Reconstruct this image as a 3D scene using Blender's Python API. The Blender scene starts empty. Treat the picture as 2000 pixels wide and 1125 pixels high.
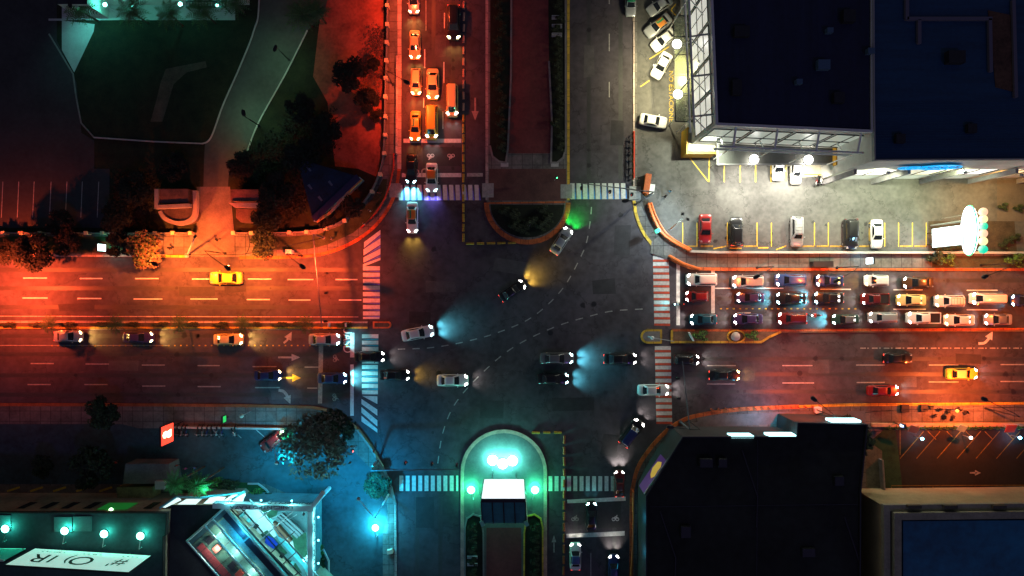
import bpy, bmesh, math, random
from mathutils import Vector, Matrix
R = math.radians
random.seed(7)
scene = bpy.context.scene
COL = scene.collection

# ------------------------------------------------------------------ camera, world, moonlight, exposure
H = 115.0            # height of the drone above the road
S = 12.5             # photograph pixels per metre on the road surface
cam_data = bpy.data.cameras.new("camera")
cam = bpy.data.objects.new("camera", cam_data)
COL.objects.link(cam)
cam.location = (0, 0, H)
cam.rotation_euler = (0, 0, 0)
cam_data.sensor_width = 36.0
cam_data.lens = 18.0 * H / 80.0
cam_data.clip_start = 1.0
cam_data.clip_end = 4000.0
scene.camera = cam

world = bpy.data.worlds.new("World")
scene.world = world
world.use_nodes = True
wn = world.node_tree
bg = wn.nodes["Background"]
sky = wn.nodes.new("ShaderNodeTexSky")
sky.sky_type = 'NISHITA'
sky.sun_disc = False
sky.sun_elevation = R(-3.0)
sky.sun_rotation = R(200)
wn.links.new(sky.outputs[0], bg.inputs[0])
bg.inputs[1].default_value = 0.9
sun_data = bpy.data.lights.new("moonlight", 'SUN')
sun_data.energy = 0.13
sun_data.angle = R(5)
sun_data.color = (0.38, 0.21, 1.0)
sun = bpy.data.objects.new("moonlight", sun_data)
COL.objects.link(sun)
sun.rotation_euler = (R(35), R(10), R(20))

scene.view_settings.view_transform = 'Standard'
scene.view_settings.look = 'None'
scene.view_settings.exposure = 0.0
scene.view_settings.gamma = 1.0
scene.cycles.use_denoising = True
try:
    scene.cycles.denoiser = 'OPENIMAGEDENOISE'
except Exception:
    pass
scene.cycles.max_bounces = 5
scene.cycles.diffuse_bounces = 2
scene.cycles.glossy_bounces = 2
scene.cycles.transmission_bounces = 4
scene.cycles.transparent_max_bounces = 8
scene.cycles.sample_clamp_indirect = 4.0
scene.cycles.caustics_reflective = False
scene.cycles.caustics_refractive = False
LP = 1.0             # overall lamp power

# ------------------------------------------------------------------ helpers
def W(px, py, z=0.0):
    """World point at height z that stands where the photograph shows (px, py)."""
    k = (H - z) / H / S
    return Vector(((px - 1000.0) * k, (562.5 - py) * k, z))

MATS = {}
def mat(name, col, rough=0.7, metal=0.0, emit=None, es=0.0, vary=0.0, scale=1.0, bump=0.0, alpha=1.0, coat=0.0, col2=None, stretch=None, wear=False, tile=0):
    if name in MATS:
        return MATS[name]
    m = bpy.data.materials.new(name)
    m.use_nodes = True
    nt = m.node_tree
    b = nt.nodes["Principled BSDF"]
    b.inputs["Base Color"].default_value = (*col, 1)
    b.inputs["Roughness"].default_value = rough
    b.inputs["Metallic"].default_value = metal
    if coat:
        b.inputs["Coat Weight"].default_value = coat
        b.inputs["Coat Roughness"].default_value = 0.06
    if emit is not None:
        b.inputs["Emission Color"].default_value = (*emit, 1)
        b.inputs["Emission Strength"].default_value = es
    if alpha < 1:
        b.inputs["Alpha"].default_value = alpha
    if vary or bump or col2:
        tc = nt.nodes.new("ShaderNodeTexCoord")
        mp = nt.nodes.new("ShaderNodeMapping")
        nt.links.new(tc.outputs["Object"], mp.inputs[0])
        if stretch:
            mp.inputs["Scale"].default_value = stretch
        n1 = nt.nodes.new("ShaderNodeTexNoise")
        n1.inputs["Scale"].default_value = scale
        n1.inputs["Detail"].default_value = 6
        n1.inputs["Roughness"].default_value = 0.65
        nt.links.new(mp.outputs[0], n1.inputs["Vector"])
        n2 = nt.nodes.new("ShaderNodeTexNoise")
        n2.inputs["Scale"].default_value = scale * 9.0
        n2.inputs["Detail"].default_value = 4
        nt.links.new(tc.outputs["Object"], n2.inputs["Vector"])
        mx = nt.nodes.new("ShaderNodeMath"); mx.operation = 'ADD'
        ml = nt.nodes.new("ShaderNodeMath"); ml.operation = 'MULTIPLY'; ml.inputs[1].default_value = 0.45
        nt.links.new(n2.outputs[0], ml.inputs[0])
        nt.links.new(n1.outputs[0], mx.inputs[0]); nt.links.new(ml.outputs[0], mx.inputs[1])
        rp = nt.nodes.new("ShaderNodeValToRGB")
        rp.color_ramp.elements[0].position = 0.5
        rp.color_ramp.elements[1].position = 0.95
        lo = tuple(c * (1 - vary) for c in col)
        hi = col2 if col2 else tuple(min(1, c * (1 + vary)) for c in col)
        rp.color_ramp.elements[0].color = (*lo, 1)
        rp.color_ramp.elements[1].color = (*hi, 1)
        nt.links.new(mx.outputs[0], rp.inputs[0])
        nt.links.new(rp.outputs[0], b.inputs["Base Color"])
        src = rp.outputs[0]
        def darken(fac_socket, amount):
            nonlocal src
            mxx = nt.nodes.new("ShaderNodeMix"); mxx.data_type = 'RGBA'; mxx.blend_type = 'MULTIPLY'
            mxx.inputs["Factor"].default_value = 1.0
            r2 = nt.nodes.new("ShaderNodeMapRange"); r2.inputs["To Min"].default_value = amount; r2.inputs["To Max"].default_value = 1.0
            r2.inputs["From Min"].default_value = fac_socket[1]; r2.inputs["From Max"].default_value = fac_socket[2]
            nt.links.new(fac_socket[0], r2.inputs["Value"])
            nt.links.new(src, mxx.inputs["A"]); nt.links.new(r2.outputs[0], mxx.inputs["B"]); src = mxx.outputs["Result"]
        if wear:
            vo = nt.nodes.new("ShaderNodeTexVoronoi"); vo.feature = 'DISTANCE_TO_EDGE'; vo.inputs["Scale"].default_value = 0.11
            wp = nt.nodes.new("ShaderNodeVectorMath"); wp.operation = 'MULTIPLY_ADD'
            wp.inputs[1].default_value = (3.0,3.0,0); nt.links.new(n2.outputs["Color"], wp.inputs[0]); nt.links.new(tc.outputs["Object"], wp.inputs[2])
            nt.links.new(wp.outputs[0], vo.inputs["Vector"])
            darken((vo.outputs["Distance"], 0.0, 0.012), 0.55)
            n3 = nt.nodes.new("ShaderNodeTexNoise"); n3.inputs["Scale"].default_value = 0.55; n3.inputs["Detail"].default_value = 3
            nt.links.new(tc.outputs["Object"], n3.inputs["Vector"])
            darken((n3.outputs[0], 0.30, 0.44), 0.78)
        if tile:
            bk = nt.nodes.new("ShaderNodeTexBrick"); bk.inputs["Scale"].default_value = 1.0/tile
            bk.inputs["Color1"].default_value = (1,1,1,1); bk.inputs["Color2"].default_value = (.72,.72,.72,1); bk.inputs["Mortar"].default_value = (.35,.35,.35,1)
            bk.inputs["Mortar Size"].default_value = 0.03; bk.offset = 0.0; bk.inputs["Brick Width"].default_value = 1.0; bk.inputs["Row Height"].default_value = 1.0
            nt.links.new(tc.outputs["Object"], bk.inputs["Vector"])
            darken((bk.outputs["Color"], 0.0, 1.0), 0.0)
        nt.links.new(src, b.inputs["Base Color"])
        if bump:
            bp = nt.nodes.new("ShaderNodeBump")
            bp.inputs["Strength"].default_value = bump
            bp.inputs["Distance"].default_value = 0.05
            nt.links.new(n2.outputs[0], bp.inputs["Height"])
            nt.links.new(bp.outputs[0], b.inputs["Normal"])
    MATS[name] = m
    return m

class MB:
    """Collects shapes and links them as one mesh object."""
    def __init__(self):
        self.v = []; self.f = []; self.mi = []; self.cur = 0
    def add(self, vs, fs):
        o = len(self.v)
        self.v += [tuple(x) for x in vs]
        self.f += [tuple(i + o for i in f) for f in fs]
        self.mi += [self.cur] * len(fs)
        return self
    def box(self, x0, y0, z0, x1, y1, z1):
        if x0 > x1: x0, x1 = x1, x0
        if y0 > y1: y0, y1 = y1, y0
        vs = [(x0,y0,z0),(x1,y0,z0),(x1,y1,z0),(x0,y1,z0),(x0,y0,z1),(x1,y0,z1),(x1,y1,z1),(x0,y1,z1)]
        return self.add(vs, [(0,3,2,1),(4,5,6,7),(0,1,5,4),(1,2,6,5),(2,3,7,6),(3,0,4,7)])
    def obox(self, c, dx, dy, dz, ang=0.0, tilt=0.0):
        M = Matrix.Translation(Vector(c)) @ Matrix.Rotation(ang, 4, 'Z') @ Matrix.Rotation(tilt, 4, 'X')
        vs = [M @ Vector((sx*dx/2, sy*dy/2, sz*dz/2)) for sz in (-1,1) for sx, sy in ((-1,-1),(1,-1),(1,1),(-1,1))]
        return self.add(vs, [(0,3,2,1),(4,5,6,7),(0,1,5,4),(1,2,6,5),(2,3,7,6),(3,0,4,7)])
    def prism(self, pts, z0, z1):
        a = sum(pts[i][0]*pts[(i+1) % len(pts)][1] - pts[(i+1) % len(pts)][0]*pts[i][1] for i in range(len(pts)))
        if a < 0: pts = pts[::-1]
        n = len(pts)
        if z1 is None:
            return self.add([(p[0], p[1], z0) for p in pts], [tuple(range(n))])
        vs = [(p[0],p[1],z0) for p in pts] + [(p[0],p[1],z1) for p in pts]
        fs = [tuple(range(n-1,-1,-1)), tuple(range(n,2*n))] + [(i,(i+1)%n,n+(i+1)%n,n+i) for i in range(n)]
        return self.add(vs, fs)
    def ribbon(self, pts, w, z0, z1, closed=False):
        pts = [Vector((p[0],p[1])) for p in pts]
        n = len(pts); L=[]; Rr=[]
        for i in range(n):
            a = pts[i-1] if (i > 0 or closed) else pts[i]
            b = pts[(i+1) % n] if (i < n-1 or closed) else pts[i]
            d1 = (pts[i]-a); d2 = (b-pts[i])
            d1 = d1.normalized() if d1.length > 1e-6 else d2.normalized()
            d2 = d2.normalized() if d2.length > 1e-6 else d1
            t = (d1+d2)
            t = t.normalized() if t.length > 1e-6 else d1
            nn = Vector((-t.y, t.x))
            k = 1.0/max(0.4, nn.dot(Vector((-d1.y, d1.x))))
            L.append(pts[i]+nn*w/2*k); Rr.append(pts[i]-nn*w/2*k)
        m = n if closed else n-1
        for i in range(m):
            j = (i+1) % n
            if z1 is None:
                self.add([(*Rr[i],z0),(*Rr[j],z0),(*L[j],z0),(*L[i],z0)], [(0,1,2,3)])
        if z1 is not None:
            vs = []
            for i in range(n):
                vs += [(*Rr[i],z0),(*L[i],z0),(*L[i],z1),(*Rr[i],z1)]
            fs = []
            for i in range(m):
                j = (i+1) % n
                for k in range(4):
                    fs.append((4*i+k, 4*i+(k+1)%4, 4*j+(k+1)%4, 4*j+k))
            if not closed:
                fs += [(3,2,1,0), (4*n-4,4*n-3,4*n-2,4*n-1)]
            self.add(vs, fs)
        return self
    def tube(self, pts, r, n=8, r1=None):
        pts = [Vector(p) for p in pts]
        m = len(pts); vs = []
        for i, p in enumerate(pts):
            t = (pts[min(i+1,m-1)] - pts[max(i-1,0)]).normalized()
            up = Vector((0,0,1)) if abs(t.z) < 0.9 else Vector((1,0,0))
            a = t.cross(up).normalized(); b = t.cross(a)
            rr = r if r1 is None else r + (r1-r)*i/(m-1)
            for k in range(n):
                th = 2*math.pi*k/n
                vs.append(p + a*math.cos(th)*rr + b*math.sin(th)*rr)
        fs = [(i*n+k, i*n+(k+1)%n, (i+1)*n+(k+1)%n, (i+1)*n+k) for i in range(m-1) for k in range(n)]
        fs += [tuple(range(n-1,-1,-1)), tuple(range((m-1)*n, m*n))]
        return self.add(vs, fs)
    def disc(self, c, r, z0, z1, n=20):
        return self.prism([(c[0]+r*math.cos(2*math.pi*k/n), c[1]+r*math.sin(2*math.pi*k/n)) for k in range(n)], z0, z1)
    def sphere(self, c, r, n=12, sz=1.0, half=False):
        c = Vector(c); rings = n//2
        vs=[]; fs=[]
        top = math.pi/2 if half else math.pi
        for i in range(rings+1):
            ph = top*i/rings
            for k in range(n):
                th = 2*math.pi*k/n
                vs.append(c+Vector((r*math.sin(ph)*math.cos(th), r*math.sin(ph)*math.sin(th), r*sz*math.cos(ph))))
        for i in range(rings):
            for k in range(n):
                fs.append((i*n+k,(i+1)*n+k,(i+1)*n+(k+1)%n,i*n+(k+1)%n))
        return self.add(vs, fs)
    def loft(self, rings, cap=True):
        n = len(rings[0]); vs=[p for r in rings for p in r]
        fs = [(i*n+k, i*n+(k+1)%n, (i+1)*n+(k+1)%n, (i+1)*n+k) for i in range(len(rings)-1) for k in range(n)]
        if cap:
            fs += [tuple(range(n-1,-1,-1)), tuple(range((len(rings)-1)*n, len(rings)*n))]
        return self.add(vs, fs)
    def mesh(self, name, mats, smooth=False, fix=False):
        me = bpy.data.meshes.new(name)
        me.from_pydata(self.v, [], self.f)
        if not isinstance(mats, (list, tuple)): mats = [mats]
        for m in mats: me.materials.append(m)
        if any(self.mi):
            me.polygons.foreach_set("material_index", self.mi)
        if fix:
            bm = bmesh.new(); bm.from_mesh(me)
            bmesh.ops.recalc_face_normals(bm, faces=bm.faces); bm.to_mesh(me); bm.free()
        if smooth:
            me.polygons.foreach_set("use_smooth", [True]*len(me.polygons))
            if smooth is not True:
                me.set_sharp_from_angle(angle=R(smooth))
        me.update()
        return me
    def build(self, name, mats, parent=None, smooth=False, fix=True, world=True):
        o = bpy.data.objects.new(name, self.mesh(name, mats, smooth, fix))
        COL.objects.link(o)
        if parent is not None:
            o.parent = parent
            if world:
                o.location = -full_loc(parent)
        return o

def full_loc(o):
    v = Vector((0,0,0))
    while o is not None:
        v += Vector(o.location); o = o.parent
    return v

def tag(o, label, cat, group=None, kind=None):
    o["label"] = label
    if cat: o["category"] = cat
    if group: o["group"] = group
    if kind: o["kind"] = kind
    return o

def thing(name, label, cat, loc=(0,0,0), rz=0.0, group=None):
    o = bpy.data.objects.new(name, None)
    o.empty_display_size = 0.3
    COL.objects.link(o)
    o.location = loc; o.rotation_euler = (0,0,rz)
    return tag(o, label, cat, group)

def struct(name, mb, m, parent=None, smooth=False):
    o = mb.build(name, m, parent, smooth)
    if parent is None: o["kind"] = "structure"
    return o

def inst(name, me, parent, m=None, loc=(0,0,0), rot=(0,0,0)):
    """Another object on shared mesh data; m overrides the first material slot."""
    o = bpy.data.objects.new(name, me)
    COL.objects.link(o)
    o.parent = parent; o.location = loc; o.rotation_euler = rot
    if m is not None:
        o.material_slots[0].link = 'OBJECT'
        o.material_slots[0].material = m
    return o

def copy_tree(o, parent=None):
    c = o.copy(); COL.objects.link(c)
    if parent is not None: c.parent = parent
    for ch in list(o.children): copy_tree(ch, c)
    return c

def lamp(kind, parent, loc, energy, color, size=150, blend=0.6, radius=0.25, aim=None, name=None):
    """A lamp's own light. loc is in the parent's frame; aim is a direction there."""
    key = (kind, round(energy), tuple(color), size, blend, radius)
    d = LDATA.get(key)
    if d is None:
        d = bpy.data.lights.new("lamp_light", kind)
        d.energy = energy * LP; d.color = color; d.shadow_soft_size = radius
        if kind == 'SPOT':
            d.spot_size = R(size); d.spot_blend = blend
        LDATA[key] = d
    o = bpy.data.objects.new(name or "lamp_light", d)
    COL.objects.link(o)
    if parent is not None: o.parent = parent
    o.location = loc
    if aim is not None:
        o.rotation_mode = 'QUATERNION'
        o.rotation_quaternion = Vector(aim).to_track_quat('-Z', 'Y')
    return o
LDATA = {}

def pw(pts, z=0.0):
    return [W(x, y, z).xy[:] for x, y in pts]

def smooth_path(pts, n=6):
    """Catmull-Rom through pixel points."""
    out = []
    P = [Vector(p) for p in pts]
    for i in range(len(P)-1):
        p0 = P[max(i-1,0)]; p1 = P[i]; p2 = P[i+1]; p3 = P[min(i+2,len(P)-1)]
        for k in range(n):
            t = k/n
            out.append(tuple(0.5*((2*p1)+(-p0+p2)*t+(2*p0-5*p1+4*p2-p3)*t*t+(-p0+3*p1-3*p2+p3)*t**3)))
    out.append(tuple(P[-1]))
    return out

def text_mesh(s, size, m, ext=0.01, align='CENTER'):
    cu = bpy.data.curves.new("letters", 'FONT')
    cu.body = s; cu.size = size; cu.extrude = ext; cu.align_x = align; cu.align_y = 'CENTER'
    cu.resolution_u = 3
    tmp = bpy.data.objects.new("letters_tmp", cu)
    COL.objects.link(tmp)
    dg = bpy.context.evaluated_depsgraph_get()
    me = bpy.data.meshes.new_from_object(tmp.evaluated_get(dg))
    bpy.data.objects.remove(tmp)
    me.materials.clear(); me.materials.append(m)
    return me

def letters(name, s, size, m, parent, loc, basis, ext=0.01, sx=1.0):
    """basis = (x axis, y axis) of the lettering in the world."""
    me = text_mesh(s, size, m, ext)
    o = bpy.data.objects.new(name, me); COL.objects.link(o)
    x = Vector(basis[0]).normalized(); y = Vector(basis[1]).normalized(); z = x.cross(y)
    M = Matrix((x*sx, y, z)).transposed().to_4x4()
    for v in me.vertices: v.co = M @ v.co
    o.parent = parent
    o.location = Vector(loc) - full_loc(parent)
    return o

# ------------------------------------------------------------------ materials
ASPH = mat("asphalt", (0.060,0.051,0.061), 0.85, vary=0.5, scale=0.12, bump=0.25, wear=True)
ASPH_W = mat("asphalt_worn", (0.085,0.083,0.080), 0.8, vary=0.4, scale=0.2, bump=0.25, wear=True)
ASPH_D = mat("asphalt_dark", (0.035,0.036,0.040), 0.85, vary=0.3, scale=0.2, bump=0.2)
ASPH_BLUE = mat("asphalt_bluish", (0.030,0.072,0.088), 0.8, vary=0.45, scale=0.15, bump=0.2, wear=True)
CONC = mat("concrete", (0.20,0.19,0.18), 0.85, vary=0.3, scale=0.8, bump=0.2)
CONC_L = mat("concrete_pale", (0.42,0.41,0.39), 0.8, vary=0.18, scale=0.8, bump=0.1)
PAVE = mat("paving", (0.15,0.14,0.13), 0.85, vary=0.45, scale=0.35, bump=0.2, tile=1.6)
GRASS = mat("lawn", (0.011,0.017,0.007), 0.95, vary=0.6, scale=0.5, bump=0.6, col2=(0.022,0.028,0.010))
EARTH = mat("earth", (0.07,0.05,0.035), 0.95, vary=0.5, scale=0.4, bump=0.5)
PAINT_W = mat("road_paint_white", (0.62,0.61,0.58), 0.6, vary=0.25, scale=2.5)
PAINT_F = mat("road_paint_faded", (0.33,0.32,0.30), 0.7, vary=0.4, scale=2.5)
PAINT_Y = mat("road_paint_yellow", (0.62,0.42,0.03), 0.6, vary=0.3, scale=2.5)
PAINT_R = mat("road_paint_red", (0.55,0.07,0.03), 0.7, vary=0.3, scale=2.5)
PAINT_B = mat("road_paint_blue", (0.16,0.15,0.80), 0.7, vary=0.4, scale=2.5)
PATCH = mat("asphalt_patch", (0.040,0.040,0.042), 0.9, vary=0.2, scale=1.0)
KERB_Y = mat("kerb_paint_yellow", (0.66,0.42,0.04), 0.7, vary=0.4, scale=0.8, tile=1.3)
KERB_O = mat("kerb_paint_orange", (0.55,0.13,0.03), 0.7, vary=0.5, scale=0.8, tile=1.3)
KERB_P = mat("kerb_pale", (0.50,0.40,0.36), 0.8, vary=0.4, scale=0.6, tile=1.3)
STEEL = mat("painted_steel", (0.45,0.46,0.47), 0.45, 0.4, vary=0.1, scale=2)
STEEL_W = mat("white_steel", (0.72,0.72,0.70), 0.45, 0.1, vary=0.08, scale=2)
DARKMETAL = mat("dark_metal", (0.03,0.03,0.033), 0.5, 0.5)
WALL_W = mat("white_render", (0.62,0.60,0.56), 0.85, vary=0.12, scale=0.5)
WALL_C = mat("cream_render", (0.48,0.44,0.34), 0.85, vary=0.2, scale=0.5)
WALL_G = mat("grey_render", (0.25,0.24,0.25), 0.85, vary=0.25, scale=0.5)
BARK = mat("bark", (0.10,0.07,0.05), 0.95, vary=0.4, scale=4)
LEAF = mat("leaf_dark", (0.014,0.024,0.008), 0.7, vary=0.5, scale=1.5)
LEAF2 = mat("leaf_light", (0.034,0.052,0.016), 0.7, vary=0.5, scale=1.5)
PALM = mat("palm_leaf", (0.05,0.12,0.025), 0.6, vary=0.4, scale=1.5)
GLASS = mat("car_glass", (0.012,0.014,0.018), 0.08, coat=0.5)
TYRE = mat("tyre_rubber", (0.02,0.02,0.02), 0.9)
RIM = mat("wheel_rim", (0.45,0.45,0.46), 0.3, 0.9)
LIT_ORANGE = mat("lamp_glass_amber", (0.9,0.6,0.3), 0.4, emit=(1,0.45,0.12), es=12)
LIT_WHITE = mat("lamp_glass_white", (0.9,0.9,0.9), 0.4, emit=(1,0.97,0.9), es=7)
LIT_TEAL = mat("lamp_glass_teal", (0.8,0.95,0.9), 0.4, emit=(0.30,1,0.82), es=7)
HEAD_OFF = mat("headlight_off", (0.6,0.62,0.65), 0.15, 0.3)
TAIL_OFF = mat("taillight_off", (0.30,0.02,0.015), 0.25)
TAIL_ON = mat("taillight_lit", (0.5,0.02,0.01), 0.3, emit=(1,0.05,0.03), es=4)
HEAD_W = mat("headlight_white", (1,1,1), 0.3, emit=(1.0,0.95,0.9), es=25)
HEAD_Y = mat("headlight_warm", (1,1,1), 0.3, emit=(1.0,0.78,0.35), es=22)
HEAD_T = mat("headlight_cool", (1,1,1), 0.3, emit=(0.55,0.95,1.0), es=25)

PAINTS = {
 'white': (0.74,0.73,0.70), 'silver': (0.42,0.43,0.44), 'grey': (0.17,0.17,0.18), 'black': (0.010,0.010,0.012),
 'red': (0.26,0.012,0.012), 'darkred': (0.13,0.012,0.012), 'navy': (0.015,0.03,0.12), 'blue': (0.03,0.07,0.22),
 'teal': (0.015,0.09,0.13), 'purple': (0.05,0.035,0.12), 'brown': (0.07,0.035,0.015), 'yellow': (0.80,0.55,0.05),
 'orange': (0.65,0.22,0.03), 'green': (0.02,0.28,0.12), 'cream': (0.76,0.60,0.24), 'darkgreen': (0.02,0.06,0.05)}
def paint(k):
    c = PAINTS[k]
    return mat("car_paint_" + k, c, 0.32, 0.35 if k in ('silver','grey') else 0.0, coat=0.5)
# ------------------------------------------------------------------ the ground
X0, X1, Y0, Y1 = -300, 2300, -250, 1375
mb = MB(); mb.box(-1500,-1500,-0.4,1500,1500,0.0)
struct("ground", mb, EARTH)
road = struct("road", MB().prism(pw([(X0,Y0),(X1,Y0),(X1,Y1),(X0,Y1)]), 0.006, None), ASPH)
KZ = 0.14      # kerb height
def slab(name, pts, m, z0=0.0, z1=KZ, parent=None):
    return struct(name, MB().prism(pw(pts), z0, z1), m, parent)
def sheet(name, pts, m, z, parent=None):
    return struct(name, MB().prism(pw(pts), z, None), m, parent)

nw_out = [(X0,497),(300,500),(530,503),(600,500),(645,492),(690,473),(728,446),(757,410),(773,372),(780,330),(781,Y0),(X0,Y0)]
ne_out = [(1238,Y0),(1238,392),(1244,425),(1257,455),(1278,483),(1305,503),(1335,518),(1370,525),(X1,527),(X1,Y0)]
se_out = [(X1,785),(1640,791),(1560,794),(1450,799),(1380,808),(1335,820),(1300,843),(1268,878),(1245,915),(1234,960),(1231,Y1),(X1,Y1)]
sw_out = [(X0,790),(330,791),(560,794),(620,797),(660,810),(700,838),(726,872),(745,908),(762,945),(772,985),(775,Y1),(X0,Y1)]
slab("pavement", nw_out, PAVE)
slab("pavement", ne_out, PAVE)
slab("pavement", se_out, PAVE)
slab("pavement", sw_out, PAVE)
# kerbs (a real step, 1 cm proud of the paving)
def kerb(pts, m, w=0.35, z1=KZ+0.012, name="kerb", sm=True):
    p = smooth_path(pts, 5) if sm else pts
    return struct(name, MB().ribbon(pw(p), w, 0.0, z1), m)
kerb([(X0,497),(300,500)], KERB_P, sm=False)
kerb([(300,500),(362,500)], KERB_Y, 0.5, sm=False)
kerb([(468,503),(530,503),(600,500),(645,492),(690,473),(728,446),(757,410),(773,372),(780,330)], KERB_O, 0.5)
kerb([(780,330),(781,Y0)], KERB_P, 0.6, sm=False)
kerb([(1238,Y0),(1238,392)], KERB_P, 0.3, sm=False)
kerb([(1238,392),(1244,425),(1257,455),(1278,483)], KERB_Y, 0.45)
kerb([(1305,503),(1335,518),(1370,525),(1500,526)], KERB_O, 0.5)
kerb([(1500,526),(X1,527)], KERB_O, 0.4, sm=False)
kerb([(X1,785),(1640,791),(1560,794)], KERB_Y, 0.4, sm=False)
kerb([(1560,794),(1450,799),(1380,808),(1335,820),(1300,843),(1268,878),(1245,915),(1234,960)], KERB_O, 0.6)
kerb([(1234,960),(1231,Y1)], KERB_O, 0.6, sm=False)
kerb([(X0,790),(330,791),(560,794),(620,797),(660,810),(700,838)], mat("kerb_paint_orange_worn",(.26,.09,.03),.8,vary=.5,scale=.6), 0.45)
kerb([(700,838),(726,872),(745,908),(762,945),(772,985)], CONC, 0.4)
kerb([(772,985),(775,Y1)], KERB_P, 0.3, sm=False)

# ---- north west: park
Z1 = KZ+0.004
park = [(X0,458),(560,457),(612,453),(650,441),(690,415),(722,380),(742,342),(752,300),(755,Y0),(X0,Y0)]
sheet("lawn", park, GRASS, Z1)
sheet("verge", [(X0,462),(300,462),(300,494),(X0,492)], mat("verge_grass", (0.035,0.05,0.02), 0.95, vary=0.5, scale=0.6), Z1)
sheet("verge", [(500,462),(560,462),(620,458),(665,441),(705,412),(730,385),(748,350),(757,350),(752,385),(722,428),(690,455),(640,478),(600,487),(500,489)], mat("verge_grass", (0.035,0.05,0.02), 0.95), Z1)
sheet("red_earth", [(640,Y0),(750,Y0),(748,300),(735,345),(700,330),(655,325),(640,200),(612,150),(625,40)], mat("bare_red_earth", (0.30,0.08,0.045), 0.95, vary=0.5, scale=0.25, bump=0.4), Z1+0.004)
path_pts_l = smooth_path([(508,Y0),(507,0),(497,60),(470,130),(437,205),(415,262),(403,278),(400,300),(398,365)], 6)
path_pts_r = smooth_path([(446,365),(452,330),(486,290),(512,225),(560,140),(602,60),(640,0),(640,Y0)], 6)
sheet("path", path_pts_l + path_pts_r, mat("path_asphalt", (0.075,0.085,0.075), 0.85, vary=0.25, scale=0.2), Z1+0.008)
sheet("driveway", [(385,365),(450,365),(458,455),(458,500),(372,500),(372,455),(385,455)], mat("driveway_concrete", (0.15,0.13,0.12), 0.85, vary=0.35, scale=0.5, bump=0.2), Z1+0.012)
struct("path_kerb", MB().ribbon(pw(smooth_path([(508,Y0),(507,0),(497,60),(470,130),(437,205),(418,258),(408,276),(396,281)], 6)[1:] + [(300,277),(185,269)]), 0.2, KZ, KZ+0.14), CONC_L)
struct("path_kerb", MB().ribbon(pw([(185,269),(160,241),(150,190),(144,145),(97,67)]), 0.2, KZ, KZ+0.10), CONC)
struct("path_kerb", MB().ribbon(pw(smooth_path([(601,60),(560,142),(512,228),(495,265),(481,305)], 6)), 0.2, KZ, KZ+0.12), CONC_L)
sheet("path", [(325,135),(402,120),(405,132),(365,142),(340,165),(318,238),(295,238),(308,190),(315,160)], mat("worn_footpath", (0.075,0.06,0.04), 0.9, vary=0.5, scale=0.5), Z1+0.008)
sheet("parking_lot", [(X0,330),(215,330),(215,445),(X0,445)], ASPH_D, Z1+0.006)
sheet("terrace", [(122,40),(186,48),(184,62),(146,142),(122,98)], mat("terrace_stone", (0.42,0.44,0.42), 0.8, vary=0.15, scale=0.6), Z1+0.012)
sheet("terrace", [(96,37),(122,37),(122,41),(96,41)], mat("terrace_stone", (0.42,0.44,0.42), 0.8), Z1+0.014)
sheet("terrace", [(122,-60),(460,-60),(460,40),(186,40),(122,40)], mat("terrace_stone", (0.42,0.44,0.42), 0.8), Z1+0.010)
sheet("yard", [(X0,Y0),(112,Y0),(112,80),(150,160),(160,260),(185,275),(185,330),(X0,330)], ASPH_D, Z1+0.002)

# ---- north east: shopping centre car park
ne_lot = [(1244,Y0),(1244,388),(1252,402),(1270,440),(1300,472),(1345,491),(1380,493),(1980,493),(X1,493),(X1,Y0)]
sheet("parking_lot", ne_lot, ASPH_W, Z1)
sheet("verge", [(1820,500),(1990,500),(X1,500),(X1,522),(1820,522)], mat("verge_soil", (0.05,0.045,0.02), 0.95, vary=0.5, scale=0.5), Z1)
sheet("garden_bed", [(1812,432),(1980,432),(1985,492),(1812,492)], mat("garden_soil", (0.05,0.035,0.02), 0.95, vary=0.6, scale=0.6), Z1+0.004)
sheet("side_lane", [(1946,352),(X1,345),(X1,435),(1946,432)], mat("side_lane_paving", (0.10,0.085,0.07), 0.85, vary=0.2, scale=0.4), Z1+0.006)
# ---- south east: lot behind the trees
sheet("parking_lot", [(1722,838),(X1,838),(X1,985),(1722,985)], mat("asphalt_brownish", (0.020,0.021,0.018), 0.85, vary=0.3, scale=0.25), Z1)
sheet("lawn", [(1698,862),(1746,822),(1754,885),(1762,960),(1722,985),(1700,905)], mat("lawn_green", (0.02,0.06,0.025), 0.95, vary=0.5, scale=0.7), Z1+0.004)
sheet("alley", [(1690,858),(1722,880),(1722,Y1),(1690,Y1)], mat("alley_concrete", (0.12,0.10,0.07), 0.9, vary=0.55, scale=0.35, bump=0.3), Z1+0.006)
sheet("alley", [(1694,995),(1712,995),(1712,Y1),(1694,Y1)], ASPH_D, Z1+0.010)
sheet("walkway", [(1380,812),(1555,803),(1690,802),(1690,826),(1555,826),(1340,836)], mat("walkway_tiles", (0.13,0.14,0.15), 0.8, vary=0.3, scale=0.8), Z1)
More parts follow.
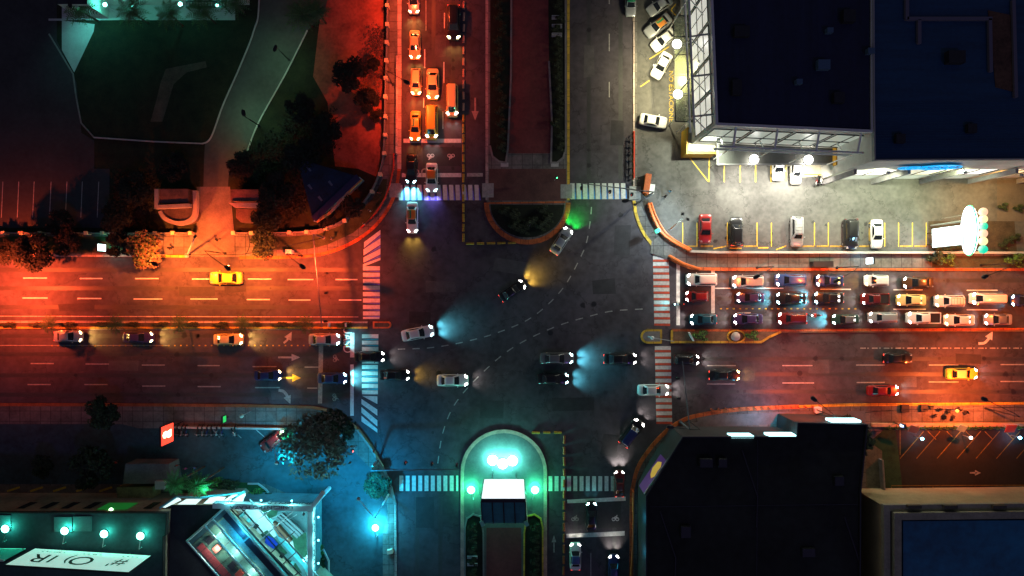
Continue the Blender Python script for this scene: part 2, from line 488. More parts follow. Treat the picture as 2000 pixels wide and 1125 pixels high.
# ---- south west: plaza car park
sw_lot = [(X0,828),(240,828),(270,836),(560,836),(640,850),(690,880),(735,925),(752,960),(758,1000),(748,1040),(748,Y1),(640,Y1),(630,1080),(610,985),(520,945),(330,930),(240,945),(X0,945)]
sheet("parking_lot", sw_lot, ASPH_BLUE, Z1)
sheet("forecourt", [(X0,948),(250,948),(330,948),(330,Y1),(X0,Y1)], mat("forecourt_paving", (0.13,0.115,0.09), 0.85, vary=0.45, scale=0.3), Z1+0.004)
sheet("lawn", [(330,935),(480,942),(505,945),(545,980),(610,1020),(633,1075),(640,Y1),(330,Y1)], mat("plaza_lawn", (0.02,0.07,0.02), 0.95, vary=0.4, scale=0.8), Z1+0.004)
sheet("plaza_floor", [(395,970),(470,975),(540,1030),(640,1120),(640,Y1),(395,Y1)], mat("plaza_tiles", (0.50,0.50,0.48), 0.5, vary=0.15, scale=0.8), Z1+0.008)
struct("garden_kerb", MB().ribbon(pw([(485,944),(505,944),(520,955),(545,985)]), 0.25, KZ, KZ+0.2), CONC_L)
struct("garden_kerb", MB().ribbon(pw([(608,1048),(632,1072),(643,1095),(644,Y1)]), 0.25, KZ, KZ+0.2), CONC_L)

# ------------------------------------------------------------------ medians
def arc(cx, cy, rx, ry, a0, a1, n=20):
    return [(cx+rx*math.cos(R(a0+(a1-a0)*i/n)), cy-ry*math.sin(R(a0+(a1-a0)*i/n))) for i in range(n+1)]
med_n = [(951,Y0),(951,394)] + arc(1030,396,80,78,180,360)+[(1110,394),(1110,Y0)]
slab("median", med_n, PAVE)
struct("kerb", MB().ribbon(pw([(951,Y0),(951,391)]), 0.4, 0.0, KZ+0.012), KERB_P)
struct("kerb", MB().ribbon(pw([(1110,391),(1110,Y0)]), 0.4, 0.0, KZ+0.012), KERB_Y)
struct("kerb", MB().ribbon(pw([(950,396)]+arc(1030,396,80,77,180,360)+[(1110,396)]), 0.75, 0.0, KZ+0.03), KERB_O)
struct("kerb", MB().ribbon(pw([(954,397),(1104,395)]), 0.25, KZ, KZ+0.10), KERB_O)
sheet("garden_bed", [(957,400)] + arc(1030,400,72,64,180,360) + [(1102,400)], mat("shrub_bed", (0.008,0.014,0.006), 0.95, vary=0.6, scale=1.5), Z1+0.004)
for pts in ([(958,Y0),(1000,Y0),(998,150),(992,290),(988,318),(975,316),(962,306),(957,285)],
            [(1068,Y0),(1104,Y0),(1105,290),(1100,308),(1088,318),(1076,318),(1078,240),(1072,120)]):
    sheet("garden_bed", pts, mat("shrub_bed", (0.008,0.014,0.006), 0.95), Z1+0.004)
    struct("garden_kerb", MB().ribbon(pw(pts[1:] if pts[0][0] < 1000 else pts[1:]), 0.28, KZ, KZ+0.12), CONC)
sheet("walkway", [(955,330),(1106,330),(1106,392),(955,392)], mat("redbrown_paving", (0.10,0.042,0.035), 0.85, vary=0.35, scale=0.5), Z1+0.003)
sheet("walkway", [(1000,Y0),(1068,Y0),(1072,120),(1078,240),(1076,300),(992,300),(998,150)], mat("red_walkway", (0.13,0.030,0.030), 0.85, vary=0.35, scale=0.25), Z1+0.004)
for x in (978,1076): # pale slabs at the path ends
    sheet("walkway", [(x,318),(x+15,318),(x+15,326),(x,326)], CONC_L, Z1+0.012)
med_s = [(903,Y1),(903,925)] + arc(984,922,81,80,180,0) + [(1065,925),(1065,Y1)]
slab("median", med_s, mat("median_paving", (0.10,0.10,0.10), 0.85, vary=0.3, scale=0.4))
struct("kerb", MB().ribbon(pw([(903,Y1),(903,925)] + arc(984,922,81,80,180,0) + [(1065,925),(1065,Y1)]), 0.55, 0.0, KZ+0.02), mat("kerb_worn_pink", (0.42,0.25,0.20), 0.8, vary=0.4, scale=0.8))
for s in (-1, 1):
    cx = 984
    pts = [(cx+s*76,Y1),(cx+s*76,1030),(cx+s*72,1012),(cx+s*60,1004),(cx+s*45,1008),(cx+s*40,1040),(cx+s*38,Y1)]
    sheet("garden_bed", pts, mat("shrub_bed", (0.008,0.014,0.006), 0.95), Z1+0.004)
    struct("garden_kerb", MB().ribbon(pw(pts), 0.25, KZ, KZ+0.12), KERB_Y if s > 0 else CONC)
sheet("walkway", [(950,1030),(1018,1030),(1020,Y1),(950,Y1)], mat("red_walkway", (0.13,0.030,0.030), 0.85), Z1+0.004)
# west median
slab("median", [(X0,628),(718,629),(718,641),(X0,641)], EARTH)
struct("kerb", MB().ribbon(pw([(X0,628),(718,629)]), 0.3, 0.0, KZ+0.012), KERB_P)
struct("kerb", MB().ribbon(pw([(718,640),(X0,640)]), 0.3, 0.0, KZ+0.012), KERB_Y)
struct("kerb_stripe", MB().ribbon(pw([(X0,617),(700,619)]), 0.14, 0.006, 0.05), KERB_P)
tip = [(730,640),(730,629)] + arc(757,634.5,6,5.5,90,-90,8)
slab("median", tip, EARTH)
struct("kerb", MB().ribbon(pw(tip), 0.25, 0.0, KZ+0.012, closed=True), KERB_O)
# east median
slab("median", [(1310,645),(1522,646),(X1,640),(X1,646),(1525,650),(1500,660),(1486,669),(1310,669)], mat("median_red_soil", (0.16,0.10,0.06), 0.9, vary=0.4, scale=0.8))
struct("kerb", MB().ribbon(pw([(1312,645),(1522,645),(X1,641)]), 0.35, 0.0, KZ+0.012), KERB_O)
struct("kerb", MB().ribbon(pw([(1312,645),(1312,668),(1486,668),(1502,658),(1525,648)]), 0.35, 0.0, KZ+0.014), KERB_Y)
tip2 = [(1291,645),(1291,669)] + arc(1266,657,13,12,270,90,12)
slab("median", tip2, CONC)
struct("kerb", MB().ribbon(pw(tip2), 0.32, 0.0, KZ+0.014, closed=True), KERB_Y)

# ------------------------------------------------------------------ painted markings, parts of the road
MZ = 0.012
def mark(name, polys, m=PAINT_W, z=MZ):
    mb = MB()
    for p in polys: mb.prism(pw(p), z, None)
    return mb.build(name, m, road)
def rect(x0,y0,x1,y1): return [(x0,y0),(x1,y0),(x1,y1),(x0,y1)]
def bars_v(x0, x1, y0, y1, pitch, w, skew=0):
    out=[]; x=x0
    while x+w <= x1+1:
        out.append([(x+skew,y0),(x+w+skew,y0),(x+w,y1),(x,y1)]); x += pitch
    return out
# north crossing, west arm of it
b = bars_v(779, 944, 361, 391, 12.4, 8.0, -1.2)
mark("crosswalk", b)
mark("crosswalk_infill", [[(x+8.2,391),(x+11.5,391),(x+7.2,362)] for x in [779+12.4*i for i in range(13)]], PAINT_B)  # coloured infill in the gaps between the white bars
b = bars_v(1114, 1231, 358, 389, 12.4, 8.6, -0.5)
mark("crosswalk", b)
mark("crosswalk_infill", [[(x+8.8,389),(x+11.5,389),(x+8.6,360)] for x in [1114+12.4*i for i in range(9)]], mat("road_paint_lightblue", (0.06,0.26,0.70), 0.7, vary=0.3, scale=2.5))
# west crossing
polys = [[(711,473),(743,449),(743,458),(711,484)],[(710,487),(743,465),(743,478),(710,499)],[(710,503),(743,485),(743,497),(710,513)],[(709,516),(743,503),(743,508),(709,521)]]
polys += [rect(709, 520+12.6*i, 742, 528+12.6*i) for i in range(8)] + [rect(709,619,741,623)]
mark("crosswalk", polys)
mark("crosswalk_infill", [[(709,531+12.6*i-1.6),(742,529+12.6*i),(742,531.6+12.6*i)] for i in range(8)] + [[(711,486),(743,459),(743,464)],[(711,501),(743,479),(743,484)],[(710,514.5),(743,498),(743,502)]], PAINT_B)
polys = [rect(707, 653+12.4*i, 739, 660.5+12.4*i) for i in range(4)] + [rect(707, 713+12.4*i, 738, 720.5+12.4*i) for i in range(5)]
polys += [rect(707,702.6,739,710)]
polys += [[(707,773),(737,774),(737,789)],[(706,779),(737,800),(737,812),(706,789)],[(706,795),(737,821),(737,833),(706,806)],[(706,812),(737,838),(737,845),(706,823)]]
mark("crosswalk", polys)
mark("crosswalk_infill", [[(707,663+12.4*i),(739,661+12.4*i),(739,664.5+12.4*i)] for i in range(4)] + [[(707,723+12.4*i),(738,721+12.4*i),(738,724.5+12.4*i)] for i in range(4)], mat("road_paint_teal", (0.01,0.30,0.42), 0.7, vary=0.3, scale=2.5))
# east crossing: white bars with red between
def ew(y0, y1, x0, x1, n, lean):
    p = (y1-y0)/n
    wh=[]; rd=[]
    for i in range(n):
        y = y0+p*i; dx = lean*(y-y0)/(y1-y0)
        wh.append(rect(x0+dx, y, x1+dx, y+p*0.58))
        rd.append([(x0+dx,y+p*0.60),(x1+dx,y+p*0.60),(x1+dx,y+p*0.97),(x0+dx,y+p*0.90)])
    return wh, rd
for y0, y1, x0, x1, n in ((487,637,1275,1306,12),(676,829,1279,1310,12)):
    wh, rd = ew(y0,y1,x0,x1,n,3)
    mark("crosswalk", wh); mark("crosswalk_infill", rd, PAINT_R)
# south crossing
mark("crosswalk", bars_v(780, 889, 929, 959, 12.3, 7.6, 0) + [rect(891,929,895,959)])
mark("crosswalk", bars_v(1071, 1222, 930, 959, 12.2, 7.6, 0))
# stop lines
mark("stop_line", [rect(788,271,901,279)]); mark("stop_line", [rect(785,338,901,346)]); mark("stop_line", [rect(912,338,943,345)], PAINT_F)
mark("stop_line", [[(623,650),(632,650),(629,788),(621,788)]], PAINT_F)
mark("stop_line", [rect(684,650,692,698)]); mark("stop_line", [rect(684,712,691,812)])
mark("stop_line", [[(1108,976),(1222,970),(1222,978),(1108,983)]]); mark("stop_line", [[(1106,1043),(1220,1037),(1220,1046),(1106,1051)]])
mark("stop_line", [rect(1321,511,1328,635)]); mark("stop_line", [rect(1389,528,1396,612)])
# lane lines
def dashes(pts, m=PAINT_W, w=2.2, name="lane_line"):
    mark(name, [rect(a, y-w/2, b, y+w/2) for a, b, y in pts], m)
dashes([(45,92,543),(156,200,544),(264,310,544),(375,410,545),(484,530,545),(562,612,546),(655,698,546)])
dashes([(44,93,582),(151,198,583),(261,317,584),(372,425,584),(482,527,585),(564,606,586),(662,706,586)])
dashes([(60,105,710),(167,213,711),(277,322,713),(386,429,714),(493,540,716),(595,625,717)], PAINT_F)
dashes([(54,99,751),(165,210,751),(278,323,754),(386,431,755),(498,547,757),(600,620,758)], PAINT_F)
dashes([(1395,1530,563),(1602,1662,565),(1745,1802,566),(1888,1948,567)])
dashes([(1745,1808,604),(1888,1948,605),(1440,1466,611)])
dashes([(1381,1437,714),(1528,1587,714),(1672,1728,713),(1814,1872,713),(1954,2010,712)], PAINT_F)
dashes([(1381,1436,750),(1528,1590,748),(1673,1728,747),(1814,1872,746),(1954,2010,745)], PAINT_F)
dashes([(1680+23*i, 1691+23*i, 680) for i in range(15)], PAINT_F)
dashes([(1694+23*i, 1697+23*i, 680) for i in range(15)], PAINT_F)
dashes([(100+12*i, 103+12*i, 675) for i in range(50)], KERB_Y, 2.6, "reflector_line")
dashes([(0,330,674.5)], PAINT_F, 1.2); dashes([(150,640,643.5)], PAINT_F, 1.0)
dashes([(1406+12.5*i, 1410+12.5*i, 603) for i in range(22)], KERB_Y, 2.4, "reflector_line")
def vdashes(pts, m=PAINT_F, w=2.0):
    mark("lane_line", [rect(x-w/2, a, x+w/2, b) for a, b, x in pts], m)
vdashes([(96,133,829.5),(191,210,827.5),(25,55,868),(121,162,867),(218,252,865)], PAINT_W)
vdashes([(-60,8,1190),(66,100,1190),(160,190,1190)])
vdashes([(1080,1125,1154)], PAINT_F, 1.5)
vdashes([(-40,60,832)], PAINT_F, 1.4)
def guide(pts, n_dash, on=0.5, m=PAINT_F, w=0.16, seg=None):
    """Dashes laid along a curved guide line."""
    p = smooth_path(pts, 12)
    L=[0]
    for i in range(1,len(p)): L.append(L[-1]+math.dist(p[i],p[i-1]))
    def at(s):
        for i in range(1,len(p)):
            if L[i] >= s:
                t = (s-L[i-1])/(L[i]-L[i-1]); return (p[i-1][0]+(p[i][0]-p[i-1][0])*t, p[i-1][1]+(p[i][1]-p[i-1][1])*t)
        return p[-1]
    mb = MB(); T = L[-1]
    for k in range(n_dash):
        a = T*k/n_dash; b = a + T/n_dash*on
        mb.ribbon(pw([at(a), at((a+b)/2), at(b)]), w, MZ, None)
    mb.build("guide_line", m, road)
guide([(777,682),(830,680),(870,675),(910,667),(965,652),(1030,625),(1075,590),(1105,555),(1130,510),(1145,475),(1153,430),(1156,390)], 19)
guide([(855,905),(865,845),(888,790),(935,735),(1000,680),(1080,640),(1150,618),(1200,607),(1270,603)], 19, 0.5)
# arrows and symbols
def arrow(cx, cy, ln, ang, m=PAINT_F, w=7, name="arrow_marking", hw=15, hl=17):
    c, s = math.cos(R(ang)), math.sin(R(ang))
    def t(u, v): return (cx+u*c-v*s, cy-u*s-v*c)
    mark(name, [[t(-ln/2,-w/4),t(ln/2-hl,-w/4),t(ln/2-hl,w/4),t(-ln/2,w/4)],[t(ln/2-hl,-hw/2),t(ln/2,0),t(ln/2-hl,hw/2)]], m)
arrow(565,698,43,0,hw=14); arrow(568,738,40,0, PAINT_Y)
arrow(928,213,44,270,hw=14,hl=18,m=mat("road_paint_pinkish",(0.30,0.22,0.2),0.7,vary=0.4,scale=2.5))
arrow(1082,1062,34,90,m=PAINT_F,hw=9,hl=14,w=4)
arrow(1902,923,20,0,m=PAINT_F,w=4,hw=9,hl=8)
def curve_arrow(pts, m=PAINT_F, w=0.32, hl=1.3, hw=1.0):
    p = smooth_path(pts, 6); a = Vector(W(*p[-2])); b = Vector(W(*p[-1])); d = (b-a).normalized(); n = Vector((-d.y,d.x,0))
    mb = MB(); mb.ribbon(pw(p), w, MZ, None)
    t = b + d*hl
    mb.prism([(b+n*hw/1.6).xy[:], (b-n*hw/1.6).xy[:], t.xy[:]], MZ+0.004, None)
    mb.build("arrow_marking", m, road)
curve_arrow([(544,762),(553,764),(559,770),(561,774)], w=0.45)
curve_arrow([(1911,671),(1922,670),(1929,664),(1931,661)], m=PAINT_W, w=0.4)
curve_arrow([(554,670),(560,665),(562,662)], m=PAINT_F)
def bike(cx, cy, ang, m=PAINT_F):
    c, s = math.cos(R(ang)), math.sin(R(ang))
    def t(u, v): return (cx+u*c-v*s, cy-u*s-v*c)
    mb = MB()
    for u in (-3.6, 3.6):
        mb.ribbon(pw([t(u+3*math.cos(R(a)), -2+3*math.sin(R(a))) for a in range(0,360,30)]), 0.1, MZ, None, closed=True)
    mb.ribbon(pw([t(-3.6,-2),t(-0.5,3),t(2.6,3),t(0,-2),t(-0.5,3)]), 0.1, MZ+0.002, None)
    mb.ribbon(pw([t(3.6,-2),t(2.4,5),t(4,6)]), 0.1, MZ+0.002, None)
    mb.build("bicycle_symbol", m, road)
bike(841,306,180,PAINT_W); bike(881,306,180,PAINT_W); bike(656,700,270); bike(655,776,270,PAINT_F)
bike(1202,1012,0,PAINT_W); bike(1123,1012,0,PAINT_F)
letters("lettering", "UASD", 2.0, PAINT_W, road, W(678,664,MZ), ((0,-1,0),(1,0,0)), 0.001, 0.8)
letters("lettering", "PUC", 1.9, PAINT_F, road, W(828,336,MZ), ((-1,0,0),(0,-1,0)), 0.001, 1.2)
# asphalt repairs, tyre polish and drain lids
mb = MB()
for p in ([(826,286),(901,288),(901,324),(826,325)],[(1150,980),(1213,978),(1213,1030),(1150,1032)],[(350,560),(420,560),(420,578),(350,578)],[(1390,640),(1396,640),(1396,520),(1390,520)]):
    mb.prism(pw(p), 0.0085, None)
mb.build("asphalt_repair", PATCH, road)
mb = MB(); mb2 = MB(); rn = random.Random(5)
for x,y,w,h,a in ((1000,520,70,26,8),(1180,560,46,30,-4),(1215,470,30,60,3),(860,560,60,22,0),(820,620,40,26,2),(1120,790,80,24,0),(960,800,44,34,5),(1440,735,70,20,0),(1600,715,40,26,0),(240,715,60,18,0),(460,560,44,22,0),(150,600,70,16,0),(560,770,60,18,0),(1150,120,20,60,0),(1205,260,26,50,0),(860,90,22,44,0),(830,1000,34,60,0),(1190,870,30,44,10),(1760,745,60,20,0),(1890,700,50,18,0)):
    c_, s_ = math.cos(R(a)), math.sin(R(a))
    q = [(x+u*w/2*c_-v*h/2*s_+rn.uniform(-2,2), y+u*w/2*s_+v*h/2*c_+rn.uniform(-2,2)) for u,v in ((-1,-1),(1,-1),(1,1),(-1,1))]
    (mb if rn.random() < .6 else mb2).prism(pw(q), 0.0088, None)
mb.build("asphalt_repair", mat("asphalt_patch_dark",(0.036,0.033,0.038),.9,vary=.3,scale=.8), road); mb2.build("asphalt_repair", mat("asphalt_patch_pale",(0.082,0.076,0.080),.9,vary=.3,scale=.8), road)
mb = MB()
for k in range(70):
    x, y = rn.choice(((rn.uniform(40,690),rn.choice((527,563,600,656,692,733,771))),(rn.uniform(1345,1980),rn.choice((548,583,622,700,731,765))),(rn.choice((808,847,885,1150,1212)),rn.uniform(10,340)),(rn.uniform(760,1260),rn.uniform(420,900)),(rn.uniform(1340,1800),rn.uniform(430,475))))
    rr = rn.uniform(.15,.5); c_ = W(x,y); z_ = .0092 if not (y > 425 and y < 480 and x > 1330) else Z1+.006
    mb.prism([(c_.x+rr*rn.uniform(.6,1.2)*math.cos(2*math.pi*j/11), c_.y+rr*rn.uniform(.6,1.2)*math.sin(2*math.pi*j/11)) for j in range(11)], z_, None)
mb.build("oil_stain", mat("oil_stain",(0.022,0.020,0.022),.45), road)
POL = mat("tyre_polish", (0.046,0.045,0.046), 0.55, vary=0.25, scale=0.3)
mb = MB()
for y in (527,563,600,656,692,733,771): mb.prism(pw(rect(X0,y-4,700,y+4)), 0.0075, None)
for y in (548,583,622,701,731,765): mb.prism(pw(rect(1335,y-4,X1,y+4)), 0.0075, None)
for x in (808,847,885,1150,1212): mb.prism(pw(rect(x-4,Y0,x+4,350)), 0.0075, None)
for x in (815,860,1124,1160,1200): mb.prism(pw(rect(x-4,965,x+4,Y1)), 0.0075, None)
mb.build("tyre_track", POL, road)
for i, (x, y) in enumerate([(857,729),(1160,594),(1562,729),(1075,650)]):
    mb = MB(); c = W(x,y); mb.disc(c, 0.42, 0.006, 0.0135, 18); mb.build("manhole_cover", DARKMETAL, road)
# car park bay lines
def lines(name, segs, m=PAINT_Y, w=0.16, z=Z1+0.016):
    mb = MB()
    for a in segs: mb.ribbon(pw(a), w, z, None)
    o = mb.build(name, m); o["kind"] = "structure"; return o
lines("parking_lines", [[(x,323),(x,356)] for x in (1414,1445,1475,1505,1535)] + [[(1340,300),(1383,355)],[(1385,300),(1384,356)]])
lines("parking_lines", [[(x,435),(x,482)] for x in (1333,1361,1420,1478,1506,1590,1617,1697,1727,1754,1781,1808)], PAINT_Y, 0.14)
lines("parking_lines", [[(x,481),(x+24,481)] for x in (1338,1368,1452,1567,1594,1620,1677,1757,1785)] + [[(1393,486),(1417,481)],[(1424,485),(1448,485)],[(1480,484),(1500,484)],[(1515,488),(1535,480)]], KERB_Y, 0.2)
lines("parking_lines", [[(1250,170),(1268,158)],[(1268,116),(1306,92)],[(1310,20),(1320,8)],[(1320,32),(1310,20)]], PAINT_Y, 0.14)
lines("parking_lines", [[(x,895),(x+46,842)] for x in (1757,1789,1829,1868,1905,1945,1984)] + [[(x,842),(x+16,858)] for x in (1811,1848,1885,1922,1962)] + [[(1757,838),(1757,888)]], mat("road_paint_yellow_dimmed",(.22,.15,.02),.7,vary=.5,scale=1.5), 0.12)  # yellow darkened to hold back the lamp light on these lines
lines("parking_lines", [[(x,950),(x,980)] for x in (1740,1821,1903,1985)] + [[(1740,948),(X1,946)]], mat("road_paint_yellow_dimmed",(0,0,0)), 0.12)
lines("parking_lines", [[(x+2,355),(x-1,425)] for x in (5,36,66,99,130,160,192)], PAINT_F, 0.12)
lines("parking_lines", [[(416,838),(430,854)],[(455,840),(472,855)],[(501,839),(518,854)]], PAINT_F, 0.14)
lines("parking_lines", [[(15+45*i,959),(40+45*i,951)] for i in range(5)], PAINT_Y, 0.3)
lines("lot_arrow", [[(1893,923),(1904,923)],[(1903,919),(1911,923),(1903,927)]], PAINT_F, 0.25)
letters("lettering", "NO ESTACIONE", 1.0, PAINT_Y, road, W(1310.5,188,Z1+0.016), ((0,-1,0),(1,0,0)), 0.001, 1.12)
# ------------------------------------------------------------------ vehicles
def rr_ring(xr, xf, hw, z, r=0.15, n=4, crown=0.0):
    pts = []
    for cx, cy, a0 in ((xf-r, hw-r, 0), (xr+r, hw-r, 90), (xr+r, -hw+r, 180), (xf-r, -hw+r, 270)):
        for k in range(n+1):
            a = R(a0+90*k/n)
            pts.append((cx+r*math.cos(a), cy+r*math.sin(a), z))
    return pts
KINDS = {
 # stations (x, half width, top z); cabin base rear/front, cabin top rear/front, z base, z top
 'sedan': dict(L=4.62, st=[(-2.31,.60,.62),(-2.26,.74,.84),(-2.1,.84,.94),(-1.7,.89,.97),(-1.2,.90,.95),(0,.90,.93),(.9,.90,.92),(1.3,.895,.87),(1.9,.87,.77),(2.15,.80,.68),(2.27,.70,.60),(2.31,.55,.52)],
               cab=(-1.72,1.02,-1.05,.22,.90,1.43), wx=(-1.35,1.40)),
 'hatch': dict(L=4.0, st=[(-2.0,.66,.70),(-1.95,.78,.92),(-1.8,.84,.98),(-1.2,.86,.97),(0,.86,.94),(.8,.86,.93),(1.2,.85,.88),(1.6,.82,.80),(1.85,.74,.70),(1.96,.62,.60),(2.0,.48,.52)],
               cab=(-1.90,.95,-1.55,.28,.92,1.50), wx=(-1.2,1.22)),
 'suv':   dict(L=4.75, st=[(-2.37,.72,.80),(-2.33,.86,1.05),(-2.2,.92,1.10),(-1.2,.93,1.08),(0,.93,1.06),(1.0,.93,1.05),(1.4,.92,1.02),(1.95,.90,.95),(2.2,.84,.84),(2.33,.74,.72),(2.37,.60,.60)],
               cab=(-2.28,1.12,-1.98,.45,1.04,1.74), wx=(-1.4,1.45)),
 'van':   dict(L=5.0, st=[(-2.5,.78,.90),(-2.46,.88,1.10),(-2.3,.92,1.12),(-1,.93,1.12),(0.5,.93,1.10),(1.5,.93,1.06),(1.95,.92,1.00),(2.25,.88,.88),(2.42,.80,.74),(2.5,.66,.60)],
               cab=(-2.44,1.85,-2.3,1.15,1.08,2.02), wx=(-1.5,1.6)),
 'pickup':dict(L=5.2, st=[(-2.6,.82,.75),(-2.57,.90,1.05),(-2.4,.92,1.08),(-1,.93,1.08),(0,.93,1.07),(1.2,.93,1.06),(1.6,.92,1.02),(2.1,.90,.96),(2.4,.84,.84),(2.55,.74,.70),(2.6,.60,.60)],
               cab=(-.85,1.30,-.60,.62,1.05,1.76), wx=(-1.6,1.62)),
}
def wheel_mesh(r=0.32, w=0.21):
    mb = MB()
    def cyl(rad, y0, y1, n=14):
        vs=[(rad*math.cos(2*math.pi*k/n), y, rad*math.sin(2*math.pi*k/n)) for y in (y0,y1) for k in range(n)]
        mb.add(vs, [(k,(k+1)%n,n+(k+1)%n,n+k) for k in range(n)]+[tuple(range(n-1,-1,-1)),tuple(range(n,2*n))])
    cyl(r, -w/2, w/2); mb.cur = 1; cyl(r*.6, -w/2-.012, w/2+.012)
    return mb.mesh("wheel", [TYRE, RIM], smooth=30, fix=True)
WHEEL = wheel_mesh()
def car_meshes(kind):
    K = KINDS[kind]; P = {}
    mb = MB(); rings = []
    for x, w, zt in K['st']:
        zb = .24 if abs(x) < K['L']/2-.25 else .32
        h = zt-zb
        half = [(-w*.92, zb), (-w, zb+h*.30), (-w*.995, zb+h*.62), (-w*.93, zt-.05), (-w*.80, zt), (-w*.42, zt+.022)]
        ring = [(x, y, z) for y, z in half] + [(x, 0, zt+.030)] + [(x, -y, z) for y, z in reversed(half)]
        rings.append(ring)
    mb.loft(rings)
    P['body'] = mb.mesh("body", [paint('white')], smooth=40, fix=True)
    br, bf, tr, tf, z0, z1 = K['cab']
    bw = max(s[1] for s in K['st'])*.90; tw = bw*.76
    mb = MB()
    mb.loft([rr_ring(br, bf, bw, z0-.06, .22), rr_ring(br, bf, bw, z0, .22), rr_ring(tr-.04, tf+.04, tw+.015, z1-.05, .17), ], cap=False)
    P['cabin_frame'] = mb.mesh("cabin_frame", [paint('white')], smooth=40, fix=True)
    mb = MB()
    mb.loft([rr_ring(tr-.04, tf+.04, tw+.015, z1-.052, .17), rr_ring(tr, tf, tw-.02, z1-.01, .15), rr_ring(tr+.15, tf-.15, tw-.2, z1+.025, .12)], cap=True)
    P['roof'] = mb.mesh("roof", [paint('white')], smooth=50, fix=True)
    def lerp(a,b,t): return a+(b-a)*t
    def face(front, f0=.10, f1=.97):
        # glass across the front or rear slope
        bx, tx = (bf, tf+.04) if front else (br, tr-.04)
        sg = 1 if front else -1
        vs=[]; 
        for f in (f0, f1):
            x = lerp(bx,tx,f)+sg*.018; z = lerp(z0,z1-.05,f)+.012; hw = lerp(bw-.13, tw-.09, f)
            vs += [(x-sg*.05,-hw,z),(x,-hw*.6,z),(x,hw*.6,z),(x-sg*.05,hw,z)]
        m = MB(); m.add(vs, [(0,1,5,4),(1,2,6,5),(2,3,7,6)]); return m
    P['windshield'] = face(True).mesh("windshield", [GLASS], smooth=True, fix=True)
    P['rear_window'] = face(False, .18).mesh("rear_window", [GLASS], smooth=True, fix=True)
    for side in (1,-1):
        vs=[]; n=4
        for f in (.14,.92):
            for k in range(n+1):
                x = lerp(lerp(br,tr,f)+.22, lerp(bf,tf,f)-.24, k/n)
                vs.append((x, side*(lerp(bw,tw+.015,f)+.012), lerp(z0,z1-.05,f)))
        m = MB(); m.add(vs, [(k,k+1,n+2+k,n+1+k) for k in range(n)])
        P['side_window%d' % side] = m.mesh("side_window", [GLASS], fix=False)
    # lights wrap over the corners so that they show from above
    st = K['st']; L2 = K['L']/2
    fz = st[-4][2]; hw = st[-4][1]; fx = st[-4][0]; fx2 = st[-3][0]
    for side in (1,-1):
        m = MB()
        m.add([(fx-.16,side*(hw-.06),fz+.01),(fx+.20,side*(hw-.22),fz-.06),(fx+.20,side*(hw-.50),fz-.02),(fx-.05,side*(hw-.40),fz+.045),
               (fx-.10,side*(hw+.02),fz-.20),(fx+.27,side*(hw-.16),fz-.24),(fx+.30,side*(hw-.48),fz-.22),(fx,side*(hw-.4),fz-.2)],
              [(0,1,2,3),(4,5,1,0),(5,6,2,1),(6,7,3,2),(7,4,0,3),(4,7,6,5)])
        P['headlight%d' % side] = m.mesh("headlight", [HEAD_OFF], fix=True)
        rx = -L2; rz = st[1][2]; rw = st[1][1]
        m = MB()
        m.obox((rx+.10, side*(rw-.16), rz-.12), .16, .30, .18)
        P['taillight%d' % side] = m.mesh("taillight", [TAIL_OFF], fix=True)
        m = MB(); m.loft([[(bf-.28+dx, side*(bw+.06+dy), z0+.02+dz) for dx,dz in ((-.05,-.02),(.08,-.02),(.07,.10),(-.04,.10))] for dy in (0,.18)])
        P['wing_mirror%d' % side] = m.mesh("wing_mirror", [paint('white')], fix=True)
    m = MB(); m.obox((L2-.02,0,.42), .10, 1.1, .14); P['grille'] = m.mesh("grille", [DARKMETAL], fix=True)
    if kind == 'pickup':
        m = MB(); m.box(-2.42,-.70,1.085,-.92,.70,1.118); P['cargo_bed'] = m.mesh("cargo_bed", [DARKMETAL], fix=True)
        m = MB()
        m.box(-2.5,-.86,1.06,-.9,-.76,1.20); m.box(-2.5,.76,1.06,-.9,.86,1.20); m.box(-2.56,-.86,1.06,-2.47,.86,1.205)
        P['bed_rail'] = m.mesh("bed_rail", [paint('white')], fix=True)
    return P
CM = {k: car_meshes(k) for k in KINDS}
GLOW = {'w': ((1,.93,.82), HEAD_W), 'y': ((1,.55,.13), HEAD_Y), 'v': ((.25,.22,1), HEAD_T), 'wy': ((1,.62,.08), HEAD_W), 't': ((.15,.85,1), HEAD_T), 'g': ((.01,1,.08), HEAD_W)}

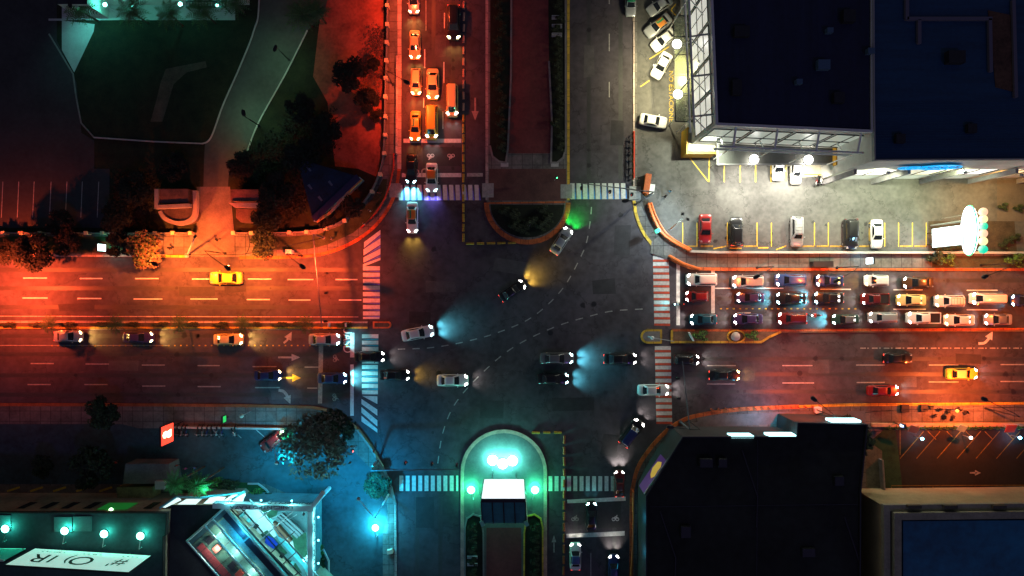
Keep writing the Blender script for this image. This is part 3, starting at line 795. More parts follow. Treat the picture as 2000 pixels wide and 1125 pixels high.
def car(kind, px, py, head, Lpx, col, light, label, Wpx=None, roof=None, name="parked_car", group=None, beam=0, tail=False, extra=None, pitch=None, rear='auto'):
    K = KINDS[kind]; P = CM[kind]
    p = W(px, py, 0.8)
    t = thing(name, label, "car" if kind in ('sedan','hatch') else {'suv':'car','van':'van','pickup':'pickup truck'}[kind], (p.x, p.y, extra or 0.006), R(head), group)
    sx = (Lpx/S)/K['L']; wmax = max(s[1] for s in K['st'])*2
    sy = (Wpx/S)/wmax if Wpx else sx
    sy = max(.9*sx, min(1.15*sx, sy)) if not Wpx else sy
    t.scale = (sx, sy, (sx+sy)/2)
    bm_ = paint(col)
    inst("body", P['body'], t, bm_)
    inst("cabin_frame", P['cabin_frame'], t, bm_)
    rf = inst("roof", P['roof'], t, paint(roof.split('/')[0]) if roof else bm_)
    if roof and '/' in roof:   # second colour over one half of the roof
        br, bf, tr, tf, z0, z1 = K['cab']
        bw = max(s[1] for s in K['st'])*.90*.76
        key = ('panel', kind)
        if key not in CM:
            m = MB(); m.add([(tr+.04,-.06,z1+.03),(tf-.04,-.06,z1+.03),(tf-.04,-bw+.1,z1+.012),(tr+.04,-bw+.1,z1+.012)], [(0,1,2,3)])
            CM[key] = m.mesh("roof_panel", [paint('white')], fix=True)
            for v in CM[key].vertices: v.co.z += .006
        inst("roof_panel", CM[key], rf, paint(roof.split('/')[1]))
    inst("windshield", P['windshield'], t); inst("rear_window", P['rear_window'], t)
    for s in (1,-1):
        inst("side_window", P['side_window%d' % s], t)
        inst("headlight", P['headlight%d' % s], t, GLOW[light][1] if light else HEAD_OFF)
        inst("taillight", P['taillight%d' % s], t, TAIL_ON if tail else TAIL_OFF)
        inst("wing_mirror", P['wing_mirror%d' % s], t, bm_)
        for wx in K['wx']:
            inst("wheel", WHEEL, t, loc=(wx, s*(wmax/2-.11), .32))
    inst("grille", P['grille'], t)
    if kind == 'pickup':
        inst("cargo_bed", P['cargo_bed'], t); inst("bed_rail", P['bed_rail'], t, bm_)
    if light:
        c = GLOW[light][0]
        e = beam if beam else 120
        for s in (1,-1):
            lamp('SPOT', t, (K['L']/2+.12, s*.55, .62), e, c, size=88 if beam else 115, blend=1.0, radius=.3, aim=(1, s*.06, -(pitch or .30)), name="headlight_beam")
    return t
def roof_rack(t, m=None):
    mb = MB()
    for y in (-.52,.52): mb.tube([(-1.8,y,1.80),(.3,y,1.80)], .025, 6)
    for x in (-1.7,-1.2,-.7,-.2,.2): mb.tube([(x,-.52,1.80),(x,.52,1.80)], .018, 6)
    mb.build("roof_rack", m or STEEL, t, world=False)

QN = "cars queuing on the northern arm"
QE = "cars queuing on the eastern arm"
WB = "cars driving east along the western road"
JX = "cars crossing the junction"
PK = "cars in the shopping centre car park"
# northern arm
car('sedan', 808,-2,270,57,'silver','y',"silver sedan cut by the top edge, rearmost of the lane by the red pavement", 22, name="queuing_car", group=QN, beam=400)
car('sedan', 810,87,270,56,'cream','y',"silver sedan with warm headlights, alone midway up the pavement-side lane", 22, name="queuing_car", group=QN, beam=300)
car('hatch', 812.5,160,270,52,'cream','y',"small pale hatchback beside the large pale taxi and level with the street lamp", 21, name="queuing_car", group=QN, beam=200)
car('sedan', 845,164,270,60,'cream','y',"large cream sedan in the middle lane behind the cream van", 24, name="queuing_car", group=QN, beam=300)
car('van', 883,197,270,63,'cream','w',"tall boxy cream van beside the lane dividers with a dark windscreen", 23, name="queuing_van", group=QN, beam=150)
car('suv', 886,45,270,68,'black','y',"long black car beside the lane dividers, its headlights amber", 26, name="queuing_car", group=QN, beam=300, tail=True)
car('sedan', 811,246,268,59,'yellow','y',"yellow taxi with a green roof panel stopped at the upper stop line", 21, roof='yellow/green', name="taxi", group=QN, beam=150)
car('van', 843,240,270,66,'yellow','w',"yellow minivan stopped at the upper stop line beside the green-roofed taxi", 24, name="queuing_van", group=QN, beam=200)
car('sedan', 803,330,268,58,'black','t',"black sedan with cool headlights waiting just before the crosswalk", 21, name="queuing_car", group=QN, beam=1900, pitch=.35)
car('sedan', 843,347,270,58,'white','v',"white sedan with an orange roof nosing over the crosswalk", 23, roof='orange', name="queuing_car", group=QN, beam=700)
car('sedan', 805,425,270,62,'white','wy',"white taxi with green and orange roof stripes just past the northern crosswalk", 22, roof='orange/green', name="taxi", beam=700, group=JX)
# inside the junction
car('sedan', 1097,470,57,58,'silver','g',"silver sedan turning beside the half-round kerbed island", 22, name="moving_car", group=JX, beam=1800, tail=True, pitch=.45)
car('sedan', 1001,568,34,56,'black','wy',"black sedan with red taillights alone at the upper centre of the junction", 21, name="moving_car", group=JX, beam=1800, tail=True)
car('sedan', 816,651,11,64,'white','t',"white sedan with cyan headlight glow just past the west median tip", 23, name="moving_car", group=JX, beam=2300, pitch=.3)
car('sedan', 884,743,0,62,'white','w',"white sedan alone near the middle of the lower junction lane beside a drain lid", 23, name="moving_car", group=JX, beam=200)
car('sedan', 1088,700,0,66,'grey','t',"grey sedan with cyan headlight glow above the black car", 22, name="moving_car", group=JX, beam=2300, pitch=.3)
car('sedan', 1081,740,0,62,'black','t',"black sedan driving below the grey sedan in mid junction", 21, name="moving_car", group=JX, beam=1500, pitch=.3)
car('sedan', 1212,701,0,66,'black','w',"black car with glowing pink taillights about to reach the eastern crosswalk", 22, name="moving_car", group=JX, beam=200, tail=True)
car('hatch', 1342,703,0,50,'black','w',"black hatchback beneath the signal mast east of the red crosswalk", 20, name="moving_car", group=JX, beam=300)
car('sedan', 1416,733,0,62,'black','y',"black car with red and blue taillights beyond the eastern crosswalk", 21, name="moving_car", group=JX, beam=200, tail=True)
car('sedan', 1277,762,0,62,'white','w',"white sedan driving onto the lower end of the red and white crosswalk", 22, name="moving_car", group=JX, beam=400)
car('suv', 1234,845,53,60,'black','w',"black off-roader turning at the curved orange kerb", 24, roof='navy', name="moving_car", group=JX, beam=300, tail=True)
car('sedan', 1210,945,90,52,'darkred','w',"dark red car driving over the southern crosswalk", 20, name="moving_car", group=JX, beam=900, tail=True, pitch=.3)
car('sedan', 1155.5,1009,90,58,'black','t',"black car stopped between the two southern stop lines", 21, name="queuing_car", beam=60)
car('sedan', 1124,1087,90,54,'white','w',"white sedan waiting behind the lower southern stop line", 22, roof='blue', name="queuing_car", beam=150, tail=True)
car('sedan', 1199,1112,90,58,'navy','w',"dark blue sedan cut by the bottom edge beside the orange kerb", 21, name="queuing_car", beam=500)
# western road, eastbound
car('sedan', 133,657,0,56,'silver','y',"silver sedan farthest west in the fast lane along the median", 22, name="moving_car", group=WB, beam=900, tail=True)
car('sedan', 270,659,0,60,'purple','y',"violet sedan in the fast lane along the planted median", 21, name="moving_car", group=WB, beam=900)
car('sedan', 446,663,0,58,'cream','y',"cream sedan behind a turn arrow along the planted median", 22, name="moving_car", group=WB, beam=1100)
car('sedan', 634,663,0,62,'silver','t',"silver sedan crossing the first western stop line beside the median", 23, name="moving_car", group=WB, beam=900)
car('sedan', 523,733,0,54,'navy','y',"dark blue sedan just behind the straight yellow arrow", 21, name="moving_car", group=WB, beam=700)
car('sedan', 649,739,0,58,'blue','t',"blue sedan between the two western stop lines", 21, name="moving_car", group=WB, beam=2500, pitch=.35)
car('sedan', 722,697,0,60,'black','w',"black sedan driving over the western crosswalk", 20, name="moving_car", group=WB, beam=200)
car('sedan', 771,733,0,60,'black','wy',"black sedan just leaving the western crosswalk", 20, name="moving_car", group=WB, beam=500)
car('sedan', 441,543,180,64,'yellow',None,"yellow taxi driving west under the amber street lamp", 25, name="taxi", tail=True)
# eastern queue, row by row from the kerb
car('suv', 1370,546,180,60,'white','w',"white estate car at the head of the kerb-side row on the eastern arm", 24, name="queuing_car", group=QE, beam=150)
roof_rack(car('suv', 1460,550,180,62,'silver','w',"silver estate car second in the kerb-side row, roof rails showing", 24, name="queuing_car", group=QE, beam=150))
car('suv', 1544,547,180,60,'blue','w',"blue off-roader third in the kerb-side row of the eastern arm", 23, name="queuing_car", group=QE, beam=300)
car('sedan', 1621,548,180,54,'navy','w',"navy sedan fourth in the kerb-side row, behind the blue off-roader", 22, name="queuing_car", group=QE, beam=150, tail=True)
car('hatch', 1712,548,180,47,'white','y',"short white hatchback fifth in the kerb-side row below the lit advertising panel", 22, name="queuing_car", group=QE, beam=300)
car('sedan', 1793,552,180,59,'brown','w',"brown sedan last in the kerb-side row", 22, name="queuing_car", group=QE, beam=300)
car('hatch', 1361,579,180,45,'red','w',"small red hatchback at the head of the middle row on the eastern arm", 21, name="queuing_car", group=QE, beam=150)
car('sedan', 1466,581,180,55,'purple','w',"dark violet sedan second in the middle row", 20, name="queuing_car", group=QE, beam=200)
car('sedan', 1545,583,180,59,'black','t',"black sedan with cyan glow in the middle row below the blue off-roader", 23, name="queuing_car", group=QE, beam=1200, tail=True)
car('sedan', 1619,582,180,58,'black','t',"black sedan with red taillights in the middle row below the navy sedan", 23, name="queuing_car", group=QE, beam=1800, tail=True)
car('pickup', 1709,584,180,54,'darkred','w',"dark red pickup in the middle row below the short white hatchback", 22, name="queuing_pickup", group=QE, beam=200, tail=True)
car('sedan', 1780,586,180,57,'cream','y',"cream sedan in the middle row below the brown sedan", 22, name="queuing_car", group=QE, beam=150)
roof_rack(car('suv', 1854,588,180,57,'white','y',"white off-roader with a roof rack in the middle row", 23, name="queuing_car", group=QE, beam=200), DARKMETAL)
car('van', 1927,583,180,65,'white','w',"white panel van behind the roof-racked off-roader", 22, name="queuing_van", group=QE, beam=300)
car('sedan', 2001,587,180,50,'navy','t',"navy sedan at the frame edge behind the white panel van", 22, name="queuing_car", group=QE, beam=200)
car('sedan', 1374,624,180,53,'teal','w',"dark teal sedan at the head of the row along the east median", 21, name="queuing_car", group=QE, beam=200, tail=True)
car('sedan', 1461,623,180,58,'purple','w',"dark violet sedan second along the east median beside the planted kerb", 21, name="queuing_car", group=QE, beam=250)
car('suv', 1547,622,180,57,'darkred','w',"dark red off-roader third along the east median, ahead of the red motorcycle", 22, name="queuing_car", group=QE, beam=300, tail=True)
car('sedan', 1652,624,180,53,'darkgreen','t',"dark green sedan behind the red motorcycle", 20, roof='grey', name="queuing_car", group=QE, beam=1500)
car('suv', 1724,620,180,56,'silver','w',"silver off-roader along the east median between the dark green sedan and the white pickup", 21, name="queuing_car", group=QE, beam=150)
car('pickup', 1803,621,180,65,'white','w',"long white pickup with an open bed along the east median", 23, name="queuing_pickup", group=QE, beam=150)
car('sedan', 1874,625,180,59,'white','y',"white sedan along the east median behind the long white pickup", 22, name="queuing_car", group=QE, beam=150)
car('sedan', 1950,624,180,54,'silver','w',"grey-roofed silver sedan last along the east median", 22, roof='grey', name="queuing_car", group=QE, beam=150)
# eastern arm, eastbound
car('sedan', 1755,700,0,58,'black',None,"black car below the dashed line on the eastbound side", 21, name="moving_car", tail=True)
car('sedan', 1880,730,0,62,'yellow','w',"yellow and white taxi driving east under the amber glow", 22, roof='cream', name="taxi", beam=150)
car('sedan', 1726,763,0,62,'red','w',"red sedan driving east along the lower orange kerb", 21, name="moving_car", beam=250)
# shopping centre car park
ZP = KZ+0.014
def pcar(*a, **k):
    k.setdefault('name', "parked_car"); k.setdefault('group', PK); k['extra'] = ZP
    return car(*a, **k)
pcar('sedan', 1377,447,270,57,'red',None,"red sedan in the bay nearest the curved orange wall", 25)
pcar('suv', 1438,452,90,56,'black',None,"black-roofed silver off-roader parked beside the red sedan", 24, roof='black', tail=True)
roof_rack(pcar('suv', 1556,453,270,58,'silver',None,"silver box-shaped off-roader standing alone between the two black ones", 24))
pcar('suv', 1661,458,270,60,'black',None,"large black off-roader between the silver one and the white sedan", 27)
pcar('sedan', 1712,457,270,56,'white',None,"white sedan nearest the lit totem in the lower bays", 23)
pcar('sedan', 1520,325,270,56,'white',None,"white sedan nosing out from below the grey canopy", 23)
pcar('pickup', 1554,330,270,60,'white',None,"white pickup nosing out from below the grey canopy", 22)
pcar('sedan', 1276,236,350,54,'white',None,"white sedan standing below the lower corner of the glass canopy", 23)
pcar('sedan', 1292,128,240,54,'white',None,"white sedan parked aslant between two yellow lines by the glass canopy", 24)
pcar('sedan', 1296,78,218,54,'white',None,"white sedan parked aslant with its tail under the glass canopy", 23)
pcar('sedan', 1285,50,218,58,'silver',None,"taxi with orange and green roof panels parked aslant above the white sedan", 23, roof='orange/green')
pcar('sedan', 1288,11,212,52,'silver',None,"silver sedan parked aslant at the top edge of the car park", 23)
pcar('sedan', 1232,4,270,56,'silver',None,"silver sedan with an open door at the top of the kerb", 21, roof='green')
pcar('hatch', 531,864,215,48,'red',None,"small red hatchback parked beside the dark spreading tree", 24, group=None)

def motorcycle(px, py, head, col, label, group=None, lit=None, z=0.006, beam=0):
    p = W(px, py, 0.5)
    t = thing("motorcycle", label, "motorcycle", (p.x,p.y,z), R(head), group)
    for x in (-.62,.68): inst("wheel", WHEEL, t, loc=(x,0,.30), rot=(0,0,0)).scale = (1,.5,1)
    mb = MB(); mb.loft([[(x, y*w, zz+y2*h) for y,y2 in ((-1,-.4),(-.7,.6),(0,1),(.7,.6),(1,-.4),(0,-1))] for x,w,zz,h in ((-.75,.06,.75,.05),(-.3,.13,.68,.12),(.05,.17,.74,.16),(.32,.14,.80,.14),(.5,.05,.82,.05))])
    mb.build("body", paint(col), t, smooth=40, world=False)
    mb = MB(); mb.loft([[(x,y*w,z_) for y,z_ in ((-1,.80),(-.6,.87),(.6,.87),(1,.80))] for x,w in ((-.75,.08),(-.5,.14),(-.05,.12))]); mb.build("seat", TYRE, t, world=False)
    mb = MB(); mb.tube([(.42,-.36,1.0),(.50,-.12,1.04),(.50,.12,1.04),(.42,.36,1.0)], .018, 6); mb.tube([(.50,0,1.0),(.68,0,.32)], .03, 6); mb.build("handlebar", STEEL, t, world=False)
    mb = MB(); mb.obox((.62,0,.86), .12,.18,.18); mb.build("headlight", GLOW[lit][1] if lit else HEAD_OFF, t, world=False)
    mb = MB(); mb.obox((-.80,0,.72), .06,.14,.08); mb.build("taillight", TAIL_ON if lit else TAIL_OFF, t, world=False)
    if beam: lamp('SPOT', t, (.75,0,.85), beam, GLOW[lit][0], size=90, blend=1, radius=.1, aim=(1,0,-.3), name="headlight_beam")
    return t
motorcycle(1325,594,180,'navy',"motorcycle with a cyan headlight waiting on the eastern stop line", lit='t', beam=250)
motorcycle(1592,616,180,'red',"red motorcycle between the dark red off-roader and the dark green sedan", lit='w', beam=40)
MG = "motorcycles parked along the low wall"
for i, x in enumerate((349,357,365,388,397,406,415,425,435,460)):
    motorcycle(x, 841, 270+(-1)**i*4, ('black','grey','navy')[i%3], "dark motorcycle in the row parked along the low plaza wall", MG, z=ZP)
motorcycle(458,843,300,'white',"white motorcycle leaning apart at the end of the dark row", z=ZP)
for i, (x,y) in enumerate(((1594,353),(1603,351),(1612,349))):
    motorcycle(x, y, 250+i*7, ('darkred','white','black')[i], ("dark red","white","black")[i]+" motorcycle in the trio beside the grey canopy's yellow corner", "motorcycles beside the canopy", z=ZP)

# ------------------------------------------------------------------ people
SKIN = mat("skin", (0.30,0.17,0.11), 0.6)
HAIR = mat("hair", (0.012,0.01,0.009), 0.7)
def skin_figure(joints, edges, levels=2):
    me = bpy.data.meshes.new("figure"); me.from_pydata([j[0] for j in joints], edges, [])
    o = bpy.data.objects.new("figure_tmp", me); COL.objects.link(o)
    md = o.modifiers.new("s", 'SKIN'); 
    sv = me.skin_vertices[0].data if me.skin_vertices else None
    if sv is None:
        bm = bmesh.new(); bm.from_mesh(me); bm.verts.layers.skin.verify(); bm.to_mesh(me); bm.free(); sv = me.skin_vertices[0].data
    for i, j in enumerate(joints):
        sv[i].radius = (j[1], j[1] if len(j) < 3 else j[2])
        sv[i].use_root = (i == 0)
    sd = o.modifiers.new("d", 'SUBSURF'); sd.levels = levels; sd.render_levels = levels
    dg = bpy.context.evaluated_depsgraph_get()
    out = bpy.data.meshes.new_from_object(o.evaluated_get(dg))
    bpy.data.objects.remove(o); bpy.data.meshes.remove(me)
    return out
def person_mesh(walk=0.0, seated=False):
    J=[]; E=[]
    def j(p, r, par=None, r2=None):
        J.append((p, r) if r2 is None else (p, r, r2)); 
        if par is not None: E.append((par, len(J)-1))
        return len(J)-1
    pel = j((0,0,.95), .13)
    ab = j((0,0,1.10), .12, pel); ch = j((.01,0,1.30), .15, ab); nb = j((0,0,1.46), .075, ch)
    nk = j((.01,0,1.53), .055, nb); hd = j((.02,0,1.63), .095, nk); tp = j((.02,0,1.72), .075, hd); 
    j((.11,0,1.615), .018, hd)   # nose
    for s in (1,-1):
        sw = walk*s
        if seated:
            hip = j((.02,s*.10,.90), .10, pel); kn = j((.42,s*.16,.72), .07, hip); an = j((.30,s*.16,.34), .045, kn); j((.46,s*.16,.28), .04, an)
            sh = j((0,s*.19,1.42), .065, nb); el = j((.20,s*.30,1.18), .045, sh); wr = j((.42,s*.28,1.06), .03, el)
        else:
            hip = j((0,s*.10,.88), .095, pel); kn = j((.03+sw*.22,s*.10,.48), .062, hip); an = j((sw*.35-.02,s*.10,.09), .042, kn); j((sw*.35+.14,s*.11,.04), .038, an)
            sh = j((0,s*.19,1.42), .065, nb); el = j((-.02-sw*.12,s*.25,1.14), .045, sh); wr = j((.06-sw*.18,s*.25,.90), .03, el)
        w = Vector(J[wr][0]); d = (w-Vector(J[el][0])).normalized()
        pm = j(tuple(w+d*.05), .034, wr)
        for k in range(4):
            a = w+d*.10+Vector((0,0,0))+Vector((d.z,0,-d.x))*(k-1.5)*.02
            f = j(tuple(a), .010, pm); j(tuple(a+d*(.045-.006*abs(k-1.4))+Vector((0,-s*.012,0))), .008, f)
        th = j(tuple(w+d*.05+Vector((.035,-s*.02,0))), .011, pm); j(tuple(w+d*.085+Vector((.05,-s*.03,0))), .009, th)
    return J, E
PM = {}
def person(px, py, head, shirt, trousers, label, pose='walk', z=KZ, group=None):
    if pose not in PM:
        J, E = person_mesh(.7 if pose == 'walk' else .1, pose == 'seated')
        me = skin_figure(J, E, 1)
        for _ in range(4): me.materials.append(None)
        for p in me.polygons:
            c = p.center; p.use_smooth = True
            seat = pose == 'seated'
            if c.z > 1.50: i = 1
            elif c.z < (.33 if seat else .10): i = 3
            elif c.z < (.92 if seat else .97) and not (abs(c.y) > (.21 if not seat else .23) and c.z > .6): i = 2
            elif abs(c.y) > .20 and c.z < 1.22: i = 1
            else: i = 0
            p.material_index = i
        mh = MB(); mh.sphere((.005,0,1.655), .112, 14, 1.0, half=True); mh.obox((-.07,0,1.60),.09,.17,.14)
        PM[pose] = (me, mh.mesh("hair", [HAIR], smooth=True, fix=True))
    me, hm = PM[pose]
    p = W(px, py, 0.9)
    t = thing("person", label, "person", (p.x, p.y, z), R(head), group)
    o = inst("body", me, t)
    for i, m in enumerate((shirt, SKIN, trousers, TYRE)):
        if i < len(o.material_slots):
            o.material_slots[i].link = 'OBJECT'; o.material_slots[i].material = m
    inst("hair", hm, t)
    return t
def cloth(n, c): return mat("cloth_"+n, c, 0.9)
JEANS = cloth("dark_trousers", (0.02,0.025,0.04))
person(1325,594,180,cloth("white_shirt",(.6,.6,.6)),JEANS,"rider in a pale shirt on the motorcycle at the eastern stop line",'seated', z=0.0)
person(1592,616,180,cloth("red_shirt",(.45,.04,.03)),JEANS,"rider in a red shirt on the motorcycle in the queue",'seated', z=0.0)
person(1308,374,100,cloth("blue_shirt",(.03,.30,.50)),JEANS,"pedestrian in a bright blue shirt on the open asphalt by the crossing", z=ZP)
person(1299,384,140,cloth("black_shirt",(.02,.02,.02)),JEANS,"pedestrian in black walking toward the one in bright blue", z=ZP)
person(1261,381,270,cloth("orange_shirt",(.70,.22,.02)),JEANS,"vendor in an orange shirt standing at the orange cart",'stand')
person(1246,352,200,cloth("black_shirt",(.02,.02,.02)),JEANS,"pedestrian in black by the red railing")
person(731,910-30,200,cloth("red_shirt",(.45,.04,.03)),JEANS,"pedestrian in red on the dark curved south-western pavement",'stand')
person(1299,881,120,cloth("red_shirt",(.45,.04,.03)),JEANS,"pedestrian in red on the curved south-eastern pavement",'stand')
person(741,377,70,cloth("red_shirt",(.45,.04,.03)),JEANS,"pedestrian in red on the north-western pavement near the crosswalk")
person(723,412,50,cloth("white_shirt",(.6,.6,.6)),JEANS,"pedestrian in a white shirt behind the one in red near the wall",'walk')
person(712,438,60,cloth("white_shirt",(.6,.6,.6)),cloth("grey_trousers",(.2,.2,.2)),"pedestrian in white and grey at the kerb bend",'stand')
person(648,466,10,cloth("grey_shirt",(.3,.3,.3)),JEANS,"pedestrian in grey beside the wall shrubs",'walk')
person(425,468,190,cloth("black_shirt",(.02,.02,.02)),JEANS,"pedestrian in black crossing the orange-lit park driveway",'walk')
person(333,485,200,cloth("black_shirt",(.02,.02,.02)),JEANS,"pedestrian in black by the kerb lamp",'walk')
for i,(x,y,c) in enumerate(((347,908,"red_shirt"),(364,914,"pink_shirt"),(381,913,"bluewhite_shirt"))):
    person(x,y,270,cloth(c,((.45,.04,.03),(.6,.1,.35),(.15,.3,.7))[i]),JEANS,("pedestrian in red","pedestrian in pink","pedestrian in pale blue")[i]+" in the trio above the palms",'stand',z=ZP, group="people above the palms")
person(203,914,270,cloth("pink_shirt",(.6,.1,.35)),JEANS,"pedestrian in pink beside the dark tree in the plaza car park",'stand',z=ZP)
person(228,902,240,cloth("red_shirt",(.45,.04,.03)),JEANS,"pedestrian in red beside the dark tree in the plaza car park",'stand',z=ZP)
# ------------------------------------------------------------------ street lamps and signals
RED_L = (1.0, 0.085, 0.020)
ORG_L = (1.0, 0.16, 0.022)
TEAL_L = (0.06, 1.0, 0.72)
CYAN_L = (0.05, 0.62, 1.0)
WARM_L = (1.0, 0.86, 0.62)
GREEN_L = (0.45, 1.0, 0.55)
def street_lamp(base, head, z, color, power, label, glass=None, size=160, group=None, r=.07, lens=.26, light=True, blend=.9):
    b = W(*base, 0.0)
    t = thing("street_lamp", label, "street lamp", (b.x, b.y, 0), 0, group)
    h = W(*head, z)
    mb = MB(); mb.tube([b, (b.x,b.y,z*.5), (b.x,b.y,z-.6)], r*1.3, 10, r*.8); mb.disc(b.xy, .22, 0, .22, 12); mb.build("pole", DARKMETAL, t, smooth=30)
    mb = MB(); mb.tube([(b.x,b.y,z-.6), (b.x+(h.x-b.x)*.25, b.y+(h.y-b.y)*.25, z+.15), (h.x,h.y,z+.22)], r*.7, 8); mb.build("arm", DARKMETAL, t, smooth=30)
    a = math.atan2(h.y-b.y, h.x-b.x)
    mb = MB(); mb.loft([[(h.x+math.cos(a)*u-math.sin(a)*v*w, h.y+math.sin(a)*u+math.cos(a)*v*w, z+zz) for v, zz in ((-1,.05),(-.7,.22),(0,.28),(.7,.22),(1,.05),(0,0.04))] for u,w in ((-.45,.10),(-.25,.28),(.2,.32),(.5,.22),(.6,.06))])
    hd = mb.build("lamp_head", DARKMETAL, t, smooth=40)
    mb = MB(); mb.disc((h.x+.1*math.cos(a),h.y+.1*math.sin(a)), lens, z-.02, z+.03, 14); mb.build("lamp_glass", glass or LIT_ORANGE, hd, smooth=False)
    if light:
        lamp('SPOT', t, Vector((h.x,h.y,z-.12))-Vector((b.x,b.y,0)), power, color, size=size, blend=blend, radius=.25, aim=(0,0,-1))
    return t
street_lamp((302,497),(302,515),8.5, ORG_L, 30000, "amber street lamp over the road beside the speckled tree")
street_lamp((441,495),(444,523),8.5, ORG_L, 26000, "amber street lamp over the road above the westbound taxi")
street_lamp((768,166),(793,160),8.5, RED_L, 11000, "street lamp reaching over the northern queue from the red pavement")
street_lamp((-40,497),(-25,560),9, RED_L, 48000, "street lamp lighting the road at the western frame edge")
street_lamp((1924,797),(1923,780),8.5, (1,.13,.022), 27000, "amber street lamp by the eastbound taxi")
street_lamp((1915,518),(1924,540),8.5, ORG_L, 7500, "street lamp between the two garden shrubs of the eastern arm", glass=LIT_WHITE)
street_lamp((2060,650),(2045,600),9, ORG_L, 5000, "street lamp beyond the eastern frame edge of the queue")
street_lamp((1634,523),(1634,548),8.0, ORG_L, 4200, "street lamp over the navy sedan of the eastern queue")
street_lamp((768,-20),(793,-40),8.5, RED_L, 9000, "street lamp over the northern queue at the top frame edge")
street_lamp((1478,523),(1478,540),8.0, ORG_L, 3600, "added street lamp over the second row of the eastern queue")  # lamp added to warm the asphalt of the eastern queue
street_lamp((590,500),(590,520),8.5, RED_L, 24000, "added street lamp by the kerb box before the western crosswalk")  # fill lamp added to redden the western road
street_lamp((1590,798),(1590,780),8.5, RED_L, 9000, "added street lamp on the kerb over the eastbound lanes near the pale cabinet")  # lamp added to tint the eastbound asphalt red
street_lamp((565,118),(538,94),6.5, GREEN_L, 700, "park lamp on the upper stretch of the curved path", glass=LIT_WHITE)
street_lamp((507,246),(476,222),6.5, GREEN_L, 800, "park lamp on the lower stretch of the curved path", glass=LIT_WHITE)
street_lamp((1240,520-120),(1222,392),7.5, WARM_L, 10, "unlit short lamp arm beside the north-eastern crosswalk", light=False, glass=STEEL)
street_lamp((1345,822),(1310,834),7.5, WARM_L, 10, "pale unlit lamp by the south-eastern signal mast", light=False, glass=STEEL)

MAST = mat("mast_galvanised", (0.14,0.14,0.15), 0.6, 0.3)
def signal_mast(base, tip, zarm, heads, lit, label, headside, color=(1,.08,.05)):
    """Pole with a long arm over the road; signal heads hang from the arm at the given pixels."""
    b = W(*base, 0.0); e = W(*tip, zarm)
    t = thing("traffic_signal_mast", label, "traffic signal", (b.x,b.y,0))
    mb = MB(); mb.tube([b,(b.x,b.y,zarm)], .14, 12, .10); mb.disc(b.xy,.3,0,.3,12); mb.build("pole", MAST, t, smooth=30)
    mb = MB(); mb.tube([(b.x,b.y,zarm-.15), e], .10, 10, .06); mb.build("mast_arm", MAST, t, smooth=30)
    rd = mat("signal_red_lit", (.6,.05,.03), .3, emit=color, es=9) if lit == 'red' else mat("signal_green_lit", (.05,.5,.2), .3, emit=(.1,1,.35), es=6)
    d = Vector(headside).normalized()
    for hx, hy in heads:
        c = W(hx, hy, zarm)
        hd = MB(); hd.obox((c.x,c.y,zarm-.45), .34, .34, 1.0, math.atan2(d.y,d.x)); 
        o = hd.build("signal_head", DARKMETAL, t)
        for k, m_ in enumerate((rd if lit == 'red' else TAIL_OFF, DARKMETAL, rd if lit == 'green' else DARKMETAL)):
            q = Vector((c.x,c.y,zarm-.14-.31*k)) + d*.19
            mb = MB(); mb.sphere(q, .13, 10, 1); mb.build("signal_lens", m_, o, smooth=True)
            mb = MB(); mb.obox(q+d*.06+Vector((0,0,.13)), .2, .26, .03, math.atan2(d.y,d.x)); mb.build("visor", DARKMETAL, o)
    return t
signal_mast((632,464),(629,642),6.2,[(635,533),(635,572),(634,628)],'red',"signal mast reaching over the westbound road from the kerb bend",(1,0,0))
signal_mast((740,900),(897,917),6.2,[(791,906),(843,908),(892,911)],'red',"signal mast reaching over the southern road mouth",(0,1,0))
signal_mast((1262,385),(1135,358),6.2,[(1136,366),(1192,373),(1235,378)],'red',"signal mast reaching over the northern crosswalk beside the orange cart",(0,-1,0))
signal_mast((1329,824),(1333,705),6.2,[(1326,740),(1327,779)],'green',"signal mast reaching over the eastbound lanes beside the crosswalk",(-1,0,0))
def signal_post(px, py, label, lit='red'):
    b = W(px,py,0); t = thing("pedestrian_signal", label, "pedestrian signal", (b.x,b.y,KZ))
    mb = MB(); mb.tube([b,(b.x,b.y,3.0)], .06, 8); mb.build("pole", STEEL, t)
    mb = MB(); mb.obox((b.x,b.y,3.1), .35,.3,.8); o = mb.build("signal_head", DARKMETAL, t)
    mb = MB(); mb.sphere((b.x+.16,b.y-.1,3.35), .12, 10, 1); mb.build("signal_lens", mat("signal_red_lit",(.6,.05,.03)) if lit=='red' else mat("signal_green_lit",(0,0,0)), o)
signal_post(696,871,"pedestrian signal on the dark south-western corner")
signal_post(1083,352,"pedestrian signal glowing cyan on the northern median", 'green')

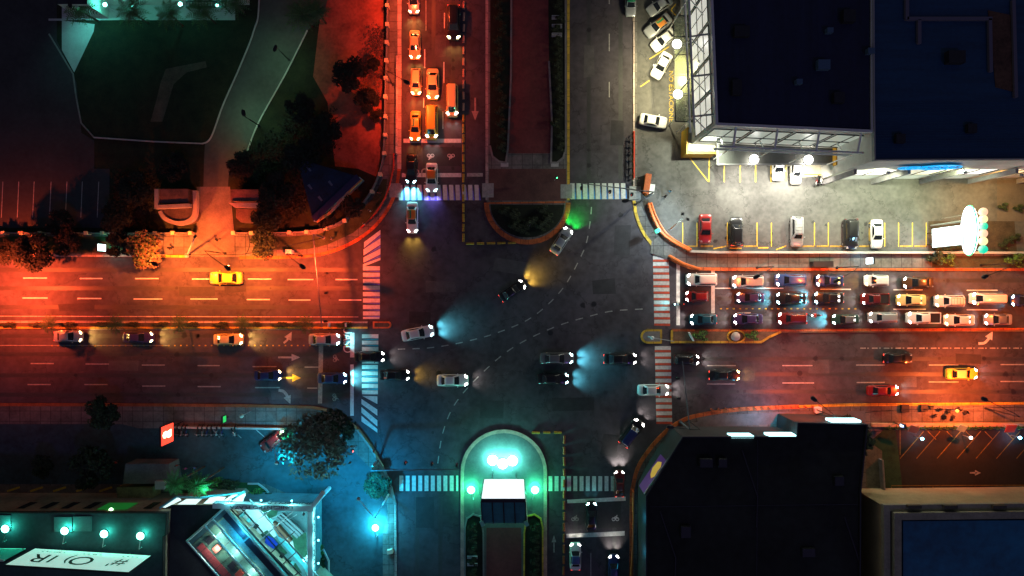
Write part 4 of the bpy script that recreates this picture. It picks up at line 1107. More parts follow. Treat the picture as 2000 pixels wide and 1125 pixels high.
# ------------------------------------------------------------------ trees, palms and shrubs
def crown_mesh(nl, r, h, seed, leaf=.34, clumps=14, squash=.75):
    rnd = random.Random(seed); mb = MB()
    cs = []
    for i in range(clumps):
        a = rnd.uniform(0, 6.28); q = r*.78*math.sqrt(rnd.random())
        cs.append((q*math.cos(a), q*math.sin(a), h + rnd.uniform(-.45,.5)*r*squash*(1.1-q/r), rnd.uniform(.24,.44)*r))
    for k in range(nl):
        c = rnd.choice(cs); v = Vector((rnd.gauss(0,1), rnd.gauss(0,1), rnd.gauss(0,.8))).normalized()*c[3]*(rnd.random()**.4)
        p = Vector(c[:3])+v; a = rnd.uniform(0,6.28); s = leaf*rnd.uniform(.6,1.3)
        t1 = Vector((math.cos(a), math.sin(a), rnd.uniform(-.5,.5))).normalized(); t2 = t1.cross(Vector((rnd.uniform(-.5,.5),rnd.uniform(-.5,.5),1)).normalized())
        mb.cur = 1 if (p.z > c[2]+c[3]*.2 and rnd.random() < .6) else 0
        mb.add([p-t1*s, p-t2*s*.5, p+t1*s, p+t2*s*.5], [(0,1,2,3)])
    return mb.mesh("crown", [LEAF, LEAF2]), cs
TREES = [crown_mesh(2600, 4.0, 5.2, s) for s in (3, 8)]
def trunk_mesh(cs, h, r0=.22):
    mb = MB(); mb.tube([(0,0,0),(.06,.02,h*.3),(0,.05,h*.55)], r0, 10, r0*.7)
    for c in cs[:7]:
        mb.tube([(0,.05,h*.5),(c[0]*.45,c[1]*.45,h*.5+(c[2]-h*.5)*.55),(c[0],c[1],c[2])], r0*.5, 6, .04)
    return mb.mesh("trunk", BARK, smooth=True)
LEAFK = mat("leaf_near_black", (0.005,0.009,0.004), 0.8, vary=0.5, scale=1.5)
BIGCROWN = crown_mesh(1900, 4.0, 5.2, 31, leaf=.24, clumps=30, squash=.8)[0]
TRUNKS = [trunk_mesh(t[1], 5.2) for t in TREES]
def tree(px, py, r, label, var=0, group=None, hs=None, leaf=None, spots=()):
    s = r/4.0; hs = hs or s
    p = W(px, py, 4.5*hs)
    t = thing("tree", label, "tree", (p.x,p.y,KZ), random.uniform(0,6.28), group)
    t.scale = (s, s, hs)
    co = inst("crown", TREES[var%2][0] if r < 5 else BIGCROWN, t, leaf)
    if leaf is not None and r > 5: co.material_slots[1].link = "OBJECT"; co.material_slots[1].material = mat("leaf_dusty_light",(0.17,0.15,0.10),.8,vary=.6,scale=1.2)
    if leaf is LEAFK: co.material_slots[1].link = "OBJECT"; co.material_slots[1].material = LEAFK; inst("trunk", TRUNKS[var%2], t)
    return t
AUT = mat("leaf_dry_blossom", (0.09,0.05,0.035), 0.7, vary=0.5, scale=1.5)
tree(620,870,5.4,"large dark spreading tree between the plaza car park and the curved pavement",0,leaf=mat("leaf_dusty",(0.10,0.085,0.06),.8,vary=.6,scale=1.2))
tree(655,845,3.6,"smaller dark tree against the large spreading one by the curved kerb",1)
tree(735,943,2.2,"round olive tree beside the fallen pole at the southern road mouth",1)
tree(207,800,2.6,"dark tree on the pavement kerb above the red totem",0)
tree(68,487,3.2,"broad dark tree on the verge, second from the western frame edge",1,leaf=LEAFK)
tree(14,492,1.9,"dark tree at the western frame edge of the verge",0,leaf=LEAFK)
tree(135,478,2.2,"low dark tree on the verge beside the lit advertising panel",1,leaf=LEAFK)
tree(280,492,2.9,"speckled amber-lit tree on the verge beside the kerb lamp",0,leaf=AUT)
tree(236,480,2.2,"dark tree on the verge to the other side of the lit advertising panel",1,leaf=LEAFK)
tree(513,478,2.3,"ragged tree by the wall at the driveway's end",0)
tree(1660,848,3.4,"dark round tree at the corner of the black roof",0)
tree(185,915,3.4,"dark tree in the plaza car park beside the kiosk",1)
tree(82,910,1.8,"dark slim tree in the plaza car park with a small white lamp",0)
for i,(x,y,r,l) in enumerate(((690,150,3.2,"black tree over the red bare earth, largest of the park's eastern side"),(720,200,2.4,"black tree beside the lamp's long shadow on the bare earth"),
(590,300,3.4,"dark tree between the path and the blue roof"),(540,370,3.4,"dark tree below the blue roof's western tip"),
        (530,420,3.0,"dark tree beside the gatehouse wing"),(265,365,3.2,"dark tree above the gatehouse"),(225,425,3.0,"dark tree between the bay lines and the gatehouse"),
        (120,440,2.6,"dark tree at the lower edge of the bay lines"),(640,250,3.0,"dark tree on the slope between path and bare earth"),
        (585,215,2.8,"dark tree hugging the outer kerb of the path"),(470,320,2.6,"dark tree where the path narrows"),(345,330,2.7,"dark tree above the dark gatehouse lawn"),
        (690,400,2.2,"dark tree inside the wall bend below the blue roof"),(640,425,2.0,"low tree inside the wall bend beside the amber strip"),(738,228,1.3,"small tree behind the wall posts"),(732,128,1.3,"small tree with reddish top behind the wall posts"))):
    tree(x,y,r*.85,l,i, leaf=LEAFK)
# palms
def frond_mesh():
    mb = MB(); n = 9; L = 2.6
    for k in range(13):
        a = 2*math.pi*k/13 + random.uniform(-.15,.15); ll = L*random.uniform(.8,1.1); dr = random.uniform(.5,1.3)
        prev = None
        pts = []
        for i in range(n+1):
            u = i/n; pts.append(Vector((math.cos(a)*ll*u, math.sin(a)*ll*u, .55*math.sin(u*2.2)-dr*u*u)))
        mb.tube(pts, .03, 4, .01)
        sd = Vector((-math.sin(a), math.cos(a), 0))
        for i in range(1, n+1):
            for s in (1,-1):
                w = .62*math.sin(math.pi*(i/n)**.8*.92+.15); p = pts[i]; f = Vector((math.cos(a),math.sin(a),0))
                mb.add([p-f*.09, p+sd*s*w*.6+f*.05-Vector((0,0,w*.15)), p+sd*s*w+f*.32-Vector((0,0,w*.4)), p+f*.07], [(0,1,2,3)])
    return mb.mesh("crown", [PALM])
FROND = frond_mesh()
def palm(px, py, s, label, h=4.5, group=None, m=None):
    p = W(px, py, h)
    t = thing("palm_tree", label, "palm tree", (p.x,p.y,KZ), random.uniform(0,6), group)
    inst("crown", FROND, t, m, loc=(0,0,h)).scale = (s,s,s)
    mb = MB(); mb.tube([(0,0,0),(.08,.05,h*.5),(0,0,h)], .16, 8, .10); mb.build("trunk", BARK, t, smooth=True, world=False)
PB = mat("palm_leaf_bright", (0.06,0.30,0.05), 0.5, vary=0.4, scale=1.5)
palm(344,944,.75,"bright green palm over the lit plaza canopy, nearer the kiosk",9.9,m=PB)
palm(385,946,.8,"bright green palm over the lit plaza canopy beside the dark shrubs",9.9,m=PB)
palm(560,845+5,.5,"small lime palm beside the parked red hatchback",2.5,m=PB)
palm(155,18,1.0,"dark palm in front of the teal-lit villa corner",5)
palm(258,22,1.0,"dark palm before the villa's middle terrace",5)
palm(330,28,.9,"dark palm before the villa's second terrace bay",5)
palm(395,22,1.0,"dark palm beside the villa's barred window",5)
palm(592,30,1.1,"green-lit palm beside the upper path kerb",5)
palm(620,22,.8,"dark palm beside the upper path kerb palm",5)
palm(458,5,.9,"green palm at the villa's end wall",4)
for i,(x,l) in enumerate(((98,"first"),(227,"second"),(352,"third"),(475,"fourth"),(598,"fifth"))):
    palm(x,634,.62,l+" median palm counted from the western frame edge",3.2,group="palms on the west median")
# shrubs
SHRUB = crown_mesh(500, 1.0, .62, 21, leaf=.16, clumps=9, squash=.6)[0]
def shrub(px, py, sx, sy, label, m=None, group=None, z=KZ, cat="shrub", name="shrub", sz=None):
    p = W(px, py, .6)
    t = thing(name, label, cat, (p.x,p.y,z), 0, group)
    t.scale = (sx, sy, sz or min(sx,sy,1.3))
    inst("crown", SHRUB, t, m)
    mb = MB()
    for a in range(4): mb.tube([(0,0,0),(.35*math.cos(a*1.6),.35*math.sin(a*1.6),.55)], .04, 5, .015)
    mb.build("stem", BARK, t, world=False)
SG = mat("shrub_leaf_green", (0.09,0.30,0.05), 0.7, vary=0.5, scale=2)
GB = mat("shrub_leaf_lime", (0.10,0.22,0.03), 0.7, vary=0.5, scale=2)
for x, w in ((14,1.6),(70,1.6),(130,1.7),(190,1.5),(205,1.5),(255,1.6),(312,1.8),(373,1.5),(430,1.6),(497,1.2),(545,1.7),(575,1.5),(672,1.6)):
    shrub(x,635,w,.48,"low dark hedge clump between the palms on the west median",None,"hedge clumps on the west median")
shrub(1368,657,1.5,.95,"green hedge block at the broad end of the east median, beside the white stake",SG)
shrub(1469,657,1.3,.85,"green hedge block behind the pale dome on the east median",SG)
shrub(1851,509,1.4,1.1,"lime green bush by the kerb below the glowing oval",GB)
shrub(1981,511,1.9,1.2,"lime green bush by the kerb near the eastern frame edge",GB)
shrub(1825,507,1.6,1.2,"dark bush beside the lime one below the lit totem")
for i,(x,y) in enumerate(((1835,486),(1853,487),(1873,484),(1960,480),(1972,470),(1985,465),(1960,405),(1990,408))):
    shrub(x,y,1.0,.7,"dark garden shrub in the bed around the lit totem",None,"shrubs of the totem bed")
for i,(x,y,w) in enumerate(((422,945,1.4),(440,948,1.3),(456,952,1.4),(500,968,1.5),(520,975,1.3),(535,985,1.1),(540,1010,1.2),(560,1000,1.2),(590,1085,1.2),(622,1075,1.1),(625,1100,1.2))):
    shrub(x,y,w,w*.8,"rounded plaza shrub in the beds around the white beams",SG if i%3==0 else None,"plaza shrubs")
for i in range(20):
    shrub(1735+14*i, 834,1.0,.55,"clump of the clipped hedge below the orange-lit pavement",SG,"hedge above the south-eastern car park")
for i in range(12):
    a = R(195+13.5*i); rr = random.choice((.55,.8))
    shrub(1030+58*math.cos(a)*rr, 402-62*math.sin(a)*rr, 1.1, .9, "dark shrub in the half-round island bed",None,"shrubs of the half-round island")
for i in range(14):
    for x in (975,1090):
        shrub(x+random.uniform(-6,6), -10+23*i, .95, .9, "dark shrub in the long beds of the northern median",None,"shrubs of the northern median")
for i in range(5):
    for x in (923,1045):
        shrub(x, 1032+22*i, .95, .9, "dark shrub in the long beds of the southern median",None,"shrubs of the southern median")
# loose park ground cover
def leafy_patch(name, pts_px, n, m, s=.22, h=.5, z=KZ):
    P2 = pw(pts_px); xs=[p[0] for p in P2]; ys=[p[1] for p in P2]; mb = MB(); rnd = random.Random(len(name)*7+n); k=0
    def inside(x,y):
        c=False; j=len(P2)-1
        for i in range(len(P2)):
            if (P2[i][1]>y)!=(P2[j][1]>y) and x < (P2[j][0]-P2[i][0])*(y-P2[i][1])/(P2[j][1]-P2[i][1])+P2[i][0]: c = not c
            j=i
        return c
    while k < n:
        x=rnd.uniform(min(xs),max(xs)); y=rnd.uniform(min(ys),max(ys))
        if not inside(x,y): continue
        cx, cy = x, y
        for _ in range(10):
            a=rnd.uniform(0,6.28); q=Vector((cx+rnd.gauss(0,.45), cy+rnd.gauss(0,.45), z+rnd.uniform(.02,h))); t1=Vector((math.cos(a),math.sin(a),rnd.uniform(-.3,.8)))*s*rnd.uniform(.5,1.4); t2=Vector((-math.sin(a),math.cos(a),rnd.uniform(-.3,.3)))*s*.4
            mb.add([q-t1,q-t2,q+t1,q+t2],[(0,1,2,3)])
        k+=1
    o = mb.build(name, m, fix=False); tag(o, "low ground cover", None, kind="stuff"); del o["label"]
leafy_patch("ground_cover", [(480,300),(570,230),(650,215),(655,300),(600,300),(590,420),(560,450),(470,380)], 520, LEAFK)
leafy_patch("ground_cover", [(230,340),(300,340),(300,450),(215,450)], 250, LEAFK)
leafy_patch("fallen_leaves", [(715,50),(750,50),(750,200),(700,190)], 130, AUT, .18, .3)

# ------------------------------------------------------------------ walls, posts, railings, dividers
wall_pts = [(X0,456),(371,456)]
wall_pts2 = [(455,456),(560,455),(598,453),(635,447),(672,432),(701,409),(726,376),(742,341),(751,300),(754,200),(757,100),(759,0),(759,Y0)]
def wall_thing(name, pts, label, posts, m=CONC, w=.16, h=1.0, sm=True, pm=None):
    c = W(*pts[0])
    t = thing(name, label, "wall", (c.x,c.y,KZ))
    mb = MB(); mb.ribbon(pw(smooth_path(pts,4) if sm else pts), w, KZ, KZ+h); mb.build("wall_panel", m, t)
    for x,y in posts:
        q = W(x,y,1.4); mb = MB(); mb.obox((q.x,q.y,KZ+.6), .42,.42,1.2); mb.obox((q.x,q.y,KZ+1.26), .56,.56,.12); mb.build("post", pm or mat("post_cream",(.75,.62,.38),.7,vary=.1,scale=2), t)
    return t
wall_thing("park_wall", wall_pts, "pale park boundary wall with square capped posts west of the driveway", [(x,455) for x in (5,40,77,134,167,199,235,268,302,337,371)], sm=False)
wall_thing("park_wall", wall_pts2, "pale park boundary wall with capped posts curving round to the northern arm", [(455,455),(490,455),(564,454),(598,453),(635,446),(672,431),(701,407),(726,374),(742,340),(750,299)]+[(752,263),(752,227),(752,188),(753,152),(754,117),(755,82),(756,47),(756,10)])
def rail(name, pts, m, label, w=.1, h=1.0, z0=KZ, cat="railing", sm=True, posts=0):
    p = smooth_path(pts,4) if sm else pts
    c = W(*pts[0]); t = thing(name, label, cat, (c.x,c.y,z0))
    q = [W(x,y,h) for x,y in p]
    mb = MB(); mb.tube([(v.x,v.y,z0+h) for v in q], w, 6); mb.build("top_rail", m, t)
    mb = MB(); mb.tube([(v.x,v.y,z0+h*.5) for v in q], w*.6, 6); mb.build("lower_rail", m, t)
    st = max(1, len(q)//(posts or 10))
    for v in q[::st]:
        mb = MB(); mb.tube([(v.x,v.y,z0),(v.x,v.y,z0+h)], w*.8, 6); mb.build("post", m, t)
    return t
ORAIL = mat("orange_barrier", (0.72,0.16,0.03), 0.5, vary=0.15, scale=2)
RRAIL = mat("red_barrier", (0.62,0.05,0.02), 0.5, vary=0.15, scale=2)
rail("safety_railing", [(1238,257),(1238,300),(1238,348)], RRAIL, "red guard railing along the kerb above the north-eastern crosswalk", .14, 1.0)
rail("safety_railing", [(1267,398),(1278,430),(1300,462),(1346,489)], ORAIL, "broad orange guard railing curving round the corner car park", .22, .9)
rail("safety_railing", [(1272,396),(1284,428),(1306,460),(1350,487)], ORAIL, "second orange guard railing parallel to the broad curved one", .12, .9)
rail("safety_railing", [(1308,500),(1335,515),(1368,526)], ORAIL, "short orange guard railing beside the red and white crosswalk's upper end", .22, .9)
rail("safety_railing", [(769,300),(768,330),(757,375),(735,415),(705,445)], RRAIL, "dull red guard railing on the dark north-western bend", .10, .9)
rail("safety_railing", [(1227+10,960),(1236,1050),(1232,1125)], ORAIL, "orange guard railing along the kerb of the southern road", .12, .9)
rail("safety_railing", [(775,110),(775,200),(774,300)], KERB_P, "pale guard railing along the red pavement of the northern queue", .16, .9)
def low_wall(name, pts, w, h, m, label, sm=False):
    c = W(*pts[0]); o = MB().ribbon([(a-c.x, b-c.y) for a,b in pw(smooth_path(pts,4) if sm else pts)], w, 0, h).build(name, m, smooth=False)
    o.location = (c.x,c.y,KZ); return tag(o, label, "wall")
low_wall("parking_wall", [(1345,491),(1400,493),(2000,494),(X1,494)], .35, .7, CONC_L, "pale low wall between the shopping centre bays and the eastern arm")
low_wall("plaza_wall", [(345,833),(450,834),(560,836)], .3, .8, CONC_L, "low wall with leaning motorcycles above the plaza car park")
low_wall("lot_wall", [(1722,985),(1900,984),(X1,984)], .25, 1.0, CONC, "dark low wall between the striped lot and the blue-roofed building")
low_wall("kerb_wall", [(700,838),(725,872),(748,910)], .3, .8, CONC, "low retaining wall along the curved south-western pavement", True)
low_wall("alley_wall", [(1716,895),(1722,985)], .25, 1.2, CONC, "wall between the alley and the striped lot")
low_wall("lot_edge_wall", [(1700,829),(X1,827)], .5, .6, mat("wall_orange_plaster",(.5,.32,.18),.8,vary=.2,scale=1), "orange-lit low wall above the clipped hedge")
# lane dividers: painted concrete blocks
DG = "painted concrete lane divider blocks"
def divider_mesh(L=1.25, w=.34, h=.26):
    mb = MB(); mb.loft([[(x, y*w/2, z*h) for y,z in ((-1,0),(-.85,.5),(-.55,1),(.55,1),(.85,.5),(1,0))] for x in (-L/2,-L/2+.08,L/2-.08,L/2)])
    return mb.mesh("lane_divider", [KERB_Y], fix=True)
DIV = divider_mesh()
RED_D = mat("divider_reddish", (0.60,0.30,0.22), 0.7, vary=0.3, scale=2)
def dividers(pts, step, m, label, group):
    p = pw(pts); 
    for i in range(len(p)-1):
        a = Vector(p[i]); b = Vector(p[i+1]); L = (b-a).length; n = max(1,int(L/step)); d = (b-a)/L
        for k in range(n):
            c = a + d*(L*(k+.5)/n)
            o = bpy.data.objects.new("lane_divider", DIV); COL.objects.link(o)
            o.location = (c.x,c.y,.006); o.rotation_euler = (0,0,math.atan2(d.y,d.x)+random.uniform(-.04,.04))
            o.scale = (random.uniform(.88,1.05), 1, 1)
            o.material_slots[0].link = 'OBJECT'; o.material_slots[0].material = m
            tag(o, label, "lane divider", group)
dividers([(906,0),(905,220)], 1.7, RED_D, "reddish divider block in the row beside the northern queue", "divider blocks of the upper northern row")
dividers([(905,222),(905,474)], 1.45, KERB_Y, "yellow divider block in the row running down past the northern crosswalk", "divider blocks of the lower northern row")
dividers([(908,476),(1010,474)], 1.5, KERB_Y, "yellow divider block in the short row below the half-round island", "divider blocks below the half-round island")
dividers([(1036,845),(1100,845)], 1.5, KERB_Y, "yellow divider block in the short row above the southern turning lane", "divider blocks above the southern turning lane")
dividers([(1102,848),(1101,1125)], 1.6, KERB_O, "orange divider block in the row beside the southern median", "divider blocks of the southern row")
def chevrons():
    for i in range(16):
        x = 1390+14*i; o = MB().obox((0,0,.1), .55,.25,.2).build("kerb_stud", KERB_O); c = W(x, 800-(x-1390)*.03); o.location = (c.x,c.y,KZ); o.rotation_euler=(0,0,R(-35))
        tag(o, "orange stud on the kerb of the blue-lit pavement", "kerb stud", "orange kerb studs along the blue-lit pavement")
chevrons()
# benches on the medians
BG = "benches in the northern median bed"
for y in (38,55,72):
    c = W(1087,y); t = thing("bench","pale slatted bench in the dark bed of the northern median","bench",(c.x,c.y,KZ),0,BG)
    mb = MB(); [mb.box(-.8,-.22+k*.16,.42,.8,-.10+k*.16,.46) for k in range(3)]; mb.build("seat", STEEL, t, world=False)
    mb = MB(); mb.box(-.8,.26,.5,.8,.30,.85); mb.build("backrest", STEEL, t, world=False)
    for s in (-.65,.65):
        mb = MB(); mb.box(s-.04,-.2,0,s+.04,.28,.42); mb.build("leg", DARKMETAL, t, world=False)
for y in (1086,1100):
    c = W(923,y); t = thing("bench","pale bench in the dark western bed of the southern median","bench",(c.x,c.y,KZ),0,"benches in the southern median bed")
    mb = MB(); [mb.box(-.8,-.22+k*.16,.42,.8,-.10+k*.16,.46) for k in range(3)]; mb.build("seat", STEEL, t, world=False)
    mb = MB(); mb.box(-.8,.26,.5,.8,.30,.85); mb.build("backrest", STEEL, t, world=False)
# utility boxes and small things
def box_thing(name, px, py, dx, dy, dz, m, label, cat, rz=0, lid=None):
    c = W(px,py,dz/2); t = thing(name, label, cat, (c.x,c.y,KZ), R(rz))
    mb = MB(); mb.box(-dx/2,-dy/2,0,dx/2,dy/2,dz-.08); mb.build("cabinet", m, t, world=False)
    mb = MB(); mb.box(-dx/2-.05,-dy/2-.05,dz-.08,dx/2+.05,dy/2+.05,dz); mb.build("lid", lid or m, t, world=False)
    return t
box_thing("utility_box", 566,492, .9,.6,1.1, STEEL_W, "white utility box by the kerb below the park wall", "utility box")
box_thing("utility_box", 1031,438, .7,.7,.5, CONC_L, "pale hatch box in the half-round island bed", "utility box", 10)
box_thing("utility_box", 1604,516, 3.0,.8,1.4, DARKMETAL, "long dark shelter box on the kerb of the eastern arm", "utility box")
box_thing("utility_box", 1596,800, .9,.8,.9, STEEL_W, "pale cabinet on the pavement near the black roof", "utility box", 8)
box_thing("planter", 1766,797, 1.1,1.1,.5, DARKMETAL, "square dark planter on the amber pavement, nearer the black roof", "planter")
box_thing("planter", 1803,796, 1.0,1.0,.5, DARKMETAL, "square dark planter on the amber pavement, nearer the chairs", "planter")
box_thing("vendor_cart", 1263,360, .8,3.0,1.2, mat("cart_orange",(.42,.09,.02),.6,vary=.3,scale=2), "orange vendor cart at the corner of the north-eastern crosswalk", "cart", -8)
box_thing("vendor_cart", 1270,370, 1.0,1.4,1.0, STEEL_W, "white box cart beside the orange one", "cart", -8)
c = W(1296,480); ramp = MB().prism([(-2.1,-1.2),(1.0,-2.2),(2.0,-.6),(1.6,1.6),(-.2,2.0),(-1.9,.6)], 0, .06).build("pavement_ramp", PAVE); ramp.location=(c.x,c.y,KZ); ramp["kind"]="structure"
for i,(x,y) in enumerate(((953,372),(1106,374),(1240,378),(772,372))):
    c = W(x,y); o = MB().prism([(-.9,-1.1),(.9,-1.1),(.9,1.1),(-.9,1.1)],0,.03).build("kerb_ramp", mat("tactile_paving",(.30,.30,.28),.8,vary=.3,scale=2)); o.location=(c.x,c.y,KZ+.02); o["kind"]="structure"
for i,(x,y) in enumerate(((1820,795),(1836,800),(1853,802),(1872,798),(1885,806),(1826,812),(1845,815),(1862,814))):
    c = W(x,y,.5); t = thing("cafe_chair","dark metal chair on the amber-lit pavement","chair",(c.x,c.y,KZ),i*1.3,"chairs strewn on the amber pavement")
    mb=MB(); mb.box(-.25,-.25,.42,.25,.25,.46); mb.build("seat",DARKMETAL,t,world=False)
    mb=MB(); mb.box(-.25,.22,.46,.25,.26,.95); mb.build("backrest",DARKMETAL,t,world=False)
    for a,b in ((-1,-1),(1,-1),(1,1),(-1,1)):
        mb=MB(); mb.box(a*.22-.02,b*.22-.02,0,a*.22+.02,b*.22+.02,.42); mb.build("leg",DARKMETAL,t,world=False)
# dome, beacon on the tip, stake
c = W(1437,657); t = thing("median_dome","pale dome sculpture in a round kerb on the east median","sculpture",(c.x,c.y,KZ))
mb=MB(); mb.ribbon([(1.35*math.cos(R(a)),.95*math.sin(R(a))) for a in range(0,360,20)],.2,0,.25,closed=True); mb.build("ring_kerb",KERB_Y,t,world=False)
mb=MB(); mb.sphere((-.1,0,.05),.75,16,.8,half=True); mb.build("dome",CONC_L,t,smooth=True,world=False)
c = W(1266,657); t = thing("traffic_beacon","traffic post with a low floodlight on the rounded east median tip","beacon",(c.x,c.y,KZ))
mb=MB(); mb.tube([(0,0,0),(0,0,3.2)],.09,10); mb.build("pole",STEEL,t,world=False)
mb=MB(); mb.sphere((0,0,3.3),.28,12); mb.build("lamp_globe",STEEL_W,t,smooth=True,world=False)
mb=MB(); mb.tube([(0,0,3.0),(3.2,-.5,3.6)],.05,8); mb.build("arm",STEEL,t,world=False)
c = W(1348,657); o = MB().obox((0,0,.5),.16,1.5,.9).build("marker_board",STEEL_W); o.location=(c.x,c.y,KZ); o.rotation_euler=(0,0,R(28)); tag(o,"white marker board standing before the east median hedge","marker board")
for x in (645,678):
    c = W(x,634); o = MB().obox((0,0,.6),.12,.6,1.2).build("marker_post",STEEL_W); o.location=(c.x,c.y,KZ); tag(o,"thin pale post standing on the west median near its tip","post","posts near the west median tip")
# ------------------------------------------------------------------ lit panels and billboards
def standing_panel(name, label, cat, a, b, z0, z1, face_m, back_m=None, thick=.25, legs=True, zb=KZ, normal=None):
    """Upright panel whose bottom edge (height z0) runs from pixel a to pixel b."""
    A = W(*a, z0); B = W(*b, z0); m = (A+B)/2
    t = thing(name, label, cat, (m.x, m.y, zb))
    d = (B-A).normalized(); n = Vector((-d.y, d.x, 0))
    if normal is not None and n.dot(Vector(normal)) < 0: n = -n
    def q(s, z, off): return (A + (B-A)*s + n*off + Vector((0,0,z-z0)))
    mb = MB(); mb.add([q(0,z0,0),q(1,z0,0),q(1,z1,0),q(0,z1,0),q(0,z0,-thick),q(1,z0,-thick),q(1,z1,-thick),q(0,z1,-thick)],
        [(0,1,2,3),(4,7,6,5),(0,4,5,1),(1,5,6,2),(2,6,7,3),(3,7,4,0)]); mb.build("cabinet", back_m or DARKMETAL, t)
    w = (B-A).length; e = .08/w; 
    mb = MB(); mb.add([q(e,z0+.08,.012),q(1-e,z0+.08,.012),q(1-e,z1-.08,.012),q(e,z1-.08,.012)], [(0,1,2,3)]); f = mb.build("sign_face", face_m, t)
    if legs and z0 > .5:
        for s in ((.2,.8) if w > 2 else (.5,)):
            p = q(s, z0, -thick/2); mb = MB(); mb.tube([(p.x,p.y,zb),(p.x,p.y,z0)], .09, 8); mb.build("post", DARKMETAL, t)
    return t, q, n, d
PANEL_W = mat("backlit_panel_white", (.8,.8,.8), .4, emit=(.82,.95,1), es=3.0)
PANEL_C = mat("backlit_panel_cyan", (.5,.8,.8), .4, emit=(.45,.95,1), es=3.0)
PANEL_T = mat("floodlit_panel_glow", (.7,.75,.72), .6, emit=(.55,1.0,.85), es=.55, vary=.1, scale=.3)  # the board's floodlighting is put in as faint emission
PANEL_R = mat("backlit_panel_red", (.7,.1,.05), .4, emit=(1,.06,.03), es=1.6)
INK = mat("sign_ink_dark", (.005,.03,.02), .6)
# advertising panels on the pavements
t,q,n,d = standing_panel("advertising_panel","white lit advertising panel on the verge between dark trees","advertising panel",(207,477),(207,492),.5,2.9,PANEL_W,normal=(1,0,0))
lamp('POINT', t, n*.9+Vector((0,0,1.6)), 160, (.1,.9,.6), radius=.3)
t,q,n,d = standing_panel("advertising_panel","white lit advertising panel on the kerb above the short white hatchback","advertising panel",(1691,503),(1691,517),.5,2.9,PANEL_W,normal=(-1,0,0))
lamp('POINT', t, n*.9+Vector((0,0,1.6)), 120, (.3,.7,1), radius=.3)
t,q,n,d = standing_panel("advertising_panel","small green lit sign on the pavement beside the red totem","advertising panel",(442,810),(442,824),1.2,2.6,mat("backlit_panel_green",(.05,.4,.1),.5,emit=(.05,1,.2),es=.55),normal=(1,0,0))
t,q,n,d = standing_panel("sign_totem","red lit totem with a pale cup figure above the plaza motorcycles","sign",(339,824),(339,862),3.6,7.6,PANEL_R,normal=(1,0,0))
mb = MB(); mb.cur=0
fig = [(.30,.2),(.36,.55),(.30,.62),(.34,.80),(.46,.88),(.60,.84),(.66,.68),(.60,.60),(.70,.42),(.66,.2)]
mb.add([q(s, 3.6+4*v, .03) for s,v in fig], [tuple(range(len(fig)))])
mb.build("sign_emblem", mat("backlit_cream",(.9,.8,.6),.4,emit=(1,.80,.50),es=4), t)
lamp('POINT', t, n*1.2+Vector((0,0,5)), 120, (1,.1,.05), radius=.4)
# globe lamp beside the green sign
c = W(472,812,4); t = thing("globe_lamp","unlit pale globe lamp on the pavement beside the green sign","lamp",(c.x,c.y,KZ))
mb=MB(); mb.tube([(0,0,0),(0,0,3.7)],.06,8); mb.build("pole",STEEL,t,world=False); mb=MB(); mb.sphere((0,0,3.95),.35,12); mb.build("lamp_globe",mat("frosted_globe",(.55,.7,.62),.4),t,smooth=True,world=False)
# tall lit totem, oval and coloured balls by the shopping centre
t,q,n,d = standing_panel("sign_totem","tall white lit totem standing in the garden bed below the oval","sign",(1820,447),(1821,484),2.0,9.6,mat("backlit_panel_strong",(.9,.9,.9),.4,emit=(.88,1,1),es=5),mat("totem_side",(.3,.4,.42),.5),.6,normal=(-1,0,0))
lamp('POINT', t, n*2+Vector((0,0,4)), 500, (.6,.9,1), radius=.5)
mb=MB(); mb.add([q(s,z,.03) for s,z in ((.0,6.9),(1,6.9),(1,7.0),(.0,7.0))],[(0,1,2,3)]); mb.build("seam",STEEL,t)
A = W(1888,404,9.5); B = W(1888,497,9.5); Mx = (A+B)/2
t = thing("oval_sign","huge white glowing oval on a pole beside six glowing balls","sign",(Mx.x,Mx.y,KZ))
mb = MB(); hy = 3.45; vs=[]
N=40
for off in (0,.5):
    for k in range(N):
        a = 2*math.pi*k/N; vs.append((off, hy*math.sin(a), 9.6+1.65*math.cos(a)))
mb.add(vs, [tuple(range(N)), tuple(range(2*N-1,N-1,-1))]+[(k,N+k,N+(k+1)%N,(k+1)%N) for k in range(N)])
mb.build("oval_panel", mat("backlit_panel_bright",(.9,.9,.9),.4,emit=(1,1,1),es=6), t, world=False)
mb = MB(); mb.ribbon([(0,0),(0,0.01)],.01,0,.01)
rim = [Vector((.25, (hy+.08)*math.sin(2*math.pi*k/N), 9.6+1.74*math.cos(2*math.pi*k/N))) for k in range(N+1)]
mb = MB(); mb.tube(rim,.12,6); mb.build("rim",mat("neon_green",(.05,.5,.2),.4,emit=(.05,.9,.35),es=1.2),t,world=False)
for y in (-1.5,1.5):
    mb = MB(); mb.tube([(.25,y,0),(.25,y,8.1)],.14,10); mb.build("pole",STEEL,t,world=False)
